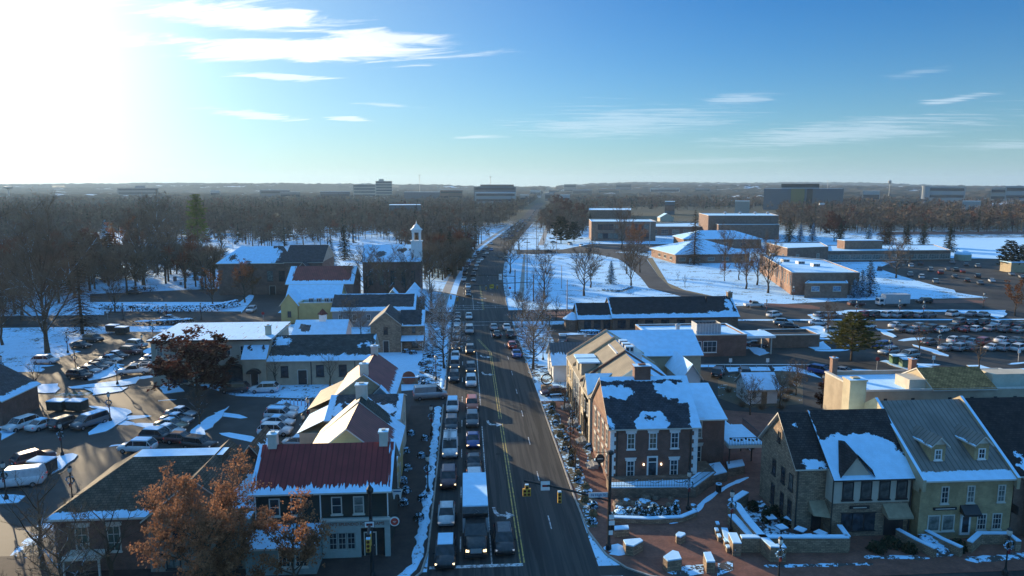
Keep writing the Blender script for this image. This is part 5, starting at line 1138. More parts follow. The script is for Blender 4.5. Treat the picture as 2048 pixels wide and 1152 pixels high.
def bare(h, r, seed, nl=9, ns=9, nt=9, tw=.04, tm=None, lm=None, leaf=None, nleaf=0, lsize=.1, base=.22, up=.9, forks=3):
    """a winter tree: tapered trunk, limbs bending up into the crown, branches and a haze of twigs"""
    rr = random.Random(seed); tm = tm or M_TWIG; lm = lm or M_LIMB; T = MB(); Cn = MB(); tr = h * .021 + .05
    pts = [Vector((0, 0, 0))]
    for k in range(1, 7): pts.append(Vector((rr.uniform(-.02, .02) * h, rr.uniform(-.02, .02) * h, h * .84 * k / 6)))
    for k in range(6): T.tube(pts[k], pts[k + 1], tr * (1.25 if k == 0 else 1) * (1 - k / 6.6), tr * (1 - (k + 1) / 6.6), lm, 6, cap=False)
    cz = h * (base + (1 - base) * .5); rz = h * (1 - base) * .52
    def inside(p, k=1.0): return (p.x ** 2 + p.y ** 2) / (r * k) ** 2 + ((p.z - cz) / (rz * k)) ** 2 < 1
    for i in range(nl):
        f = base + (.80 - base) * (i + rr.random() * .5) / nl; z0 = h * f; k = min(int(f / .84 * 6), 5); p = pts[k].lerp(pts[k + 1], f / .84 * 6 - k)
        a = i * 2.4 + rr.uniform(-.4, .4); el = rr.uniform(.35, .75) * up + .5 * f; d = Vector((math.cos(a) * math.cos(el), math.sin(a) * math.cos(el), math.sin(el)))
        L = r * rr.uniform(.85, 1.15) * (1.15 - .55 * f) / max(math.cos(el), .45); q = p; lr = tr * .5 * (1 - f * .6)
        seg = 5; path = [p]
        for s in range(seg):
            d = (d + Vector((rr.uniform(-.16, .16), rr.uniform(-.16, .16), rr.uniform(-.02, .16)))).normalized(); q2 = q + d * L / seg
            T.tube(q, q2, lr * (1 - s / seg) + .012, lr * (1 - (s + 1) / seg) + .012, lm, 4, cap=False); q = q2; path.append(q)
        for j in range(ns):
            t = .25 + .75 * (j + rr.random()) / ns; s = min(int(t * seg), seg - 1); bp = path[s].lerp(path[s + 1], t * seg - s)
            dd = ((path[s + 1] - path[s]).normalized() * .7 + Vector((rr.uniform(-1, 1), rr.uniform(-1, 1), rr.uniform(-.35, .9)))).normalized()
            bl = L * rr.uniform(.22, .42) * (1.2 - t * .5); be = bp + dd * bl
            T.tube(bp, be, lr * .3 + .01, .01, lm, 3, cap=False)
            for u in range(nt):
                tt = rr.uniform(.15, 1.0); tp = bp.lerp(be, tt); td = (dd * .8 + Vector((rr.uniform(-1, 1), rr.uniform(-1, 1), rr.uniform(-.4, 1)))).normalized()
                te = tp + td * bl * rr.uniform(.3, .7); sliver(Cn, tp, te, tw, tm, rr)
                for w in range(forks):
                    x = tp.lerp(te, rr.uniform(.3, 1)); xe = x + (td + Vector((rr.uniform(-1, 1), rr.uniform(-1, 1), rr.uniform(-.5, .9))) * .9).normalized() * bl * rr.uniform(.15, .4); sliver(Cn, x, xe, tw * .8, tm, rr)
                    if leaf:
                        for _ in range(nleaf): leafq(Cn, x.lerp(xe, rr.uniform(.2, 1.1)) + Vector((rr.uniform(-.2, .2), rr.uniform(-.2, .2), rr.uniform(-.2, .2))), lsize * rr.uniform(.6, 1.3), leaf, rr)
    return T, Cn
def conifer(h, r, seed, m, layers=26, nb=9, base=.08, droop=.25, w=.16, dens=9, power=.85, gappy=0.0, trunkm=None, clump=False):
    rr = random.Random(seed); T = MB(); Cn = MB(); T.tube((0, 0, 0), (0, 0, h * .97), h * .016 + .05, .03, trunkm or M_LIMB0, 6, cap=False)
    for i in range(layers):
        f = base + (1 - base) * (i / layers) ** .92; z = h * f; L0 = r * (1 - f) ** power + .12
        if gappy and rr.random() < gappy: continue
        for j in range(nb):
            a = j * 2 * math.pi / nb + i * 1.1 + rr.uniform(-.3, .3); L = L0 * rr.uniform(.65, 1.15) * (1 if not gappy else rr.uniform(.5, 1.25))
            e = Vector((math.cos(a) * L, math.sin(a) * L, z - droop * L * rr.uniform(.4, 1.2) + (.25 * L if clump else 0))); s = Vector((0, 0, z)); dd = (e - s).normalized(); side = dd.cross(Z3)
            if side.length > .01: side.normalize()
            for k in range(dens):
                t = (k + rr.random()) / dens if not clump else rr.uniform(.45, 1.0); p = s.lerp(e, t); sd = side * rr.choice((-1, 1))
                q = p + (dd * rr.uniform(.2, 1) + sd * rr.uniform(.3, 1.0) + Vector((0, 0, rr.uniform(-.45, .25 if not clump else .7)))) * (L * .22 + .22) * (1.15 - t * .5)
                sliver(Cn, p, q, w * rr.uniform(.8, 1.8), m, rr)
            sliver(Cn, s, e, w * 1.2, m, rr)
    return T, Cn
def tree_proto(name, TC, label, cat='tree', foliage='crown'):
    o = empty(name, (0, 0, 0), 0, label, cat); TC[0].build('trunk', o); TC[1].build(foliage, o); index_kids(o); return o
PT = {}
def proto(key, fn):
    if key not in PT: PT[key] = fn()
    return PT[key]
used = []
def plant(key, px, py, label, group=None, sc=1.0, rz=None, name=None, xy=None, h=None, flat=None):
    """put a copy of a prototype tree with its foot at a photograph pixel"""
    pr = PT[key]; loc = P(px, py) if xy is None else Vector((*xy, 0)); H = pr['h'] if 'h' in pr else 10
    s = sc if h is None else h / H
    o = place(pr, (loc.x, loc.y, gz(loc.x, loc.y)), rnd.uniform(0, 6.28) if rz is None else rz, s if flat is None else (s, s, s * flat), label, group); o['label'] = label; used.append((loc.x, loc.y)); return o
def P_(key, name, TC, h): o = tree_proto(name, TC, 'x'); o['h'] = float(h); PT[key] = o
P_('oak', 'oak_tree', bare(11, 5.6, 11, 15, 12, 9, .03, leaf=M_OAK, nleaf=3, lsize=.10, base=.25, lm=M_LIMB0, forks=3), 11)
P_('oak2', 'oak_tree', bare(8, 3.4, 12, 10, 9, 8, .03, leaf=M_OAK, nleaf=4, lsize=.10, base=.25, lm=M_LIMB0, forks=2), 8)
P_('big', 'bare_tree', bare(22, 10.5, 21, 17, 13, 11, .075, tm=M_TWIG, base=.12, up=1.2, forks=4), 22)
P_('bareA', 'bare_tree', bare(12, 5, 31, 12, 9, 9, .06, forks=4), 12); P_('bareB', 'bare_tree', bare(12, 4.2, 32, 12, 9, 9, .06, forks=4, tm=M_TWIGD, base=.18, up=1.2), 12)
P_('snowy', 'bare_tree', bare(12, 5.5, 35, 14, 11, 10, .065, forks=4, tm=barkmat('snowy_twigs', (.22, .18, .14), .9), base=.2, up=.8), 12)
P_('bareC', 'bare_tree', bare(12, 6, 33, 13, 10, 9, .065, forks=4, tm=M_TWIG, base=.2, up=.7), 12)
P_('sparse', 'bare_tree', bare(9, 3.4, 34, 8, 6, 4, .035, lm=M_LIMB0, base=.2, up=1.3, forks=2), 9)
P_('redlf', 'red_leaved_tree', bare(10, 5.5, 41, 13, 10, 8, .045, tm=M_TWIGR, leaf=M_REDLF, nleaf=3, lsize=.17, base=.14, lm=M_LIMB0), 10)
P_('orlf', 'orange_leaved_tree', bare(9, 3.6, 42, 9, 7, 6, .04, tm=M_TWIGR, leaf=M_ORLF, nleaf=1, lsize=.15, lm=M_LIMB0), 9)
P_('sprS', 'spruce_tree', conifer(10, 3.0, 51, M_SPR, 24, 9, .06, w=.2, dens=9), 10); P_('spr', 'spruce_tree', conifer(12, 3.6, 52, M_SPR0, 24, 9, .06, w=.22, dens=8), 12)
P_('pine', 'pine_tree', conifer(16, 8.2, 53, M_PINE, 15, 11, .25, .10, .24, 46, .5, .10, clump=True), 16)
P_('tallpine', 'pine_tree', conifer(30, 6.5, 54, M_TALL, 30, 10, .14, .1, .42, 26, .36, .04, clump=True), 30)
P_('dkpine', 'pine_tree', conifer(15, 6.5, 55, M_SPR0, 16, 11, .12, .1, .42, 26, .45, .05, clump=True), 15)
P_('larch', 'bare_larch', conifer(22, 6.5, 56, M_BRN, 30, 10, .05, .35, .09, 12, .75, trunkm=M_LIMB0), 22)
P_('brown', 'cypress_tree', conifer(10, 3.2, 57, M_BRN, 20, 10, .04, .05, .25, 9, .5), 10)
def midtree(h, r, seed, tm, n=800, w=.15):
    rr = random.Random(seed); T = MB(); Cn = MB(); T.tube((0, 0, 0), (0, 0, h * .45), .32, .2, M_LIMB0, 5, cap=False)
    for i in range(9):
        a = i * .7 * 2.4; e = Vector((math.cos(a) * r * .6, math.sin(a) * r * .6, h * rr.uniform(.6, .85))); T.tube((0, 0, h * rr.uniform(.2, .42)), e, .16, .04, M_LIMB, 3, cap=False)
    cen = [Vector((rr.uniform(-.6, .6) * r, rr.uniform(-.6, .6) * r, h * rr.uniform(.28, .82))) for _ in range(9)]
    for i in range(n):
        c = cen[i % 9]; v = Vector((rr.gauss(0, 1), rr.gauss(0, 1), rr.gauss(0, 1))).normalized(); p = c + v * r * .25 * rr.random()
        q = c + v * r * .46 * rr.uniform(.7, 1.15) + Vector((0, 0, r * .12)); sliver(Cn, p, q, w, tm, rr)
    return T, Cn
for k, (r, tm) in enumerate([(5.5, M_TWIG), (4.5, M_TWIGD), (6.5, M_TWIG), (5, M_TWIGR), (5.5, M_TWIGD)]): P_('mid%d' % k, 'bare_tree', midtree(14, r, 60 + k, tm), 14)
def group_plant(key, pts, what, group, **k):
    """pts: (px, py, height); labels say where"""
    for px, py, h, lab in pts: plant(key, px, py, lab, group, h=h, **k)
plant('oak', 0, 0, 'large oak with rust-orange leaves in front of the brown-roofed corner building', xy=(-21.8, 56.4), h=9.4, rz=.6, flat=.93)
plant('oak2', 0, 0, 'smaller rust-leaved oak in front of the dark green corner shop', xy=(-14.9, 57.2), h=7.0)
plant('bareC', 0, 0, 'bare snow-dusted tree at the bottom left corner behind the big oak', xy=(-33.2, 56.0), h=7.5); plant('sparse', 0, 0, 'thin bare sapling on the snowy verge at the far bottom left', xy=(-39.2, 63.5), h=8.5)
plant('sparse', 0, 0, 'thin bare tree against the brown roof front, right of the entrance canopy', xy=(-31.2, 59.6), h=8); plant('oak2', 0, 0, 'low rust-leaved oak at the foot of the big one on its right', xy=(-20.0, 56.6), h=5.6)
plant('big', 95, 706, 'huge bare spreading tree on the snowy island at the left', h=22); plant('larch', 165, 668, 'tall cone-shaped brown larch right of the huge bare tree', h=23)
plant('redlf', 395, 800, 'round dark red-leaved tree hiding the left half of the inn', h=12.5, flat=.62); plant('tallpine', 397, 497, 'tall sunlit yellow-green pine rising above the left woods', h=31)
plant('pine', 1702, 722, 'broad sunlit pine between the bank and the right car park', h=12.4, rz=1, flat=.82)
for a in [('snowy', 888, 738, 'snow-dusted bare street tree at the left kerb beside the stone cottage', 9.5), ('snowy', 884, 672, 'bare street tree at the left kerb behind the stone cottage', 8), ('snowy', 862, 640, 'bare tree at the corner left of the signals', 8), ('snowy', 1066, 738, 'snow-dusted bare tree with twin forks left of the white cottage', 10.5), ('bareA', 1045, 655, 'bare tree on the right kerb beyond the white cottage', 8.5), ('bareB', 1085, 650, 'bare brownish tree beside the trellis terrace', 8), ('sparse', 1112, 640, 'thin bare tree right of the trellis terrace', 6),
          ('bareC', 1140, 598, 'wide bare tree alone at the left of the snowy lawn', 0), ('bareB', 1089, 598, 'bare tree on the lawn closest to the roadside path', 13), ('bareA', 1168, 592, 'bare tree in the middle of the snowy lawn', 14), ('bareB', 1181, 575, 'bare tree just behind the middle one of the lawn', 11), ('sprS', 1222, 568, 'snowy spruce on the lawn', 8.6), ('bareB', 1262, 572, 'bare brown tree along the campus drive, nearest the spruce', 12), ('bareA', 1280, 545, 'bare tree along the campus drive by its bend', 11), ('bareB', 1253, 548, 'bare tree between spruce and campus drive', 9),
          ('bareC', 1021, 543, 'round bare tree on the median of the bend', 12), ('bareC', 1038, 500, 'wide dark bare tree above the second junction', 13), ('dkpine', 1122, 487, 'large dark pine beside the road in front of the campus', 17), ('dkpine', 1148, 484, 'second dark pine just right of the roadside one', 13), ('redlf', 1133, 440, 'rust-red tree beyond the roadside dark pines', 15), ('redlf', 1115, 425, 'far rust-red tree close to the right road edge', 16), ('redlf', 1160, 446, 'rust-red tree left of the far school block', 13), ('spr', 1180, 452, 'dark spruce left of the office wing', 12),
          ('larch', 1388, 529, 'tall bare larch in front of the hipped school hall', 25), ('bareB', 1449, 540, 'bare tree before the right end of the hipped hall', 14), ('orlf', 1449, 562, 'small orange-twigged tree on the school lawn', 6), ('bareB', 1492, 578, 'bare tree at the corner of the classroom block, leftmost', 13), ('bareB', 1514, 570, 'bare tree at the corner of the classroom block, middle', 13), ('bareB', 1536, 586, 'bare tree beside the sunlit wall of the classroom block', 14), ('bareA', 1478, 560, 'bare tree before the bare corner trio of the classroom block', 10), ('sparse', 1370, 574, 'young bare sapling on the school lawn', 4), ('sparse', 1356, 560, 'tiny bare shrub tree on the school lawn left of the sapling', 3),
          ('orlf', 1266, 508, 'golden brown columnar tree in front of the office wing', 13), ('orlf', 1276, 505, 'second golden brown tree by the office wing', 12), ('bareB', 1243, 497, 'bare tree before the office wing windows', 18), ('bareB', 1262, 520, 'bare tree at the fork of the campus drive', 9),
          ('spr', 1578, 486, 'dark spruce right of the gymnasium annex', 16), ('sprS', 1600, 484, 'snowy spruce behind the upper classroom block', 12), ('sprS', 1625, 482, 'second snowy spruce behind the upper classroom block', 12), ('redlf', 1668, 482, 'brown bushy tree between the spruces behind the low wing', 13), ('spr', 1680, 484, 'dark spruce beside the brown bushy tree', 13), ('sprS', 1736, 492, 'thin snowy spruce behind the roof house', 13), ('brown', 1768, 494, 'brown cone-shaped cypress behind the low wing', 15), ('brown', 1778, 494, 'second brown cone-shaped cypress touching the first', 14), ('spr', 1812, 492, 'open dark spruce behind the low wing', 15), ('spr', 1846, 493, 'dense dark spruce right of the open one', 15), ('spr', 1898, 504, 'dark spruce at the end of the low wing', 16),
          ('sprS', 1738, 592, 'large snow-laden spruce right of the brick store', 12), ('sprS', 1722, 594, 'snow-laden spruce leaning on the brick store', 9), ('sprS', 1708, 596, 'low snow-laden spruce at the corner of the brick store', 6.5), ('bareC', 1792, 556, 'bare tree on the tip of the triangular snow patch', 13), ('dkpine', 2018, 542, 'broad dark evergreen at the right edge by the field', 13), ('dkpine', 2045, 540, 'second broad dark evergreen cut by the right edge', 11),
          ('sparse', 1838, 706, 'bare tree on the long island in the right car park', 6), ('sparse', 1958, 738, 'bare tree on the front island of the right car park', 5.5), ('bareB', 1655, 668, 'bare bushy tree at the left end of the right car park', 6), ('orlf', 2030, 632, 'rust-coloured tree at the right edge beside the street', 8), ('bareC', 1500, 830, 'bare garden tree behind the stone tavern', 5), ('bareC', 1592, 790, 'bare bushy garden tree right of the white garden house', 5), ('bareA', 1560, 815, 'bare garden tree between garden house and tavern', 5), ('redlf', 1655, 830, 'reddish shrubby tree beside the big tan chimney', 3.6),
          ('orlf', 425, 612, 'red-orange tree at the left in front of the parish hall', 8.5), ('orlf', 490, 605, 'orange-brown tree before the parish hall windows', 10), ('orlf', 505, 590, 'second orange-brown tree before the parish hall', 9), ('bareC', 735, 600, 'bare tree left of the church front', 14), ('bareA', 775, 602, 'bare tree before the church wall', 13), ('bareB', 812, 600, 'bare tree before the right end of the church', 12), ('bareC', 860, 585, 'wide bare tree right of the church', 13), ('bareC', 885, 560, 'bare roadside tree above the queue', 12), ('bareB', 905, 548, 'bare roadside tree near the bend on the left', 11),
          ('sprS', 665, 545, 'snow-flecked dark spruce left of the church', 13), ('spr', 690, 520, 'dark conifer behind the red-roofed hall', 17), ('redlf', 905, 505, 'dark red round tree right of the church', 9), ('redlf', 930, 520, 'dark red tree beside the bend on the left', 9), ('brown', 533, 480, 'narrow brown evergreen in the cemetery', 13), ('orlf', 255, 545, 'orange-brown round tree in the cemetery', 17), ('bareB', 280, 560, 'bare tree in the cemetery below the orange-brown one', 20), ('brown', 225, 560, 'brown cone-shaped evergreen in the cemetery', 18), ('bareC', 287, 573, 'bare tree at the front of the cemetery', 20), ('bareA', 330, 552, 'bare tree on the cemetery snow left of the pine', 18), ('bareC', 318, 520, 'big snow-limbed bare tree left of the tall pine', 26), ('sprS', 215, 505, 'snow-flecked spruce deep in the cemetery', 18), ('redlf', 190, 545, 'reddish bare tree at the left of the cemetery', 12), ('bareA', 355, 540, 'slim bare tree near the parish hall', 16), ('bareA', 392, 545, 'bare tree beside the left wall of the parish hall', 10),
          ('bareB', 5, 690, 'bare tree at the left edge by the snowy island', 12), ('bareC', 45, 640, 'bare tree behind the huge spreading one', 16), ('bareB', 230, 625, 'small bare tree at the end of the left hedge', 9), ('spr', 405, 580, 'small dark conifer left of the orange-red tree', 5), ('spr', 48, 822, 'dark cone shrub beside the small brick house', 5), ('sparse', 70, 790, 'thin bare tree in the middle of the left lot', 5.5), ('bareB', 400, 850, 'bare spreading shrub tree on the dark triangular island', 4.5), ('sparse', 612, 755, 'slim bare tree against the long stone building', 5), ('sparse', 660, 772, 'slim bare tree between the windows of the long stone building', 5.5), ('sparse', 552, 772, 'slim bare tree by the door of the long stone building', 5),
          ('sparse', 1146, 868, 'thin bare tree in the right planting strip before the street shops', 5.5), ('sparse', 1150, 935, 'thin bare tree in the right planting strip beside the brick house', 4.5), ('sparse', 1128, 820, 'thin bare tree in the right planting strip by the red car', 4.5), ('bareA', 620, 600, 'small bare tree behind the yellow house', 0), ('bareC', 700, 655, 'bare shrubby tree between barn and cottage', 6), ('bareC', 722, 668, 'second bare shrubby tree beside the stone cottage', 5)]:
    if a[4] > 0: plant(a[0], a[1], a[2], a[3], None, h=a[4])

for k, (x, y) in enumerate([(8, 650), (30, 628), (62, 612), (118, 606), (20, 604), (150, 596)]): plant('mid%d' % (k % 5), x, y, 'bare tree in the clump behind the huge spreading tree, %s from the left edge' % ['first', 'third', 'fourth', 'fifth', 'second', 'sixth'][k], h=14 + k)
for k, (x, y, h) in enumerate([(-84, 100, 13), (-88, 112, 15), (-92, 122, 14), (-90, 104, 12), (-98, 132, 16), (-80, 92, 12), (-76, 84, 11)]): plant('mid%d' % (k % 3), 0, 0, 'bare tree in the row just beyond the left edge of the car park', 'bare trees beyond the left edge of the car park', xy=(x, y), h=h)  # unseen trees added to cast shade over the left car park
# ---- woods
def wpx(x, y):
    r = x * math.cos(YAW) - y * math.sin(YAW); f = x * math.sin(YAW) + y * math.cos(YAW)
    d = f * math.cos(PITCH) + CAM_H * math.sin(PITCH); u = f * math.sin(PITCH) - CAM_H * math.cos(PITCH); return 1024 + FPX * r / d, 576 - FPX * u / d
def inpoly(p, poly):
    c = False; n = len(poly)
    for i in range(n):
        (x0, y0), (x1, y1) = poly[i], poly[i - 1]
        if (y0 > p[1]) != (y1 > p[1]) and p[0] < (x1 - x0) * (p[1] - y0) / (y1 - y0) + x0: c = not c
    return c
CLEAR = [[(1500, 640), (2100, 640), (2100, 466), (1640, 466), (1560, 478), (1500, 470)], [(1170, 600), (1560, 600), (1560, 420), (1175, 422)], [(1010, 640), (1180, 640), (1180, 470), (1090, 470), (1040, 470), (1000, 500)],
         [(430, 640), (850, 640), (850, 520), (760, 480), (640, 495), (430, 500)], [(840, 640), (840, 560), (915, 560), (940, 510), (985, 468), (1040, 428), (1083, 394), (1099, 394), (1100, 425), (1075, 465), (1030, 530), (1030, 640)],
         [(0, 640), (430, 640), (430, 590), (190, 590), (0, 600)], [(775, 424), (850, 424), (850, 408), (775, 408)], [(920, 500), (1005, 470), (1000, 455), (940, 462), (880, 480)], [(940, 408), (1040, 408), (1040, 398), (940, 398)]]
SPARSE = [[(190, 590), (430, 590), (430, 480), (200, 470)], [(440, 495), (760, 495), (740, 455), (470, 450)], [(0, 600), (190, 600), (190, 500), (0, 500)], [(840, 530), (930, 530), (960, 470), (860, 450)]]
def forest():
    rr = random.Random(99); cand = []
    for ring in range(15000):
        d = 235 * math.exp(rr.random() * math.log(1700 / 235)); a = rr.uniform(-.72, .80); x, y = d * math.sin(a + .0), d * math.cos(a)
        q = wpx(x, y)
        if q[0] < -60 or q[0] > 2110 or any(inpoly(q, c) for c in CLEAR): continue
        if any(inpoly(q, c) for c in SPARSE) and rr.random() < (.78 if 190 < q[0] < 430 else .45): continue
        dens = mnoise.noise(Vector((x / 160, y / 160, 5))) ; 
        if dens < -.38 and d > 420: continue
        if any((x - ux) ** 2 + (y - uy) ** 2 < 12 for ux, uy in used[-200:]): continue
        if any(abs(x - f[0]) < f[2] and abs(y - f[1]) < f[3] for f in FARB): continue
        cand.append((d, x, y))
    cand.sort(); cand = [(d, x, y) for d, x, y in cand if not (d < 300 and wpx(x, y)[0] > 1010 and wpx(x, y)[0] < 1500)]
    kinds = ['mid0', 'mid1', 'mid2', 'mid4', 'mid3']; side = {}
    for i, (d, x, y) in enumerate(cand[:210]):
        k = 'spr' if rr.random() < .07 else rr.choices(kinds, (4, 4, 3, 3, 1.2))[0]; q = wpx(x, y)
        what = 'dark evergreen' if k == 'spr' else {'mid3': 'reddish bare tree'}.get(k, 'bare grey-brown tree')
        reg = 'the left woods and cemetery' if q[0] < 700 else 'the woods left of the road' if q[0] < 1060 else 'the woods right of the road' if q[0] < 1500 else 'the long wood beyond the playing field'
        plant(k, 0, 0, '%s standing among its like in %s' % (what, reg), '%ss in %s' % (what, reg), xy=(x, y), h=rr.uniform(12, 19))
    # everything farther off reads as one mass
    b = MB(); ms = [M_TWIG, M_TWIGD, M_TWIGR, M_SPR0, M_LIMB0]
    for d, x, y in cand[210:]:
        z0 = gz(x, y); h = rr.uniform(12, 21); r = rr.uniform(4.5, 7.5); t = rr.random(); m = ms[0] if t < .45 else ms[1] if t < .84 else ms[2] if t < .90 else ms[3]; n = 120 if d < 800 else 70; w = .0011 * d * rr.uniform(.5, 1)
        c0 = Vector((x, y, z0)); sliver(b, c0 + Vector((0, 0, -1)), c0 + Vector((0, 0, h * .9)), .7, M_LIMB0, rr)
        if m is M_SPR0:
            for i in range(60): f = rr.random() ** .8; a = rr.uniform(0, 6.28); p = c0 + Vector((0, 0, h * f)); sliver(b, p, p + Vector((math.cos(a), math.sin(a), -.2)) * r * .6 * (1.05 - f), w * 2, m, rr)
            continue
        cs = [Vector((rr.uniform(-.6, .6) * r, rr.uniform(-.6, .6) * r, h * rr.uniform(.25, .8))) for _ in range(6)]
        for i in range(n):
            c = c0 + cs[i % 6]; v = Vector((rr.gauss(0, 1), rr.gauss(0, 1), rr.gauss(0, 1))).normalized(); sliver(b, c + v * r * .1, c + v * r * .5 * rr.uniform(.7, 1.2), w, m, rr)
    o = b.build('distant_woods'); tag(o, 'mass of bare grey-brown woods stretching to the horizon', 'woods', None, 'stuff')
    for pr in PT.values():
        if not pr.get('used_once'):
            for c in list(pr.children): bpy.data.objects.remove(c)
            bpy.data.objects.remove(pr)
FARB = []
for ob in list(COL.objects):
    if ob.type == 'EMPTY' and math.hypot(ob.location.x, ob.location.y) > 560: FARB.append((ob.location.x + 12, ob.location.y + 12, 30, 26))
forest()
def canopy():
    """far wooded hills: a rough canopy sheet following the rises"""
    m, t, b = newmat('woodland_canopy'); co = t.add('ShaderNodeTexCoord').outputs['Object']
    c = t.mix(t.ss(t.noise(co, .012, 5, .7), .35, .65), (.045, .042, .036), (.085, .072, .056)); c = t.mix(t.ss(t.noise(co, .004, 6, .75), .61, .63), c, (.5, .6, .7))
    t.put(b.inputs['Base Color'], c); b.inputs['Roughness'].default_value = 1; b.inputs['Specular IOR Level'].default_value = 0
    v, f = [], []; rs = [1250 * 1.028 ** k for k in range(68)]; NA = 900; a0, a1 = R(-48), R(54)
    for i, r in enumerate(rs):
        for k in range(NA):
            a = a0 + (a1 - a0) * k / (NA - 1); x, y = r * math.sin(a), r * math.cos(a)
            n = mnoise.noise(Vector((x / 26, y / 40, 1.7))) + .6 * mnoise.noise(Vector((x / 90, y / 90, 4.7))); n2 = mnoise.noise(Vector((x / 260, y / 260, 2.2)))
            hh = (11 + 7 * n) * (1 if n2 > -.25 else .02); q = wpx(x, y)
            if abs(q[0] - (1053 + (433 - q[1]) * 1.05)) < 6 + max(q[1] - 380, 0) * .6: hh *= .05
            if i < 2: hh = -2
            v.append((x, y, gz(x, y) + hh - 1.5))
    for i in range(len(rs) - 1):
        for k in range(NA - 1): p = i * NA + k; f.append((p, p + 1, p + NA + 1, p + NA))
    me = bpy.data.meshes.new('wooded_hills'); me.from_pydata(v, [], f); me.materials.append(m); o = bpy.data.objects.new('wooded_hills', me); COL.objects.link(o); tag(o, kind='structure')
canopy()

# ================================================================ VEHICLES
def paint(name, col, metal=.25):
    if name in MATS: return MATS[name]
    m, t, b = newmat(name); co = t.add('ShaderNodeTexCoord').outputs['Object']
    c = t.mix(t.ss(t.noise(co, 2.5, 4), .35, .75), col, tuple(x * .75 + .03 for x in col)); t.put(b.inputs['Base Color'], c)
    b.inputs['Metallic'].default_value = metal; b.inputs['Roughness'].default_value = .38; b.inputs['Coat Weight'].default_value = .7; b.inputs['Coat Roughness'].default_value = .1; return m
PC = {'white': paint('paint_white', (.62, .64, .66), 0), 'silver': paint('paint_silver', (.33, .35, .37), .5), 'grey': paint('paint_grey', (.13, .14, .15), .4), 'black': paint('paint_black', (.018, .02, .024), .2), 'dark': paint('paint_dark', (.045, .05, .058), .3),
      'red': paint('paint_red', (.32, .03, .025), .2), 'maroon': paint('paint_maroon', (.09, .03, .035), .3), 'blue': paint('paint_blue', (.02, .05, .20), .3), 'lightblue': paint('paint_light_blue', (.06, .16, .42), .3), 'orange': paint('paint_orange', (.50, .13, .07), .2), 'tan': paint('paint_tan', (.3, .26, .18), .3)}
M_TYRE = mat('tyre_rubber', (.018, .018, .018), .9, .1); M_RIM = mat('wheel_rim', (.3, .3, .31), .4, .1, metal=.7); M_CGL = glassmat('car_glass', (.012, .016, .02)); MATS['car_glass'].node_tree.nodes['Principled BSDF'].inputs['Roughness'].default_value = .06
M_HL = mat('headlight_lens', (.7, .72, .72), .2, .03, emit=(1, .86, .62), es=.10); M_TL = mat('taillight_lens', (.30, .015, .015), .3, .05, emit=(1, .08, .03), es=.12); M_HLON = mat('headlight_lit', (.9, .8, .6), .2, .02, emit=(1, .72, .35), es=1.4)
M_PLAST = mat('black_plastic', (.02, .02, .021), .6, .1)
def loft(b, sec, m):
    """sec: list of rings (lists of points, same count, closed)"""
    n = len(sec[0])
    for r0, r1 in zip(sec, sec[1:]):
        for k in range(n): b.face([r0[k], r0[(k + 1) % n], r1[(k + 1) % n], r1[k]], m)
    b.face(list(reversed(sec[0])), m); b.face(sec[-1], m)
def ring(y, w, z0, zs, zt, tw=.86):
    """half-section: sill, side, shoulder, top"""
    h = w / 2
    return [Vector((-h * .9, y, z0)), Vector((-h, y, z0 + .18)), Vector((-h, y, zs)), Vector((-h * tw, y, zt)), Vector((0, y, zt + .03)), Vector((h * tw, y, zt)), Vector((h, y, zs)), Vector((h, y, z0 + .18)), Vector((h * .9, y, z0))][::-1]
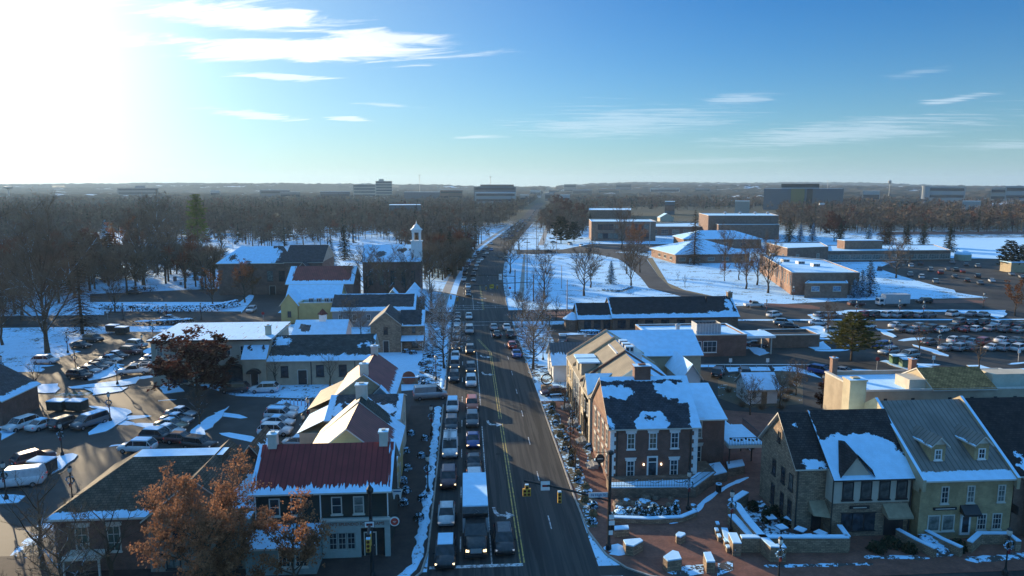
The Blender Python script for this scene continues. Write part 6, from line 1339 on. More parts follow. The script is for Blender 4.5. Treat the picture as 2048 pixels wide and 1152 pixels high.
SPEC = {  # length, width, [body rings (y, w, z0, shoulder, top)], cabin (base front, roof front, roof back, base back, belt z, roof z, roof half-width factor)
 'sedan': (4.75, 1.84, [(-2.37, 1.3, .35, .5, .6), (-2.2, 1.7, .25, .62, .72), (-1.2, 1.84, .2, .78, .92), (.2, 1.84, .2, .82, .96), (1.6, 1.84, .2, .86, 1.0), (2.2, 1.72, .25, .84, .98), (2.37, 1.45, .4, .7, .86)], (-1.15, -.35, .85, 1.75, .94, 1.44, .74)),
 'hatch': (4.2, 1.8, [(-2.1, 1.3, .35, .5, .62), (-1.95, 1.68, .25, .64, .76), (-1.1, 1.8, .2, .8, .96), (.2, 1.8, .2, .84, .98), (1.5, 1.8, .2, .88, 1.0), (2.0, 1.7, .25, .86, 1.0), (2.1, 1.5, .4, .72, .9)], (-1.1, -.35, 1.3, 2.0, .96, 1.5, .76)),
 'suv': (4.75, 1.92, [(-2.37, 1.5, .42, .62, .82), (-2.22, 1.82, .3, .8, .96), (-1.3, 1.92, .26, .92, 1.08), (.2, 1.92, .26, .96, 1.1), (1.8, 1.92, .26, 1.0, 1.12), (2.25, 1.84, .3, .98, 1.1), (2.37, 1.65, .45, .85, 1.0)], (-1.25, -.6, 1.75, 2.28, 1.08, 1.72, .8)),
 'van': (5.2, 2.0, [(-2.6, 1.5, .42, .62, .8), (-2.4, 1.9, .3, .85, 1.0), (-1.7, 2.0, .26, .98, 1.16), (.2, 2.0, .26, 1.02, 1.18), (2.2, 2.0, .26, 1.04, 1.18), (2.5, 1.96, .3, 1.0, 1.16), (2.6, 1.85, .45, .9, 1.06)], (-1.75, -.85, 2.3, 2.56, 1.14, 1.84, .84)),
 'pickup': (5.6, 2.0, [(-2.8, 1.6, .5, .7, .92), (-2.65, 1.92, .4, .86, 1.04), (-1.6, 2.0, .36, .98, 1.14), (.8, 2.0, .36, 1.02, 1.16), (.85, 2.0, .36, 1.02, 1.1), (2.6, 2.0, .36, 1.02, 1.1), (2.8, 1.9, .45, .96, 1.06)], (-1.45, -.75, .55, .85, 1.12, 1.84, .82)),
 'workvan': (5.6, 2.05, [(-2.8, 1.6, .45, .65, .95), (-2.6, 1.95, .35, .9, 1.12), (-1.9, 2.05, .3, 1.1, 1.35), (.2, 2.05, .3, 1.2, 1.4), (2.6, 2.05, .3, 1.2, 1.4), (2.75, 2.02, .35, 1.1, 1.36), (2.8, 1.95, .45, 1.0, 1.3)], (-2.0, -1.1, 2.55, 2.76, 1.34, 2.25, .86))}
def car_parts(kind):
    L, W_, rings, (c0, c1, c2, c3, zb, zr, rf) = SPEC[kind]; out = {}
    b = MB(); loft(b, [ring(*r) for r in rings], 0 or PC['white'])
    out['body'] = b.mesh('body', True)
    hw = W_ / 2; g_ = MB(); bw, rw = hw * .90, hw * rf
    B = [Vector((-bw, c0, zb)), Vector((bw, c0, zb)), Vector((bw, c3, zb)), Vector((-bw, c3, zb))]; T = [Vector((-rw, c1, zr - .04)), Vector((rw, c1, zr - .04)), Vector((rw, c2, zr - .04)), Vector((-rw, c2, zr - .04))]
    wv = kind == 'workvan'
    for k in range(4):
        g_.face([B[k], B[(k + 1) % 4], T[(k + 1) % 4], T[k]], M_CGL)
    out['window_glass'] = g_.mesh('window_glass')
    r = MB(); a = .05
    TT = [p + Vector((0, 0, .005)) for p in T]; cx = Vector((0, (c1 + c2) / 2, zr + .03))
    TI = [p.lerp(Vector((0, p.y, zr + .02)), .25) + Vector((0, .12 if k < 2 else -.12, .055)) for k, p in enumerate(T)]
    for k in range(4): r.face([TT[k], TT[(k + 1) % 4], TI[(k + 1) % 4], TI[k]], PC['white'])
    r.face(TI, PC['white'])
    def pillar(p, q, w=.07):
        r.tube(p + (p - Vector((0, p.y, p.z))) * .012, q + (q - Vector((0, q.y, q.z))) * .012, w * .5, w * .5, PC['white'], 4)
    for k in range(4): pillar(B[k], T[k])
    mids = (.1, .9) if kind in ('suv', 'van') else (.12,) if kind != 'pickup' else ()
    for f in mids:
        for s in (-1, 1): y = c1 + (c2 - c1) * f + .25; pillar(Vector((s * bw, y, zb)), Vector((s * rw, y, zr - .05)))
    if wv:  # panelled sides
        for s in (-1, 1): r.face([Vector((s * bw * 1.005, -.9, zb)), Vector((s * bw * 1.005, c3, zb)), Vector((s * rw * 1.01, c2, zr - .04)), Vector((s * rw * 1.01, -.9, zr - .04))][::s], PC['white'])
        r.face([B[3] + Vector((0, .01, 0)), T[3] + Vector((0, .01, 0)), T[2] + Vector((0, .01, 0)), B[2] + Vector((0, .01, 0))], PC['white'])
    out['roof'] = r.mesh('roof')
    s = MB(); s.prism([(p.x * .94, p.y + (.1 if k < 2 else -.08)) for k, p in enumerate(T)], zr + .03, zr + .10, M_SNOW); out['roof_snow'] = s.mesh('roof_snow')
    t = MB(); t.tube((-.11, 0, 0), (.11, 0, 0), .33, .33, M_TYRE, 14); out['tyre'] = t.mesh('tyre')
    t = MB(); t.tube((-.118, 0, 0), (.118, 0, 0), .20, .20, M_RIM, 8); out['rim'] = t.mesh('rim')
    fy, zl = rings[1][0] - .03, rings[1][3] - .02
    for nm, y, m, m2, dz in (('headlight', fy - .02, M_HL, None, 0), ('taillight', rings[-2][0] + .04, M_TL, None, .06)):
        h = MB(); zz = zl + dz if nm == 'headlight' else rings[-2][3] - .06; h.box(-.19, .19, -.06, .06, -.07, .07, m); out[nm] = h.mesh(nm); out[nm + '_pos'] = (hw * .74, y, zz)
    gmb = MB(); zg = rings[1][3] - .14; gmb.box(-hw * .5, hw * .5, rings[0][0] - .02, rings[1][0] + .1, rings[0][2] + .1, rings[0][3] - .02, M_PLAST); out['grille'] = gmb.mesh('grille')
    p_ = MB(); p_.box(-.26, .26, rings[-1][0] - .02, rings[-1][0] + .015, .62, .76, M_WTRIM); out['number_plate'] = p_.mesh('number_plate')
    mm = MB()
    mm.box(-.1, .1, -.06, .06, -.07, .07, M_PLAST); out['mirror'] = mm.mesh('mirror'); out['mirror_pos'] = (hw + .08, c0 + .35, zb + .06)
    out['axles'] = (rings[0][0] + .85, rings[-1][0] - .95, hw - .1)
    # one-piece version for far away
    f = MB(); loft(f, [ring(*r_) for r_ in rings], PC['white'])
    for k in range(4): f.face([B[k], B[(k + 1) % 4], T[(k + 1) % 4], T[k]], M_CGL)
    f.face([p + Vector((0, 0, .02)) for p in T], PC['white'])
    for sx in (-1, 1):
        for y in out['axles'][:2]: f.tube((sx * (hw - .2), y, .33), (sx * (hw + .01), y, .33), .33, .33, M_TYRE, 8)
        f.box(sx * hw * .74 - .18, sx * hw * .74 + .18, fy - .07, fy, zl - .07, zl + .07, M_HL)
        f.box(sx * hw * .74 - .18, sx * hw * .74 + .18, rings[-2][0], rings[-2][0] + .1, rings[-2][3] - .1, rings[-2][3], M_TL)
    out['far'] = f.mesh('car'); return out
CP_ = {k: car_parts(k) for k in SPEC}
FULL = {'sedan': 'parked_car', 'hatch': 'hatchback', 'suv': 'suv', 'van': 'minivan', 'pickup': 'pickup_truck', 'workvan': 'cargo_van'}
def car(x, y, rz, kind, col, label, group, snow=False, lit=False, moving=False, z=.014):
    p = CP_[kind]; m = PC[col]; cat = {'suv': 'suv', 'pickup': 'pickup truck', 'van': 'minivan', 'workvan': 'van'}.get(kind, 'car')
    if math.hypot(x, y) > 215:
        o = bpy.data.objects.new('car', p['far']); COL.objects.link(o); o.location = (x, y, gz(x, y) + z); o.rotation_euler = (0, 0, rz)
        o.material_slots[0].link = 'OBJECT'; o.material_slots[0].material = m; tag(o, label, cat, group); return o
    root = empty({'suv': 'suv', 'pickup': 'pickup_truck', 'van': 'minivan', 'workvan': 'cargo_van', 'hatch': 'hatchback'}.get(kind, 'sedan'), (x, y, z), rz, label, cat, group)
    def part(nm, me, loc=(0, 0, 0), par=root, mm=None):
        q = bpy.data.objects.new(nm, me); COL.objects.link(q); q.parent = par; q.location = loc
        if mm: q.material_slots[0].link = 'OBJECT'; q.material_slots[0].material = mm
        return q
    part('body', p['body'], mm=m); part('window_glass', p['window_glass']); part('roof', p['roof'], mm=m); part('grille', p['grille']); part('number_plate', p['number_plate'])
    f, r, hx = p['axles']
    for sx in (-1, 1):
        for yy in (f, r): w = part('wheel', p['tyre'], (sx * hx, yy, .33)); part('rim', p['rim'], (0, 0, 0), w)
        hp = p['headlight_pos']; part('headlight', p['headlight'], (sx * hp[0], hp[1], hp[2]), mm=M_HLON if lit else M_HL); tp = p['taillight_pos']; part('taillight', p['taillight'], (sx * tp[0], tp[1], tp[2]))
        mp = p['mirror_pos']; part('mirror', p['mirror'], (sx * mp[0], mp[1], mp[2]))
    if snow: part('roof_snow', p['roof_snow'])
    return root
ORD = ['first', 'second', 'third', 'fourth', 'fifth', 'sixth', 'seventh', 'eighth', 'ninth', 'tenth', 'eleventh', 'twelfth', 'thirteenth', 'fourteenth', 'fifteenth', 'sixteenth', 'seventeenth', 'eighteenth', 'nineteenth', 'twentieth', 'twenty-first', 'twenty-second', 'twenty-third', 'twenty-fourth', 'twenty-fifth']
CN = {'dark': 'dark grey', 'lightblue': 'bright blue', 'sedan': 'sedan', 'hatch': 'hatchback', 'suv': 'suv', 'van': 'minivan', 'pickup': 'pickup truck', 'workvan': 'cargo van'}
def row(items, rz, group, where, order='left', **kw):
    """items: (px, py, kind, colour[, opts]) given at the ground under the middle of each car"""
    it = sorted(items, key=(lambda q: q[0]) if order == 'left' else (lambda q: -q[1]))
    for i, q in enumerate(it):
        p = P(q[0], q[1]); opt = dict(q[4]) if len(q) > 4 else {}; r = opt.pop('rz', rz); lab = opt.pop('label', None)
        lab = lab or '%s %s, %s %s' % (CN.get(q[3], q[3]), CN[q[2]], ORD[i], where)
        car(p.x + opt.pop('dx', 0), p.y + opt.pop('dy', 0), r + rnd.uniform(-.03, .03), q[2], q[3], lab, group, **{**kw, **opt})
def queue(items, x, rz, group, where, rear=False, **kw):
    for i, q in enumerate(items):
        p = P(q[0], q[1]); L = SPEC[q[2]][0] if q[2] in SPEC else 5; xx = x if x is not None else p.x; opt = dict(q[4]) if len(q) > 4 else {}
        r = opt.pop('rz', rz); car(xx + opt.pop('dx', 0), p.y + L / 2 * math.cos(r), r, q[2], q[3], opt.pop('label', '%s %s, %s %s' % (CN.get(q[3], q[3]), CN[q[2]], ORD[i], where)), group, **{**kw, **opt})
# main road, kerb lane (front bumper row of each), heads towards the camera
queue([(882, 1146, 'suv', 'black', {'snow': 1, 'lit': 1, 'dx': .1}), (885, 1058, 'hatch', 'white'), (901, 983, 'suv', 'maroon', {'lit': 1}), (903, 921, 'workvan', 'white', {'lit': 1, 'label': 'white cargo van carrying a ladder on its roof in the kerb lane'}), (902, 868, 'suv', 'dark'), (906, 829, 'suv', 'white', {'snow': 1}), (909, 768, 'suv', 'dark'), (910, 742, 'suv', 'grey', {'snow': 1, 'lit': 1}), (910, 723, 'hatch', 'white'),
       (914, 702, 'sedan', 'black', {'lit': 1}), (911, 682, 'suv', 'silver'), (912, 667, 'hatch', 'white'), (911.6, 653.6, 'sedan', 'silver'), (914, 639, 'sedan', 'grey')], -2.25, 0, 'cars queueing in the kerb lane', 'in the kerb lane queue from the stop line')
queue([(945, 825, 'suv', 'orange', {'dx': .05, 'label': 'orange-red suv in the second lane behind a grey one'}), (950, 858, 'suv', 'grey', {'label': 'grey suv in the second lane just in front of the orange-red one'}), (953, 900, 'sedan', 'blue', {'lit': 1, 'label': 'deep blue sedan in the second lane'}), (948, 948, 'sedan', 'black', {'label': 'black sedan with orange fog lamps in the second lane'}), (944, 777, 'suv', 'white', {'label': 'white suv in the second lane right behind the gap'}), (944, 750, 'suv', 'dark', {'lit': 1, 'label': 'dark grey suv in the second lane behind the white one'}),
       (944, 711, 'suv', 'dark', {'lit': 1, 'label': 'dark suv alone in the second lane before the worn yellow line'}), (942, 670, 'van', 'silver', {'label': 'silver minivan in the second lane near the crosswalk'}), (945.6, 640, 'hatch', 'white', {'label': 'white hatchback crossing the far junction'}), (947, 594, 'sedan', 'black', {'label': 'black sedan waiting behind the far signals'}),
       (926, 589, 'sedan', 'silver', {'label': 'silver sedan in the kerb lane at the far signals'}), (927, 578, 'sedan', 'white', {'label': 'white sedan second in the kerb lane at the far signals'}), (958, 990, 'suv', 'white', {'dx': 0, 'label': 'white suv hidden behind the box truck'})], .8, 0, 'cars queueing in the second lane', 'x')
for q in ('black sedan with orange fog lamps in the second lane',):
    t = [ob for ob in COL.objects if ob.get('label') == q][0]
    for sx in (-.72, .72): f = MB(); f.box(-.2, .2, -.04, .04, -.1, .1, mat('orange_foglamp', (.8, .25, .03), emit=(1, .25, .02), es=1.2)); f.build('fog_lamp', t, (sx, -2.27, .42))
queue([(1020, 1117, 'suv', 'black', {'dx': -.1, 'label': 'black suv waiting in the left-turn lane beside the box truck'})], 3.6, 0, None, 'x')
queue([(987, 655, 'sedan', 'silver'), (993, 669, 'sedan', 'black')], None, math.pi, 'cars driving away from the camera', 'in the inner lane driving away')
queue([(1012, 655, 'sedan', 'white'), (1019, 669, 'suv', 'dark'), (1023, 691, 'hatch', 'red'), (1031, 707, 'sedan', 'lightblue')], None, math.pi, 'cars driving away from the camera', 'in the outer lane driving away, counted from the far junction')
# ladder on the white van
t = [ob for ob in COL.objects if 'ladder' in str(ob.get('label', ''))][0]; b = MB()
for sx in (-.35, .05): b.box(sx, sx + .07, -2.2, 2.3, 2.45, 2.53, M_METAL)
for k in range(12): b.box(-.35, .12, -2.1 + k * .37, -2.05 + k * .37, 2.46, 2.51, M_METAL)
for y in (-1.2, 1.6): b.box(-.85, .85, y, y + .06, 2.36, 2.44, M_DTRIM)
lo = b.build('ladder'); lo.location = t.location; tag(lo, 'metal ladder strapped to the roof rack of the white cargo van', 'ladder')
# far queue up the bend
K = ['sedan', 'suv', 'sedan', 'hatch', 'suv']; CC = ['white', 'dark', 'silver', 'black', 'white', 'grey', 'silver', 'white', 'dark', 'lightblue']
fl = [(927.7, 561), (930, 550), (932.5, 539), (937, 531), (944, 522), (949.6, 515.6), (955, 508), (967, 502), (972, 496), (982, 489)]; f2 = [(947, 563), (947, 552), (950.6, 541), (953, 533), (957, 526), (963, 521), (968, 514.6), (974, 508), (983, 501)]
def bend_dir(y):
    for a, c in zip(RLs, RLs[1:]):
        if a[1] <= y <= c[1]: return -math.atan2(c[0] - a[0], c[1] - a[1])
    return 0.
for nm, ls, off in (('kerb lane beyond the far signals', fl, 0), ('inner lane beyond the far signals', f2, 5)):
    for i, q in enumerate(ls):
        p = P(*q); car(p.x, p.y, bend_dir(p.y), K[(i + off) % 5], CC[(i * 3 + off) % 10], '%s car, %s in the queue of the %s' % (CN.get(CC[(i * 3 + off) % 10], CC[(i * 3 + off) % 10]), ORD[i], nm), 'cars queueing round the bend', z=.014)
rr = random.Random(5)
for nm, dd, flip in (('outer oncoming lane', 2.2, 0), ('inner oncoming lane', 5.4, 0), ('lane going away', 10.0, 1)):
    ln = offset(smooth_line(RL[1:], 9), dd); i = 0; n = 0
    pts = [p for p in ln if 470 < p[1] < 1150]; dist = 0; last = None
    for a, c in zip(pts, pts[1:]):
        L = math.dist(a, c); s = 0
        while s < L:
            if rr.random() < (.62 if not flip else .3) and n < 22:
                x, y = a[0] + (c[0] - a[0]) * s / L, a[1] + (c[1] - a[1]) * s / L; colr = rr.choice(CC); n += 1
                car(x, y, -math.atan2(c[0] - a[0], c[1] - a[1]) + (math.pi if flip else 0), rr.choice(K), colr, '%s car, %s in line in the %s far up the road' % (CN.get(colr, colr), ORD[n - 1], nm), 'far traffic up the road')
            s += 9.5
for q, k, c, lab in (((1012, 520), 'suv', 'white', 'white suv passing the round bare median tree'), ((999, 475), 'sedan', 'silver', 'silver car at the second junction, left one'), ((1012, 475), 'sedan', 'white', 'white car at the second junction, right one'), ((1022, 458), 'suv', 'dark', 'dark car beyond the second junction on the left'), ((1033, 458), 'sedan', 'silver', 'silver car beyond the second junction on the right')):
    p = P(*q); car(p.x, p.y, bend_dir(p.y) + (math.pi if k == 'suv' and c == 'white' else 0), k, c, lab, None)
# side-street vehicles
row([(868, 797, 'workvan', 'silver', {'label': 'silver work van nosing out of the side street onto the main road', 'rz': R(98), 'dx': -.6})], 0, None, '')
row([(1108, 790, 'sedan', 'maroon', {'label': 'dark red car pulling out beside the white cottage', 'rz': R(-84)})], 0, None, '')
row([(1126, 684, 'suv', 'grey', {'label': 'grey suv parked between street row and restaurant', 'rz': R(170)}), (503, 624, 'suv', 'white', {'label': 'white suv coming down the drive beside the parish hall', 'rz': 0}), (340, 641, 'sedan', 'silver', {'label': 'silver sedan passing on the left cross street', 'rz': R(90), 'snow': 1}), (268, 588, 'sedan', 'dark', {'label': 'dark car parked behind the long hedge', 'rz': R(90)}),
     (530, 784, 'suv', 'white', {'label': 'white suv parked side-on before the inn door', 'rz': R(-88)}), (470, 784, 'suv', 'dark', {'label': 'dark suv parked behind the white one before the inn', 'rz': R(-88)}), (1372, 624, 'pickup', 'white', {'label': 'white pickup passing right of the restaurant roof', 'rz': R(-90)}), (1436, 752, 'suv', 'black', {'label': 'black suv parked left behind the garden', 'rz': R(150)}), (1489, 752, 'suv', 'black', {'label': 'second black suv parked behind the garden', 'rz': R(165)}), (1642, 748, 'suv', 'blue', {'label': 'dark blue suv parked left of the broad pine', 'rz': R(40)}), (1682, 748, 'sedan', 'silver', {'label': 'silver sedan parked under the broad pine', 'rz': R(-140)}),
     (1512, 694, 'sedan', 'black', {'label': 'black car under the drive-through canopy', 'rz': R(80)}), (1712, 612, 'suv', 'maroon', {'label': 'dark red suv driving along the right cross street', 'rz': R(90)}), (1848, 606, 'suv', 'dark', {'label': 'dark suv at the kerb behind the white delivery truck', 'rz': R(-90)}), (1507, 614, 'pickup', 'white', {'label': 'white pickup beside the restaurant chimney on the cross street', 'rz': R(90)}), (1177, 502, 'suv', 'dark', {'label': 'dark suv in the little lot by the office wing', 'rz': R(20)}), (1140, 490, 'suv', 'silver', {'label': 'silver suv under the roadside dark pines', 'rz': R(10)}), (1163, 493, 'sedan', 'white', {'label': 'white sedan right of the roadside dark pines', 'rz': R(10)}), (1107, 486, 'sedan', 'silver', {'label': 'silver car left under the roadside dark pines', 'rz': R(90)}), (1287, 506, 'sedan', 'black', {'label': 'black car parked by the golden columnar trees', 'rz': R(90)}), (1097, 504, 'sedan', 'dark', {'label': 'dark car on the lawn side road near the poles', 'rz': R(90)})], 0, None, '')
# left lot
row([(43, 857, 'suv', 'white', {'rz': R(-22)}), (87, 856, 'sedan', 'white', {'rz': R(158), 'snow': 1}), (133, 854, 'suv', 'black', {'rz': R(155)}), (180, 852, 'van', 'grey', {'rz': R(-25), 'snow': 1})], 0, 'cars in the front row of the left lot', 'from the left in the row by the brick house')
row([(274, 695, 'suv', 'silver', {'snow': 1}), (261, 708, 'suv', 'maroon', {}), (234, 716, 'sedan', 'dark', {'snow': 1}), (222, 724, 'sedan', 'silver', {'snow': 1}), (203, 732, 'sedan', 'grey', {}), (193, 739, 'sedan', 'dark', {}), (178, 746, 'sedan', 'silver', {}), (160, 757, 'suv', 'black', {})], R(72), 'cars in the slanting row of the left lot', 'from the front in the slanting middle row', 'front')
row([(285, 733, 'sedan', 'grey', {}), (303, 725, 'sedan', 'white', {'snow': 1}), (312, 717, 'sedan', 'white', {'snow': 1})], R(-110), 'cars nosed in beside the red-leaved tree', 'beside the dark red tree from the front', 'front')
row([(269, 748, 'pickup', 'white', {'rz': R(-80), 'label': 'white utility pickup with a tool rack in the left lot'}), (91, 727, 'suv', 'white', {'rz': R(88), 'label': 'white suv parked side-on by the huge bare tree'}), (162, 695, 'sedan', 'black', {'rz': R(68), 'label': 'black car at the verge behind the lamp'}), (187, 683, 'suv', 'dark', {'rz': R(68), 'label': 'dark suv at the verge behind the black car'}), (68, 926, 'suv', 'maroon', {'rz': R(140), 'label': 'maroon suv glinting in the low sun at the far left'}), (36, 972, 'workvan', 'white', {'rz': R(-78), 'label': 'white transit van with roof rack at the left edge'}),
     (276, 903, 'suv', 'white', {'rz': R(-95), 'label': 'white suv half hidden by the brown roof', 'snow': 1}), (399, 897, 'suv', 'black', {'rz': R(70), 'label': 'black suv just above the brown roof deck'}), (601, 893, 'sedan', 'silver', {'rz': R(85), 'label': 'silver sedan between the brown roof and the row houses', 'snow': 1})], 0, None, '')
row([(363, 833, 'sedan', 'silver', {'snow': 1}), (354, 846, 'sedan', 'silver', {'snow': 1}), (343, 857, 'sedan', 'tan', {'snow': 1}), (336, 869, 'sedan', 'white', {'snow': 1}), (316, 881, 'suv', 'dark', {'snow': 1}), (340, 886, 'hatch', 'maroon', {'dx': 1.5})], R(78), 'cars beside the dark triangular island', 'from the front beside the dark triangular island', 'front')
row([(566, 824, 'sedan', 'white', {'snow': 1}), (562, 837, 'suv', 'white', {'snow': 1}), (557, 851, 'sedan', 'white', {'snow': 1}), (551, 869, 'suv', 'white', {})], R(84), 'white cars behind the row houses', 'from the front in the white row behind the row houses', 'front')
# right lot
A1 = R(118)
def gen(xs, seed, kinds=('sedan', 'suv', 'sedan', 'suv', 'hatch'), cols=('silver', 'white', 'dark', 'silver', 'grey', 'white', 'black', 'red')):
    r2 = random.Random(seed); return [(x, y, r2.choice(kinds), r2.choice(cols)) for x, y in xs]
row(gen([(1548, 634), (1708, 633), (1730, 634), (1751, 634), (1776, 634), (1797, 635), (1817, 635), (1840, 635), (1858, 635), (1906, 632), (1944, 632), (1967, 633), (1640, 634), (1662, 635)], 1), A1, 'cars in the rear row of the right lot', 'from the left in the rear row of the right lot')
row(gen([(1736, 657), (1792, 655), (1806, 663), (1827, 665), (1840, 657), (1852, 665), (1866, 662), (1886, 664)], 2), A1, 'cars in the left block of the right lot', 'from the left in the second row of the right lot')
row(gen([(1909, 660), (1932, 663), (1952, 663), (1982, 662), (2010, 664), (2036, 665)], 3), A1, 'cars in the right block of the right lot', 'from the left in the right lot block, front side')
row(gen([(1921, 648), (1947, 650), (1970, 650), (1995, 652), (2016, 653), (2040, 654)], 4), A1, 'cars in the right block of the right lot', 'from the left in the right lot block, back side')
row(gen([(1858, 689), (1893, 700), (1921, 701), (1946, 701), (1985, 700), (2010, 701), (2038, 702)], 5), A1, 'cars in the front block of the right lot', 'from the left in the front block, front side')
row(gen([(1909, 685), (1930, 687), (1944, 689), (1967, 689), (2005, 685), (2033, 686)], 6), A1, 'cars in the front block of the right lot', 'from the left in the front block, back side')
row([(1777, 709, 'suv', 'silver'), (1817, 716, 'suv', 'silver'), (1764, 697, 'suv', 'blue')], R(-70), 'cars beside the green dumpsters', 'from the left beside the green dumpsters')
row([(1668, 667, 'suv', 'white'), (1637, 650, 'sedan', 'white'), (1566, 650, 'suv', 'silver'), (1577, 656, 'sedan', 'black')], R(75), 'cars near the bank drive', 'from the left near the bank drive')
row(gen([(1822, 534), (1841, 530), (1904, 527), (1932, 532), (1955, 535), (1861, 542), (1881, 548), (1911, 543), (1820, 552), (1843, 557), (1871, 566), (1909, 556), (1934, 564), (1955, 556), (1960, 569), (1983, 564), (1759, 541), (2023, 551), (2043, 556), (1925, 545), (1895, 541)], 8), R(150), 'cars in the upper school lot', 'from the left in the upper school lot')

# ---- box truck
o = empty('box_truck', (.75, 62.3, .014), 0, 'box truck with a black cab and a long white snow-covered box at the stop line', 'truck')
M_TB = paint('truck_black', (.018, .02, .022), .1)
b = MB(); loft(b, [ring(0, 1.7, .5, 1.0, 1.35, .8), ring(.3, 2.1, .45, 1.2, 1.55, .8), ring(1.6, 2.25, .45, 1.4, 1.75, .85), ring(3.3, 2.3, .5, 1.5, 1.8, .9)], M_TB); b.build('hood', o, smooth=True)
b = MB(); B = [Vector((-1.1, 1.5, 1.7)), Vector((1.1, 1.5, 1.7)), Vector((1.1, 3.3, 1.7)), Vector((-1.1, 3.3, 1.7))]; T = [Vector((-.92, 2.1, 2.65)), Vector((.92, 2.1, 2.65)), Vector((1.0, 3.3, 2.7)), Vector((-1.0, 3.3, 2.7))]
for k in range(4): b.face([B[k], B[(k + 1) % 4], T[(k + 1) % 4], T[k]], M_TB)
b.face(T, M_TB); b.build('cab', o)
b = MB(); b.face([(-.95, 1.57, 1.8), (.95, 1.57, 1.8), (.83, 2.03, 2.52), (-.83, 2.03, 2.52)], M_CGL); b.build('windscreen', o)
extra(o, 'box', (-1.27, 1.27, 3.5, 11.6, 1.0, 3.75), m=mat('truck_box_white', (.42, .44, .46), .5, .06)); extra(o, 'box_snow', (-1.25, 1.25, 3.52, 11.58, 3.752, 3.86), m=M_SNOW)
b = MB(); b.face([(-1.25, 3.49, 2.55), (1.25, 3.49, 2.55), (1.25, 3.1, 3.2), (-1.25, 3.1, 3.2)][::-1], M_TB); b.face([(-1.25, 3.1, 3.2), (1.25, 3.1, 3.2), (1.25, 3.49, 3.72), (-1.25, 3.49, 3.72)], M_TB); b.build('wind_deflector', o)
b = MB(); b.lathe([(.34, 0), (.34, .03)], (0, 0, 0), M_WTRIM, 3); b.lathe([(.2, .035), (.0, .036)], (0, 0, 0), M_TB, 3); q = b.build('badge', o, (0, 3.2, 3.38)); q.rotation_euler = (R(53), 0, R(0))
extra(o, 'chassis', (-.5, .5, 1.0, 11.0, .55, .95), m=M_PLAST); extra(o, 'bumper', (-1.1, 1.1, -.15, -.002, .4, .7), m=M_PLAST)
b = MB(); b.box(-.55, .55, -.06, -.001, .75, 1.2, M_METAL); b.build('grille', o)
for sx in (-1, 1):
    extra(o, 'headlight', (sx * .82 - .16, sx * .82 + .16, -.02, .1, .85, 1.08), m=M_HLON); extra(o, 'mirror', (sx * 1.42 - .09, sx * 1.42 + .09, 1.6, 1.7, 1.7, 2.2), m=M_PLAST)
    for y in (1.0, 9.2): b = MB(); b.tube((-.15, 0, 0), (.15, 0, 0), .48, .48, M_TYRE, 14); w = b.build('wheel', o, (sx * 1.0, y, .48)); b = MB(); b.tube((-.16, 0, 0), (.16, 0, 0), .26, .26, M_RIM, 8); b.build('rim', w)
# ---- delivery truck on the cross street, rack on utility pickup
p = P(1795, 612); o = empty('delivery_truck', (p.x, p.y, .02), R(-90), 'long white delivery truck parked on the right cross street', 'truck')
extra(o, 'box', (-1.2, 1.2, -4.5, 3.0, .9, 3.6), m=MATS['truck_box_white']); extra(o, 'cab', (-1.05, 1.05, -6.3, -4.52, .6, 2.5), m=PC['white']); extra(o, 'windscreen', (-.95, .95, -6.33, -6.302, 1.5, 2.3), m=M_CGL); extra(o, 'side_window', (1.052, 1.07, -6.1, -5.0, 1.5, 2.2), m=M_CGL)
for sx in (-1, 1):
    for y in (-5.4, 1.6): b = MB(); b.tube((-.15, 0, 0), (.15, 0, 0), .45, .45, M_TYRE, 12); b.build('wheel', o, (sx * 1.0, y, .45))
t = [ob for ob in COL.objects if 'utility pickup' in str(ob.get('label', ''))][0]
b = MB()
for x in (-.9, .9):
    for y in (1.1, 2.6): b.box(x - .04, x + .04, y - .04, y + .04, 1.1, 2.0, M_METAL)
    b.box(x - .04, x + .04, -.8, 2.7, 2.0, 2.08, M_METAL)
b.box(-.92, .92, 1.0, 1.08, 2.0, 2.08, M_METAL); b.box(-.92, .92, 2.58, 2.66, 2.0, 2.08, M_METAL); b.build('tool_rack', t)

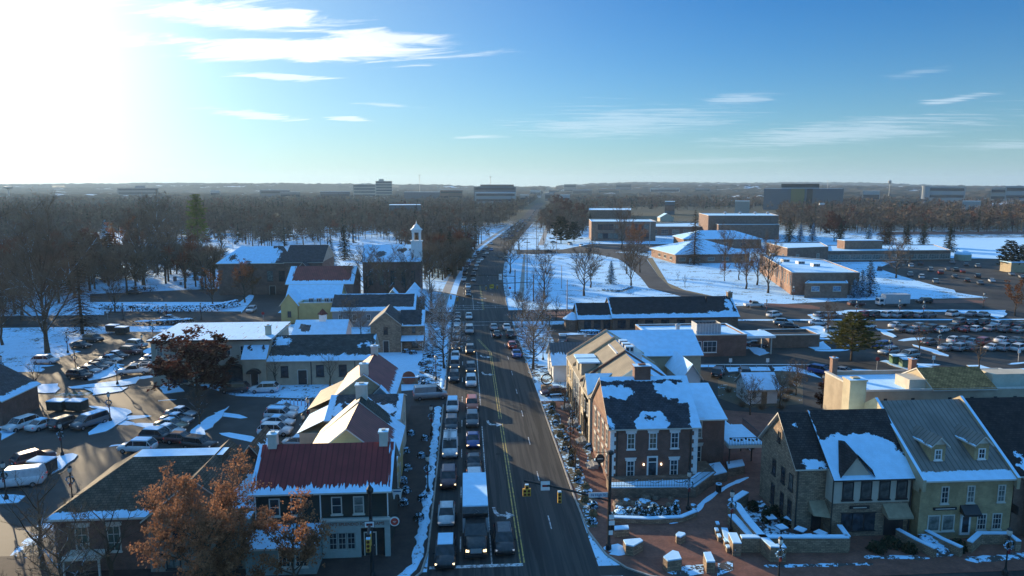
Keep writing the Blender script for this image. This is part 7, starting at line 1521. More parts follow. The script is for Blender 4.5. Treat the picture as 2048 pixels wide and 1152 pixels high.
# ================================================================ STREET FURNITURE
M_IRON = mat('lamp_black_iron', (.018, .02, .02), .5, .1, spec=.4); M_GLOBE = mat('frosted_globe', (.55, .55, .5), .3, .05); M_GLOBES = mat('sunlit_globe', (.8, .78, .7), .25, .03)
M_WREATH = leafmat('wreath_green', (.03, .05, .03), (.02, .035, .02), .7, 0); M_BOW = mat('red_bow', (.22, .03, .03), .7, .1); M_SIG = mat('signal_yellow', (.62, .36, .06), .5, .1); M_SIGW = mat('signal_backplate', (.5, .5, .45), .6, .1); M_LENS = mat('signal_lens', (.10, .02, .01), .3, .1)
def lamp_proto(wreath=True):
    o = empty('street_lamp', (0, 0, 0), 0, 'x', 'street lamp')
    b = MB(); b.lathe([(.24, 0), (.22, .35), (.12, .5), (.09, .7), (.065, 1.2), (.055, 3.2), (.1, 3.3), (.05, 3.4), (.14, 3.52)], (0, 0, 0), M_IRON, 8); b.build('post', o, smooth=False)
    b = MB(); b.lathe([(.10, 3.53), (.2, 3.66), (.22, 3.9), (.16, 4.08)], (0, 0, 0), M_GLOBE, 8); q = b.build('lantern', o); b = MB(); b.lathe([(.24, 4.08), (.1, 4.25), (.02, 4.3), (0, 4.42)], (0, 0, 0), M_IRON, 8); b.build('lantern_cap', q)
    if wreath:
        rr = random.Random(2); b = MB()
        for k in range(90):
            a = rr.uniform(0, 6.28); r = .38; p = Vector((math.cos(a) * r, -.1 + rr.uniform(-.05, .05), 2.75 + math.sin(a) * r)); leafq(b, p, rr.uniform(.07, .12), M_WREATH, rr)
        q = b.build('wreath', o); b = MB(); b.box(-.12, .12, -.2, -.12, 2.28, 2.42, M_BOW); b.box(-.1, -.03, -.19, -.13, 2.0, 2.28, M_BOW); b.box(.03, .1, -.19, -.13, 2.0, 2.28, M_BOW); b.build('bow', q)
    index_kids(o); return o
LP = lamp_proto(); 
for k, (x, y, lab) in enumerate([(125, 912, 'black street lamp on the pointed snow island above the brown roof'), (221, 843, 'black street lamp on the snow island beside the grey minivan'), (13, 1000, 'black street lamp on the oval snow patch at the left edge'), (146, 1010, 'black street lamp behind the sloping left end of the brown roof'), (617, 856, 'black street lamp behind the tan lean-to of the row'), (608, 892, 'black street lamp between white cars and row houses'), (235, 770, 'black street lamp in the middle strip of the left lot'), (334, 642, 'black street lamp by the left cross street, centre one'), (247, 640, 'black street lamp by the left cross street, left one'), (403, 640, 'black street lamp by the left cross street, right one'),
                                 (307, 682, 'black street lamp at the back of the slanting car row'), (286, 712, 'black street lamp between the slanting car rows'), (136, 706, 'black street lamp on the tip of the huge tree island'), (152, 745, 'black street lamp in front of the slanting row'), (41, 830, 'black street lamp beside the small brick house'), (6, 760, 'black street lamp at the left edge by the snow verge'), (338, 782, 'black street lamp on the sunlit island under the red-leaved tree'),
                                 (863, 872, 'black street lamp with wreath on the left pavement beside the row houses'), (856, 985, 'black street lamp with snowy wreath on the left pavement by the corner shop'), (872, 760, 'black street lamp with snowy wreath on the left pavement by the snowy yard'), (1376, 1020, 'black street lamp in front of the brick corner house'), (1461, 1064, 'black street lamp with snowy top on the terrace wall end'), (1645, 803, 'black street lamp at the edge of the garden'), (1777, 722, 'black street lamp beside the green dumpsters'), (1877, 700, 'black street lamp on the long island of the right lot'),
                                 (1586, 600, 'black street lamp at the corner of the brick store'), (1532, 632, 'black street lamp on the kerb right of the restaurant'), (1798, 632, 'black street lamp before the white delivery truck'), (1846, 634, 'black street lamp right of the white delivery truck'), (1966, 616, 'black street lamp at the turn of the right cross street'), (1712, 634, 'black street lamp by the dark red suv'), (2010, 1150, 'black street lamp at the bottom right corner'), (1152, 800, 'black street lamp with red bow by the street shops'), (1140, 900, 'black street lamp with red bow beside the brick corner house'), (1086, 720, 'black street lamp at the foot of the forked snowy tree')]):
    p = P(x, y); o = place(LP, (p.x, p.y, .05), 0, 1.06, lab, 'black street lamps'); o['label'] = lab
p = P(1547, 1152, 0); o = place(LP, (p.x, p.y - 1, .05), 0, 1.0, 'street lamp with a glowing sunlit globe at the bottom by the long stone wall', 'black street lamps')
for c in o.children:
    if c.name.startswith('lantern'): c.data = c.data.copy(); c.data.materials[0] = M_GLOBES  # paler copy of the globe material, sunlight put into its colour
# traffic signals
def signal(par, x, y, z, heads=3, face=-1, tilt=0.):
    for k in range(1):
        o = empty('signal_head', (x, y, z)); o.parent = par; b = MB()
        if heads == 3: b.box(-.18, .18, -.14, .14, -.55, .55, M_SIG)
        else: b.box(-.18, .18, -.14, .14, .2, .6, M_SIG); b.box(-.4, .4, -.14, .14, -.55, .198, M_SIG)
        h = b.build('housing', o); rows_ = [(0, .36), (0, 0), (0, -.36)] if heads == 3 else [(0, .38), (-.2, 0), (.2, 0), (-.2, -.35), (.2, -.35)]
        for dx, dz in rows_:
            q = MB(); q.tube((dx, face * .141, dz), (dx, face * .2, dz), .13, .13, M_LENS, 10); q.build('lens', h)
        s = MB(); s.box(-.17, .17, -.13, .13, .552 if heads == 3 else .602, .66, M_SNOW); s.build('snow_cap', h)
def mast_arm(base, tip, z, label, heads, h=None, signs=(), lampz=None, az=None):
    a, t = P(*base), tip; h = h or z + .3; o = empty('traffic_signal_mast', (a.x, a.y, .05), 0, label, 'traffic signal'); d = Vector((t[0] - a.x, t[1] - a.y, 0)); L = d.length
    b = MB(); b.lathe([(.3, 0), (.28, .5), (.18, .7), (.15, h)], (0, 0, 0), M_IRON, 8); b.build('pole', o)
    b = MB(); n = 8; dz = (t[2] - z) if len(t) > 2 else 0; pts = [Vector((d.x * k / n, d.y * k / n, z + dz * k / n + .55 * math.sin(math.pi * .5 * k / n) )) for k in range(n + 1)]; b.path(pts, .115, M_IRON, 6); b.build('arm', o)
    for f, hd in heads: p = d * f; zz = z + dz * f + .55 * math.sin(math.pi * .5 * f); signal(o, p.x, p.y - .05, zz - .95, hd)
    for f, w, hh, m, txt, tm, up in signs:
        p = d * f; zz = z + dz * f + .55 * math.sin(math.pi * .5 * f); b = MB(); b.box(-w / 2, w / 2, -.14, -.1, -hh / 2, hh / 2, m); s = b.build('sign', o, (p.x, p.y, zz + up))
        if txt: text(txt, hh * .72, tm, s, (0, -.16, 0), depth=.005)
        else: e = MB(); e.box(-w / 2 - .04, w / 2 + .04, -.12, -.098, -hh / 2 - .04, hh / 2 + .04, M_BLACK); e.build('border', s); e = MB(); e.box(-w * .33, w * .33, -.15, -.142, -.12, .10, M_BOW); e.build('sign_mark', s)
    return o
ms = mast_arm((1217, 1100), (5.6, 66.0, 5.6), 5.0, 'black traffic signal mast arm reaching left over the near junction', [(.97, 5), (.58, 3)], 9.6, [(.75, .9, .95, M_WTRIM, '', None, -.05), (.13, 1.9, .5, mat('street_sign_white', (.6, .63, .66), .5, .05), 'N High St', mat('sign_blue', (.03, .08, .2)), .35)])
b = MB(); b.lathe([(.1, 9.6), (.34, 9.75), (.3, 10.0), (0, 10.1)], (0, 0, 0), M_IRON, 8); b.build('lamp_head', ms)
for z, w in ((3.2, .45), (2.6, .5), (1.6, .35)): extra(ms, 'notice', (-.05, w, -.2, -.16, z, z + .45), m=M_WTRIM)
extra(ms, 'control_box', (.14, .5, -.15, .25, 2.0, 2.6), m=M_IRON)
ms = mast_arm((745, 1158), (-8.2, 55.0, 6.0), 5.6, 'black traffic signal mast before the corner shop, arm pointing towards the camera', [(.62, 3), (.92, 3)], 8.0, [(.40, .8, .5, M_WTRIM, '', None, .1)])
b = MB(); b.lathe([(.12, 8.0), (.3, 8.2), (.32, 8.5), (.1, 8.8), (0, 9.0)], (0, 0, 0), M_IRON, 8); b.build('lamp_head', ms)
mast_arm((1067, 603), (2.2, 200.5, 6.2), 6.0, 'signal mast at the right corner of the far junction', [(.62, 3), (.80, 3)], 8.2, [(.71, 1.2, 1.2, mat('yellow_sign', (.6, .42, .06)), '', None, -.6)])
mast_arm((864, 622), (-1.8, 183.5, 6.0), 5.8, 'signal mast at the left corner of the far junction', [(.72, 3), (.95, 3)], 8.0)
mast_arm((1030, 588), (4.0, 226, 6.0), 5.8, 'thin signal mast beyond the far junction on the right', [], 8.0, [(.4, 1.0, 2.0, M_WTRIM, '', None, -.4)])
mast_arm((1076, 502), (22, 372, 7), 6.6, 'signal mast at the second junction up the road', [(.5, 3), (.7, 3), (.9, 3)], 8.0)
for k, (x, y, h, lab) in enumerate([(1054, 577, 17, 'wooden utility pole at the left of the lawn'), (1073, 508, 18, 'wooden utility pole behind the lawn side road'), (1087, 482, 19, 'wooden utility pole right of the second junction'), (1113, 510, 11, 'thin lamp pole on the lawn before the dark pines'), (1123, 577, 8, 'thin pole standing on the snowy lawn'), (1134, 622, 9, 'thin pole at the lower corner of the lawn'), (1299, 502, 16, 'white flagpole before the golden columnar trees'), (1640, 470, 22, 'floodlight pole by the playing field'), (1098, 460, 14, 'wooden utility pole by the far side road')]):
    p = P(x, y); o = empty('flagpole' if 'flag' in lab else 'utility_pole', (p.x, p.y, 0), 0, lab, 'pole'); b = MB(); b.tube((0, 0, 0), (0, 0, h), .17, .11, M_METAL if 'thin' in lab or 'flag' in lab else M_POLE, 6); b.build('post', o)
    if 'wooden' in lab: extra(o, 'crossarm', (-1.1, 1.1, -.08, .08, h - 1.1, h - .9), m=M_POLE)
    if 'floodlight' in lab: extra(o, 'lamp_rack', (-2, 2, -.2, .2, h - .1, h + 1.2), m=M_METAL)
# stop / speed signs and small posts
def signpost(x, y, h, kind, lab, face=0., w=.6):
    p = P(x, y); o = empty('road_sign', (p.x, p.y, .05), face, lab, 'sign'); extra(o, 'post', (-.03, .03, -.03, .03, 0, h), m=M_METAL); b = MB()
    if kind == 'stop': b.tube((0, -.05, h), (0, -.08, h), w / 2 + .1, w / 2 + .1, mat('sign_red', (.35, .03, .03)), 8)
    else: b.box(-w / 2, w / 2, -.07, -.04, h - .4, h + .35, M_WTRIM if kind == 'w' else M_IRON)
    b.build('panel', o)
for a in [(1020, 592, 2.6, 'stop', 'dark round sign on the right kerb past the far junction'), (1020, 560, 2.8, 'k', 'dark sign above the round one on the right kerb'), (527, 645, 2.4, 'stop', 'red stop sign left of the yellow house'), (1460, 741, 2.0, 'w', 'small white sign by the bank drive, middle'), (1378, 741, 2.0, 'w', 'small white sign by the bank drive, left'), (1534, 741, 2.0, 'w', 'small white sign by the bank drive, right'), (1753, 745, 2.6, 'stop', 'round sign back beside the broad pine'), (1865, 742, 2.6, 'w', 'pale sign board beside the tall brick chimney'), (1170, 690, 2.2, 'w', 'small white sign beyond the white cottage'), (1500, 618, 2.2, 'stop', 'red sign near the restaurant chimney'), (2036, 725, 2.3, 'w', 'white sign at the right edge of the lot'), (216, 640, 2.2, 'w', 'small white sign at the left end of the hedge'), (950, 0, 1, 'w', '')]:
    if a[1] > 0: signpost(*a)
# signs on the left pavement
o = empty('round_shop_sign', (-7.35, 63.2, 0), 0, 'round red shop sign with a white rim hanging from the corner shop', 'sign'); extra(o, 'bracket', (-.15, .9, -.03, .03, 4.35, 4.4), m=M_IRON)
b = MB(); b.tube((.45, -.05, 3.75), (.45, .05, 3.75), .46, .46, M_WTRIM, 18); b.build('rim', o); b = MB(); b.tube((.45, -.06, 3.75), (.45, -.051, 3.75), .36, .36, mat('sign_coral', (.50, .06, .04)), 18); b.build('panel', o); extra(o, 'sign_mark', (.3, .6, -.075, -.062, 3.76, 3.80), (.36, .54, -.075, -.062, 3.66, 3.69), m=M_WTRIM)
o = empty('tooth_shaped_sign', (-7.35, 66.5, 0), 0, 'white tooth-shaped hanging sign above the left pavement', 'sign'); extra(o, 'bracket', (-.2, 1.0, -.03, .03, 5.5, 5.55), m=M_IRON)
b = MB(); b.prism([(0, 0), (.1, 0), (.18, .45), (.3, .5), (.42, .5), (.55, .45), (.62, 0), (.72, 0), (.8, .6), (.95, 1.0), (.7, 1.1), (.36, 1.02), (0, 1.1), (-.2, 1.0), (-.08, .6)], -.03, .03, M_WTRIM); q = b.build('panel', o, (.05, 0, 4.45)); q.rotation_euler = (math.pi / 2, 0, 0); extra(o, 'sign_mark', (.05, .8, -.045, -.032, 5.2, 5.3), m=mat('sign_blue', (.03, .08, .2)))
# ---- planters, benches, snow-capped things on the left pavement
def bush(x, y, r, h, lab, m=None, snow=True, name='shrub', pxl=True, group=None, flat=.5, z=0.05):
    p = P(x, y) if pxl else Vector((x, y, 0)); rr = random.Random(int(x * 7 + y * 3)); b = MB(); m = m or M_HEDGE
    n = int(260 * (1 + r * .7)); n = min(n, 700)
    for k in range(n):
        v = Vector((rr.gauss(0, 1), rr.gauss(0, 1), abs(rr.gauss(0, 1)))).normalized() * rr.uniform(.55, 1.05); leafq(b, Vector((v.x * r, v.y * r, v.z * h)), rr.uniform(.07, .15) * (1 + r * .1), m, rr)
    o = empty(name, (p.x, p.y, z), 0, lab, 'shrub', group); b.build('foliage', o); 
    if snow:
        b = MB(); b.ball((0, 0, h * .82), r * .62, M_SNOW, 9, 5, .28 * h / r if r > h else .3, .12); b.build('snow_cap', o, smooth=True)
    return o
for k, (x, y) in enumerate([(812, 985), (806, 965), (815, 940), (812, 905), (845, 1000), (838, 1040), (822, 870), (808, 1010), (843, 915), (850, 880)]):
    bush(x, y, .55, .7, 'snow-capped planter shrub on the left pavement, %s from the front' % ORD[[5, 3, 2, 1, 4, 6, 0, 5, 2, 1][k] if False else k], group=None)
for k, (x, y) in enumerate([(590, 766), (600, 767), (611, 767), (633, 766), (649, 764), (682, 763), (570, 768)]): bush(x, y, .85, .9, 'round snow-topped shrub before the long stone building, %s planted' % ORD[k])
for k, (x, y) in enumerate([(845, 730), (858, 745), (850, 770), (862, 715), (840, 760), (812, 705), (826, 708)]): bush(x, y, .8, .8, 'snowy shrub in the yard beside the left pavement, %s from the cottage' % ORD[k])
o = empty('monument_sign', tuple(P(818, 768)[:2]) + (.03,), 0, 'low brick monument sign with an arched red panel in the snowy yard', 'sign'); extra(o, 'base', (-1.6, 1.6, -.25, .25, 0, 1.2), m=M_STONE); b = MB(); b.tube((0, -.3, 1.2), (0, -.26, 1.2), 1.2, 1.2, MATS['sign_rust'], 16); b.build('panel', o); extra(o, 'cap', (-1.7, 1.7, -.35, .35, 1.202, 1.35), m=M_SNOW)
# flag
o = empty('flag', (-17.2, 122.5, 0), R(-20), 'small red and white striped flag on the corner of the long stone building', 'flag'); b = MB(); b.tube((0, 0, 3.0), (1.6, 0, 4.2), .03, .03, M_METAL, 5); b.build('pole', o)
b = MB()
for k in range(7): z0 = 3.0 + k * .17; b.box(.55, 1.75, -.015 - .0, .015, z0, z0 + .165, M_BOW if k % 2 == 0 else M_WTRIM)
b.box(.5, 1.0, -.03, .03, 3.7, 4.2, mat('sign_blue', (.03, .08, .2))); b.build('cloth', o)
# pink posts row by the white cars
for k in range(8):
    p = P(566 + k * 7.4, 812 + (k % 2)); o = empty('marker_post', (p.x, p.y, .1), 0, 'pink marker post in the row behind the white cars, %s from the left' % ORD[k], 'post', 'pink marker posts'); extra(o, 'post', (-.05, .05, -.05, .05, 0, .9), m=mat('pink_paint', (.45, .2, .28))); extra(o, 'snow_cap', (-.09, .09, -.09, .09, .902, 1.0), m=M_SNOW)
# hedges
def hedge(pts, w, h, lab, px=True):
    pts = [tuple(P(*q)[:2]) for q in pts] if px else pts; b = MB(); rr = random.Random(8)
    for a, c in zip(pts, pts[1:]):
        n = int(math.dist(a, c) * 22)
        for k in range(n):
            t = rr.random(); leafq(b, Vector((a[0] + (c[0] - a[0]) * t + rr.uniform(-w, w), a[1] + (c[1] - a[1]) * t + rr.uniform(-w, w), rr.uniform(.1, h))), rr.uniform(.12, .3), M_HEDGE, rr)
    o = empty('hedge', (0, 0, 0), 0, lab, 'hedge'); b.build('foliage', o); mound('snow_cap', pts, w * .9, .22, M_SNOW, 4, True, o, h - .1)
hedge([(205, 622), (330, 624), (430, 622), (476, 612)], 1.1, 2.0, 'long clipped dark hedge capped with snow beside the left cross street'); hedge([(270, 652), (330, 649), (386, 646)], .9, 1.3, 'short snow-capped hedge on the near side of the left cross street')
hedge([(228, 582), (310, 582)], 1.2, 1.8, 'dark low hedge on the snow bank behind the parking bay'); hedge([(1402, 580), (1440, 582), (1490, 577)][:0] or [(1205, 582), (1240, 584), (1262, 576)], .7, .8, 'curved low hedge on the snowy lawn'); hedge([(1160, 668), (1200, 668)], 1.0, 1.0, 'snow-capped shrubs before the small restaurant wing')
hedge([(1430, 838), (1460, 870), (1500, 900)], .5, 1.2, 'dark hedge line going down from the brick annex to the garden')
# gravestones
rr = random.Random(31); n = 0
gm_ = MB(); gm_.box(-.45, .45, -.15, .15, 0, 1.2, mat('gravestone_granite', (.16, .16, .16), .8, .2)); gme = gm_.mesh('gravestone')
for k in range(90):
    x, y = rr.uniform(200, 700), rr.uniform(462, 572)
    if x > 430 and y > 490 or (440 < x < 470): continue
    p = P(x, y); o = bpy.data.objects.new('gravestone', gme); COL.objects.link(o); o.location = (p.x, p.y, -.02); o.rotation_euler = (0, 0, rr.uniform(-.2, .2)); o.scale = (rr.uniform(.8, 2.0), 1, rr.uniform(.7, 1.7)); tag(o, 'grey upright gravestone standing in the snowy cemetery at the left', 'gravestone', 'gravestones in the snowy cemetery')
# dumpsters
for x, y, lab, c in ((1795, 728, 'tall green dumpster open-fronted beside the chimney roof, left one', (.05, .12, .05)), (1815, 735, 'pale green dumpster right of the tall one', (.10, .16, .09)), (1826, 738, 'small pale green bin in front of the dumpsters', (.16, .2, .14)), (117, 822, 'snow-topped dark dumpster in the left lot, left one', (.04, .045, .04)), (155, 822, 'snow-topped dark dumpster in the left lot, right one', (.05, .05, .045)), (226, 664, 'snow-topped dark skip at the back of the left lot, left one', (.05, .05, .045)), (245, 668, 'snow-topped dark skip at the back of the left lot, right one', (.05, .05, .045)), (86, 946, 'snow-topped utility cart by the maroon suv', (.06, .06, .06))):
    p = P(x, y); s = .5 if 'small' in lab else 1; o = empty('dumpster', (p.x, p.y, .1), R(-10), lab, 'dumpster'); m = mat('bin_%s' % len(MATS), c, .6, .2)
    b = MB(); b.face([(-1.3 * s, -.8 * s, .2), (1.3 * s, -.8 * s, .2), (1.3 * s, -.9 * s, 1.5 * s), (-1.3 * s, -.9 * s, 1.5 * s)], m); b.box(-1.3 * s, 1.3 * s, -.79 * s, .9 * s, .15, 1.5 * s, m); b.box(-1.35 * s, 1.35 * s, -.95 * s, .95 * s, 1.502 * s, 1.6 * s, M_IRON); b.build('container', o); extra(o, 'snow_cover', (-1.3 * s, 1.3 * s, -.9 * s, .9 * s, 1.602 * s, 1.75 * s), m=M_SNOW)
# guard rail / bank wall
o = empty('guard_rail', (0, 0, 0), 0, 'low white guard rail along the bank drive', 'rail'); a, c = P(1385, 737), P(1640, 737); b = MB(); b.tube((a.x, a.y, .8), (c.x, c.y, .8), .09, .09, M_WTRIM, 5); b.build('rail', o)
for k in range(9): q = a.lerp(c, k / 8); b = MB(); b.tube((q.x, q.y, 0), (q.x, q.y, .8), .06, .06, M_METAL, 5); b.build('post', o)
# ---- plaza at the right corner
def block(name, lab, poly, h, m, top=None, px=True, z0=.05, cat='stone block', ph=None):
    pts = [tuple(P(*q, h if ph is None else ph)[:2]) for q in poly] if px else poly; c = (sum(p[0] for p in pts) / len(pts), sum(p[1] for p in pts) / len(pts))
    o = empty(name, (*c, 0), 0, lab, cat); lp = [(x - c[0], y - c[1]) for x, y in pts]; b = MB(); b.prism(lp, z0, h, m); b.build('masonry', o)
    b = MB(); b.prism([(x * .97, y * .97) for x, y in lp], h + .002, h + .13, top or M_SNOW); b.build('snow_cap', o); return o
def wallrun(lab, pts, w, h, m, px=True, z0=.05, name='stone_wall', snow=True, hz=None):
    pts = [tuple(P(*q, h)[:2]) for q in pts] if px else pts; o = empty(name, (*pts[0], 0), 0, lab, 'wall'); x0, y0 = pts[0]; ln = [(x - x0, y - y0) for x, y in pts]; a, c = offset(ln, -w / 2), offset(ln, w / 2); b = MB()
    poly = a + list(reversed(c)); b2 = MB()
    for i in range(len(ln) - 1): 
        q = [a[i], c[i], c[i + 1], a[i + 1]]; b.prism(q, z0, h, m)
        if snow: b2.prism(q, h + .002, h + .12, M_SNOW)
    b.build('masonry', o)
    if snow: b2.build('snow_cap', o)
    return o
block('stone_bench', 'angular limestone block with a snow hollow beside the signal mast', ZI([(328, 800), (500, 785), (530, 810), (430, 865), (355, 850)]), 1.0, M_STONE)
block('stone_bench', 'pointed limestone block with thick snow on the plaza edge', ZI([(725, 970), (820, 905), (880, 920), (912, 990), (770, 1010)]), 1.1, M_STONE)
block('stone_bench', 'narrow limestone pier with snow on the plaza edge', ZI([(1125, 925), (1200, 920), (1245, 1020), (1160, 1020)]), 1.1, M_STONE)
block('stone_bench', 'half-round white-topped bench beside the signal mast', ZI([(235, 665), (380, 655), (390, 690), (240, 700)]), .8, M_STONE)
block('stone_planter', 'small hexagonal stone planter in the middle of the plaza', ZI([(850, 745), (880, 720), (940, 730), (950, 745), (900, 775), (860, 765)]), .75, M_STONE)
wallrun('long low stone garden wall in front of the stone tavern', [(26.3, 62.3), (36.6, 61.6)], .6, 1.5, M_STONE, px=False); wallrun('short return of the garden wall towards the tavern', [(36.6, 61.6), (37.0, 63.9)], .5, 1.5, M_STONE, px=False); wallrun('squat end pier of the long garden wall', [(25.6, 61.4), (25.9, 63.4)], .8, 1.3, M_STONE, px=False)
wallrun('snow-topped retaining wall running down from the terrace', ZJ([(280, 385), (150, 470), (200, 500), (300, 640), (430, 790), (530, 880), (640, 880)]), .75, 1.5, M_STONE); wallrun('lower snow-topped retaining wall beside the plaza', ZJ([(150, 595), (260, 710), (360, 815)]), .8, 1.0, M_STONE)
wallrun('curved low stone seat wall at the right of the plaza', ZJ([(85, 720), (110, 800), (170, 860), (210, 920)]), .6, .6, M_STONE); 
for k, q in enumerate([(20, 672), (12, 730), (35, 785), (95, 830), (115, 885)]): block('stone_bench', 'small snow-capped stone seat at the right of the plaza, %s from the back' % ORD[k], ZJ([(q[0] - 20, q[1] - 12), (q[0] + 12, q[1] - 12), (q[0] + 24, q[1] + 14), (q[0] - 5, q[1] + 16)]), .5, M_STONE)
# terrace before the brick corner house
o = empty('house_terrace', (16.2, 74.0, 0), 0, 'raised stone terrace with railing in front of the brick corner house', 'terrace'); b = MB(); b.prism([(-.1, .6), (9.6, .2), (13.4, 4.2), (13.4, 7.8), (11, 7.8), (11, 3.98), (.1, 3.98)], .05, 1.25, M_STONED); b.build('masonry', o)
b = MB(); b.prism([(0, .7), (9.5, .3), (13.2, 4.2), (11.2, 4.2), (9.4, 2.2), (0, 2.0)], 1.252, 1.36, M_SNOW); b.build('snow_cover', o)
b = MB()
for (x0, y0), (x1, y1) in (((0, .8), (9.3, .4)), ((9.3, .4), (13.1, 4.3))):
    n = int(math.dist((x0, y0), (x1, y1)) / .3)
    for zz in (1.5, 2.25): b.tube((x0, y0, zz), (x1, y1, zz), .025, .025, M_IRON, 4)
    for k in range(n + 1): x, y = x0 + (x1 - x0) * k / n, y0 + (y1 - y0) * k / n; b.tube((x, y, 1.3), (x, y, 2.25), .02, .02, M_IRON, 4)
b.build('railing', o)
for k in range(3):
    b = MB(); rr = random.Random(k)
    for i in range(14): x = 1.2 + k * 2.9 + i * .13; b.ball((x, .62 - (x) * .04, 2.2 - .35 * math.sin(math.pi * i / 13)), .07, M_HEDGE, 5, 3)
    b.build('garland', o)
block('terrace_steps', 'stone steps going up beside the brick annex', ZK([(1440, 1130), (1500, 1125), (1530, 1160), (1450, 1170)])[:0] or [(1385, 935), (1440, 925), (1455, 945), (1400, 958)], 1.1, M_STONED, cat='steps')
block('stone_planter_box', 'brick planter box under the balcony with a snow rim', [(1452, 925), (1485, 920), (1490, 932), (1456, 938)], 1.1, M_STONED, cat='planter')
o = empty('litter_bin', tuple(P(1437, 985)[:2]) + (.05,), 0, 'round black litter bin with a snow ring by the terrace wall', 'bin'); b = MB(); b.lathe([(.3, 0), (.34, .95)], (0, 0, 0), M_IRON, 10); b.build('body', o); b = MB(); b.lathe([(.36, .95), (.34, 1.06), (.2, 1.08)], (0, 0, 0), M_SNOW, 10); b.build('snow_ring', o)
# rock garden below the terrace
rr = random.Random(12)
for k in range(26):
    x, y = rr.uniform(1232, 1390), rr.uniform(998, 1024); p = P(x, y); s = rr.uniform(.3, .7); o = empty('boulder', (p.x, p.y, .0), 0, 'grey boulder with snow in the rock bank below the terrace', 'boulder', 'boulders of the rock bank'); b = MB(); b.ball((0, 0, s * .3), s, M_STONED, 7, 4, .7, .2); b.build('rock', o)
    if rr.random() < .55: b = MB(); b.ball((0, 0, s * .75), s * .7, M_SNOW, 7, 4, .35, .15); b.build('snow_cap', o)
for k, (x, r, h) in enumerate([(1262, .7, .6), (1275, .6, 1.6), (1292, .6, .9), (1308, .8, 1.2), (1322, .9, 1.1), (1336, .7, 1.2), (1350, .6, 1.4), (1240, 1.0, .6)]): bush(x, 1030 + (k % 3) * 3, r, h, 'dark evergreen shrub in the bed under the rock bank, %s planted' % ORD[k], M_SPR, k in (7,))
wallrun('low kerb wall of the evergreen bed', [(1222, 1034), (1300, 1037), (1362, 1034), (1392, 1022)], .5, .55, M_STONE)
mound_p = [tuple(P(*q)[:2]) for q in ZI([(780, 640), (930, 600), (1050, 520), (1120, 430), (1250, 330), (1390, 250), (1580, 170)])]
snowpile(mound_p, .4, .14, 'curved line of shovelled snow along the plaza walk', 9); snowpile([tuple(P(*q)[:2]) for q in ZI([(130, 880), (250, 880), (330, 950)])], 1.1, .3, 'snow heap at the foot of the signal mast', 10)
sheet('thin_snow', ZI([(760, 1130), (930, 1040), (1130, 1040), (1110, 1130), (900, 1170)]), M_THIN, .062); sheet('thin_snow', ZI([(1250, 1030), (1420, 1010), (1430, 1100), (1260, 1160)]), M_THIN, .064)
sheet('terrace_garden', [(28.5, 62.8), (36, 62.3), (36.5, 64), (33, 66), (33, 73), (30.5, 72.5)], snowmat('patchy_terrace', (.05, .045, .045), thr=.50, sc=.5, sc2=2.2), .07, px=False)
for k, (x, y) in enumerate([(1562, 1070), (1580, 1052), (1600, 1075), (1618, 1090), (1540, 1050), (1640, 1082)]): p = P(x, y); o = empty('snowy_table', (p.x, p.y, .07), rnd.uniform(0, 1), 'snow-covered square table on the tavern terrace, %s set' % ORD[k], 'table'); extra(o, 'top', (-.5, .5, -.5, .5, .72, .78), m=M_DTRIM); extra(o, 'snow_cover', (-.48, .48, -.48, .48, .782, .88), m=M_SNOW); extra(o, 'leg', (-.05, .05, -.05, .05, 0, .72), m=M_DTRIM)
for k, (x, y, r, h) in enumerate([(1520, 1092, .8, 1.5), (1532, 1046, .5, 1.9), (1505, 1020, .6, 1.1), (1550, 1030, .8, 1.0), (1575, 1050, .9, .9), (1490, 1060, .8, 1.0), (1500, 1085, 1.0, .8)]): bush(x, y, r, h, 'dark evergreen shrub around the tavern terrace, %s from its corner' % ORD[k], M_SPR0, False)
for k, (x, lab) in enumerate([(44.0, 'snow-topped ramp wall left of the tavern entrance steps'), (46.6, 'snow-topped ramp wall between tavern and yellow townhouse')]): wallrun(lab, [(x - 1.0, 63.8), (x - .4, 61.6), (x + .3, 59.9)], .45, .95, M_STONE, px=False)
wallrun('angled stone planter wall before the yellow townhouse', [(48.2, 60.6), (50.4, 62.2), (53.2, 62.0), (53.0, 60.4)], .5, 1.1, M_STONE, px=False)
o = empty('entrance_steps', (45.4, 60.0, .05), 0, 'snow-dusted steps between the two ramp walls', 'steps')
for k in range(5): extra(o, 'step', (-.8, .9, k * .6, k * .6 + .598, 0, .15 * (k + 1)), m=M_THIN)
snowpile([(37.5, 60.4), (41, 60.2), (44, 59.8)], .5, .1, 'trodden snow before the tavern front', 13, M_THIN); snowpile([(46.8, 59.3), (50, 59.4), (56, 60.0), (60, 60)], .7, .12, 'trodden snow before the yellow townhouse', 14, M_THIN); snowpile([(27, 59.5), (33, 59.3), (38, 59.2)], .35, .08, 'thin snow line in front of the long garden wall', 15, M_THIN)
for k, (x, y, r) in enumerate([(39.5, 61.5, .9), (41.5, 62.3, 1.0), (47.6, 61.3, .9), (56.5, 61.5, 1.0), (58.5, 61.5, .9), (42.6, 61.2, .7)]): bush(x, y, r, .9, 'dark clipped shrub before the right-hand fronts, %s counted from the tavern' % ORD[k], M_SPR0, False, pxl=False)
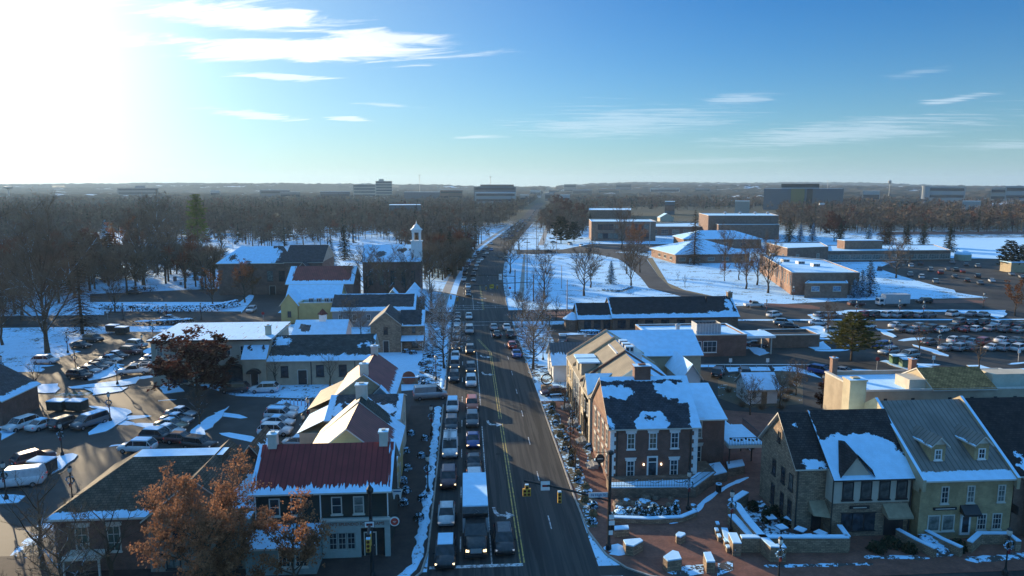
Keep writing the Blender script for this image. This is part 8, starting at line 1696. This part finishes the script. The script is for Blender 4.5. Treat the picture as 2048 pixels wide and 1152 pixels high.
# planting strip twigs along the right kerb
for k in range(24):
    y = 69 + k * 1.72; x = 13.1 + (k % 3) * .35; bush(x, y, .45, .5 + (k % 4) * .12, 'snow-laden ornamental grass tuft in the right kerb strip, number %s' % ORD[k], mat('dry_grass', (.2, .15, .08)) if k % 2 else M_HEDGE, k % 2 == 0, 'grass_tuft', False)
for k, y in enumerate((84.5, 90, 97, 104)): bush(16.4, y, .55, .8, 'dark shrub at the foot of the street shops, %s from the corner house' % ORD[k], M_SPR, True, pxl=False)
o = empty('bench', (14.9, 113.5, .05), R(10), 'snow-topped bench on the brick pavement before the white cottage', 'bench'); extra(o, 'seat', (-1, 1, -.3, .3, .4, .48), m=M_DTRIM); extra(o, 'backrest', (-1, 1, .28, .34, .48, .95), m=M_DTRIM); extra(o, 'snow_cover', (-.98, .98, -.28, .26, .482, .58), m=M_SNOW)
for x in (-.85, .85): extra(o, 'leg', (x - .05, x + .05, -.2, .2, 0, .4), m=M_DTRIM)
o = empty('statue_ring', (13.9, 118.0, .05), 0, 'round dark ring sculpture on a stone base by the white cottage', 'sculpture'); extra(o, 'base', (-1, 1, -.6, .6, 0, .8), m=M_STONE); b = MB()
for k in range(18): a0, a1 = 2 * math.pi * k / 18, 2 * math.pi * (k + 1) / 18; b.tube((math.cos(a0) * .95, 0, 1.85 + math.sin(a0) * .95), (math.cos(a1) * .95, 0, 1.85 + math.sin(a1) * .95), .12, .12, M_IRON, 6, False)
b.build('ring', o)
# garden shrubs behind the shops
rr = random.Random(77); GD = ['brown twiggy garden shrub'] 
for k in range(24):
    x, y = rr.uniform(1450, 1700), rr.uniform(752, 830)
    if 1478 < x < 1550 and y < 805: continue
    p = P(x, y); b = MB(); r = rr.uniform(.8, 1.7)
    for i in range(170): v = Vector((rr.gauss(0, 1), rr.gauss(0, 1), abs(rr.gauss(0, 1)) + .3)).normalized() * r * rr.uniform(.6, 1.1); sliver(b, Vector((v.x * .15, v.y * .15, 0)), v, .05, M_TWIG, rr)
    o = empty('twiggy_shrub', (p.x, p.y, .05), 0, 'brown twiggy shrub in the garden behind the shops', 'shrub', 'twiggy shrubs in the garden'); b.build('foliage', o)
# trellis terrace right of the far junction
o = empty('pergola', (26, 176.5, 0), 0, 'dark slatted pergola beside the small restaurant wing', 'pergola')
for x in (-5, 0, 5):
    for y in (-3, 3): extra(o, 'post', (x - .1, x + .1, y - .1, y + .1, 0, 2.8), m=M_DTRIM)
for y in (-3, 3): extra(o, 'beam', (-5.5, 5.5, y - .08, y + .08, 2.802, 3.0), m=M_DTRIM)
for k in range(16): x = -5.3 + k * .7; extra(o, 'slat', (x, x + .12, -3.6, 3.6, 3.002, 3.12), m=M_DTRIM)
# people far off on the left pavement
def person(x, y, lab, top, legs, rz=0.):
    p = P(x, y); o = empty('person', (p.x, p.y, .05), rz, lab, 'person'); me = bpy.data.meshes.new('figure')
    V = [(0, 0, .95), (0, 0, 1.2), (0, 0, 1.42), (0, 0, 1.52), (0, 0, 1.68), (.1, 0, .9), (.12, -.12, .5), (.12, -.02, .05), (-.1, 0, .9), (-.12, .1, .5), (-.12, .2, .08), (.2, 0, 1.4), (.26, .06, 1.12), (.24, -.06, .88), (-.2, 0, 1.4), (-.26, -.06, 1.12), (-.24, -.2, .9)]
    E_ = [(0, 1), (1, 2), (2, 3), (3, 4), (0, 5), (5, 6), (6, 7), (0, 8), (8, 9), (9, 10), (2, 11), (11, 12), (12, 13), (2, 14), (14, 15), (15, 16)]
    rad = [.15, .15, .16, .06, .11, .1, .07, .05, .1, .07, .05, .08, .055, .04, .08, .055, .04]
    me.from_pydata(V, E_, []); q = bpy.data.objects.new('figure', me); COL.objects.link(q); q.parent = o; q.modifiers.new('skin', 'SKIN'); q.modifiers.new('sub', 'SUBSURF').levels = 1
    for i, v in enumerate(me.skin_vertices[0].data): v.radius = (rad[i], rad[i]); v.use_root = i == 0
    me.materials.append(legs)
    b = MB(); b.lathe([(.2, .85), (.25, 1.1), (.24, 1.42), (.1, 1.54)], (0, 0, 0), top, 8); b.build('coat', o, smooth=True)
person(882, 620, 'person in a black coat standing by the far left corner', mat('coat_black', (.02, .02, .022)), mat('trousers_dark', (.03, .03, .04))); person(1348, 770, 'person in dark clothes walking at the edge of the bank lot', MATS['coat_black'], MATS['trousers_dark'], .6) if False else None

# ================================================================ HAZE
def haze():
    m = bpy.data.materials.new('haze'); m.use_nodes = True; n = m.node_tree.nodes; n.clear(); v = n.new('ShaderNodeVolumePrincipled'); out = n.new('ShaderNodeOutputMaterial'); m.node_tree.links.new(v.outputs[0], out.inputs['Volume'])
    v.inputs['Color'].default_value = (.50, .72, .95, 1); v.inputs['Density'].default_value = HAZE; v.inputs['Anisotropy'].default_value = .25
    b = MB(); b.box(-7200, 7200, -300, 8200, -3, 150, m); o = b.build('haze'); o.data.materials.clear(); o.data.materials.append(m); tag(o, kind='stuff')
HAZE = .00008
haze()
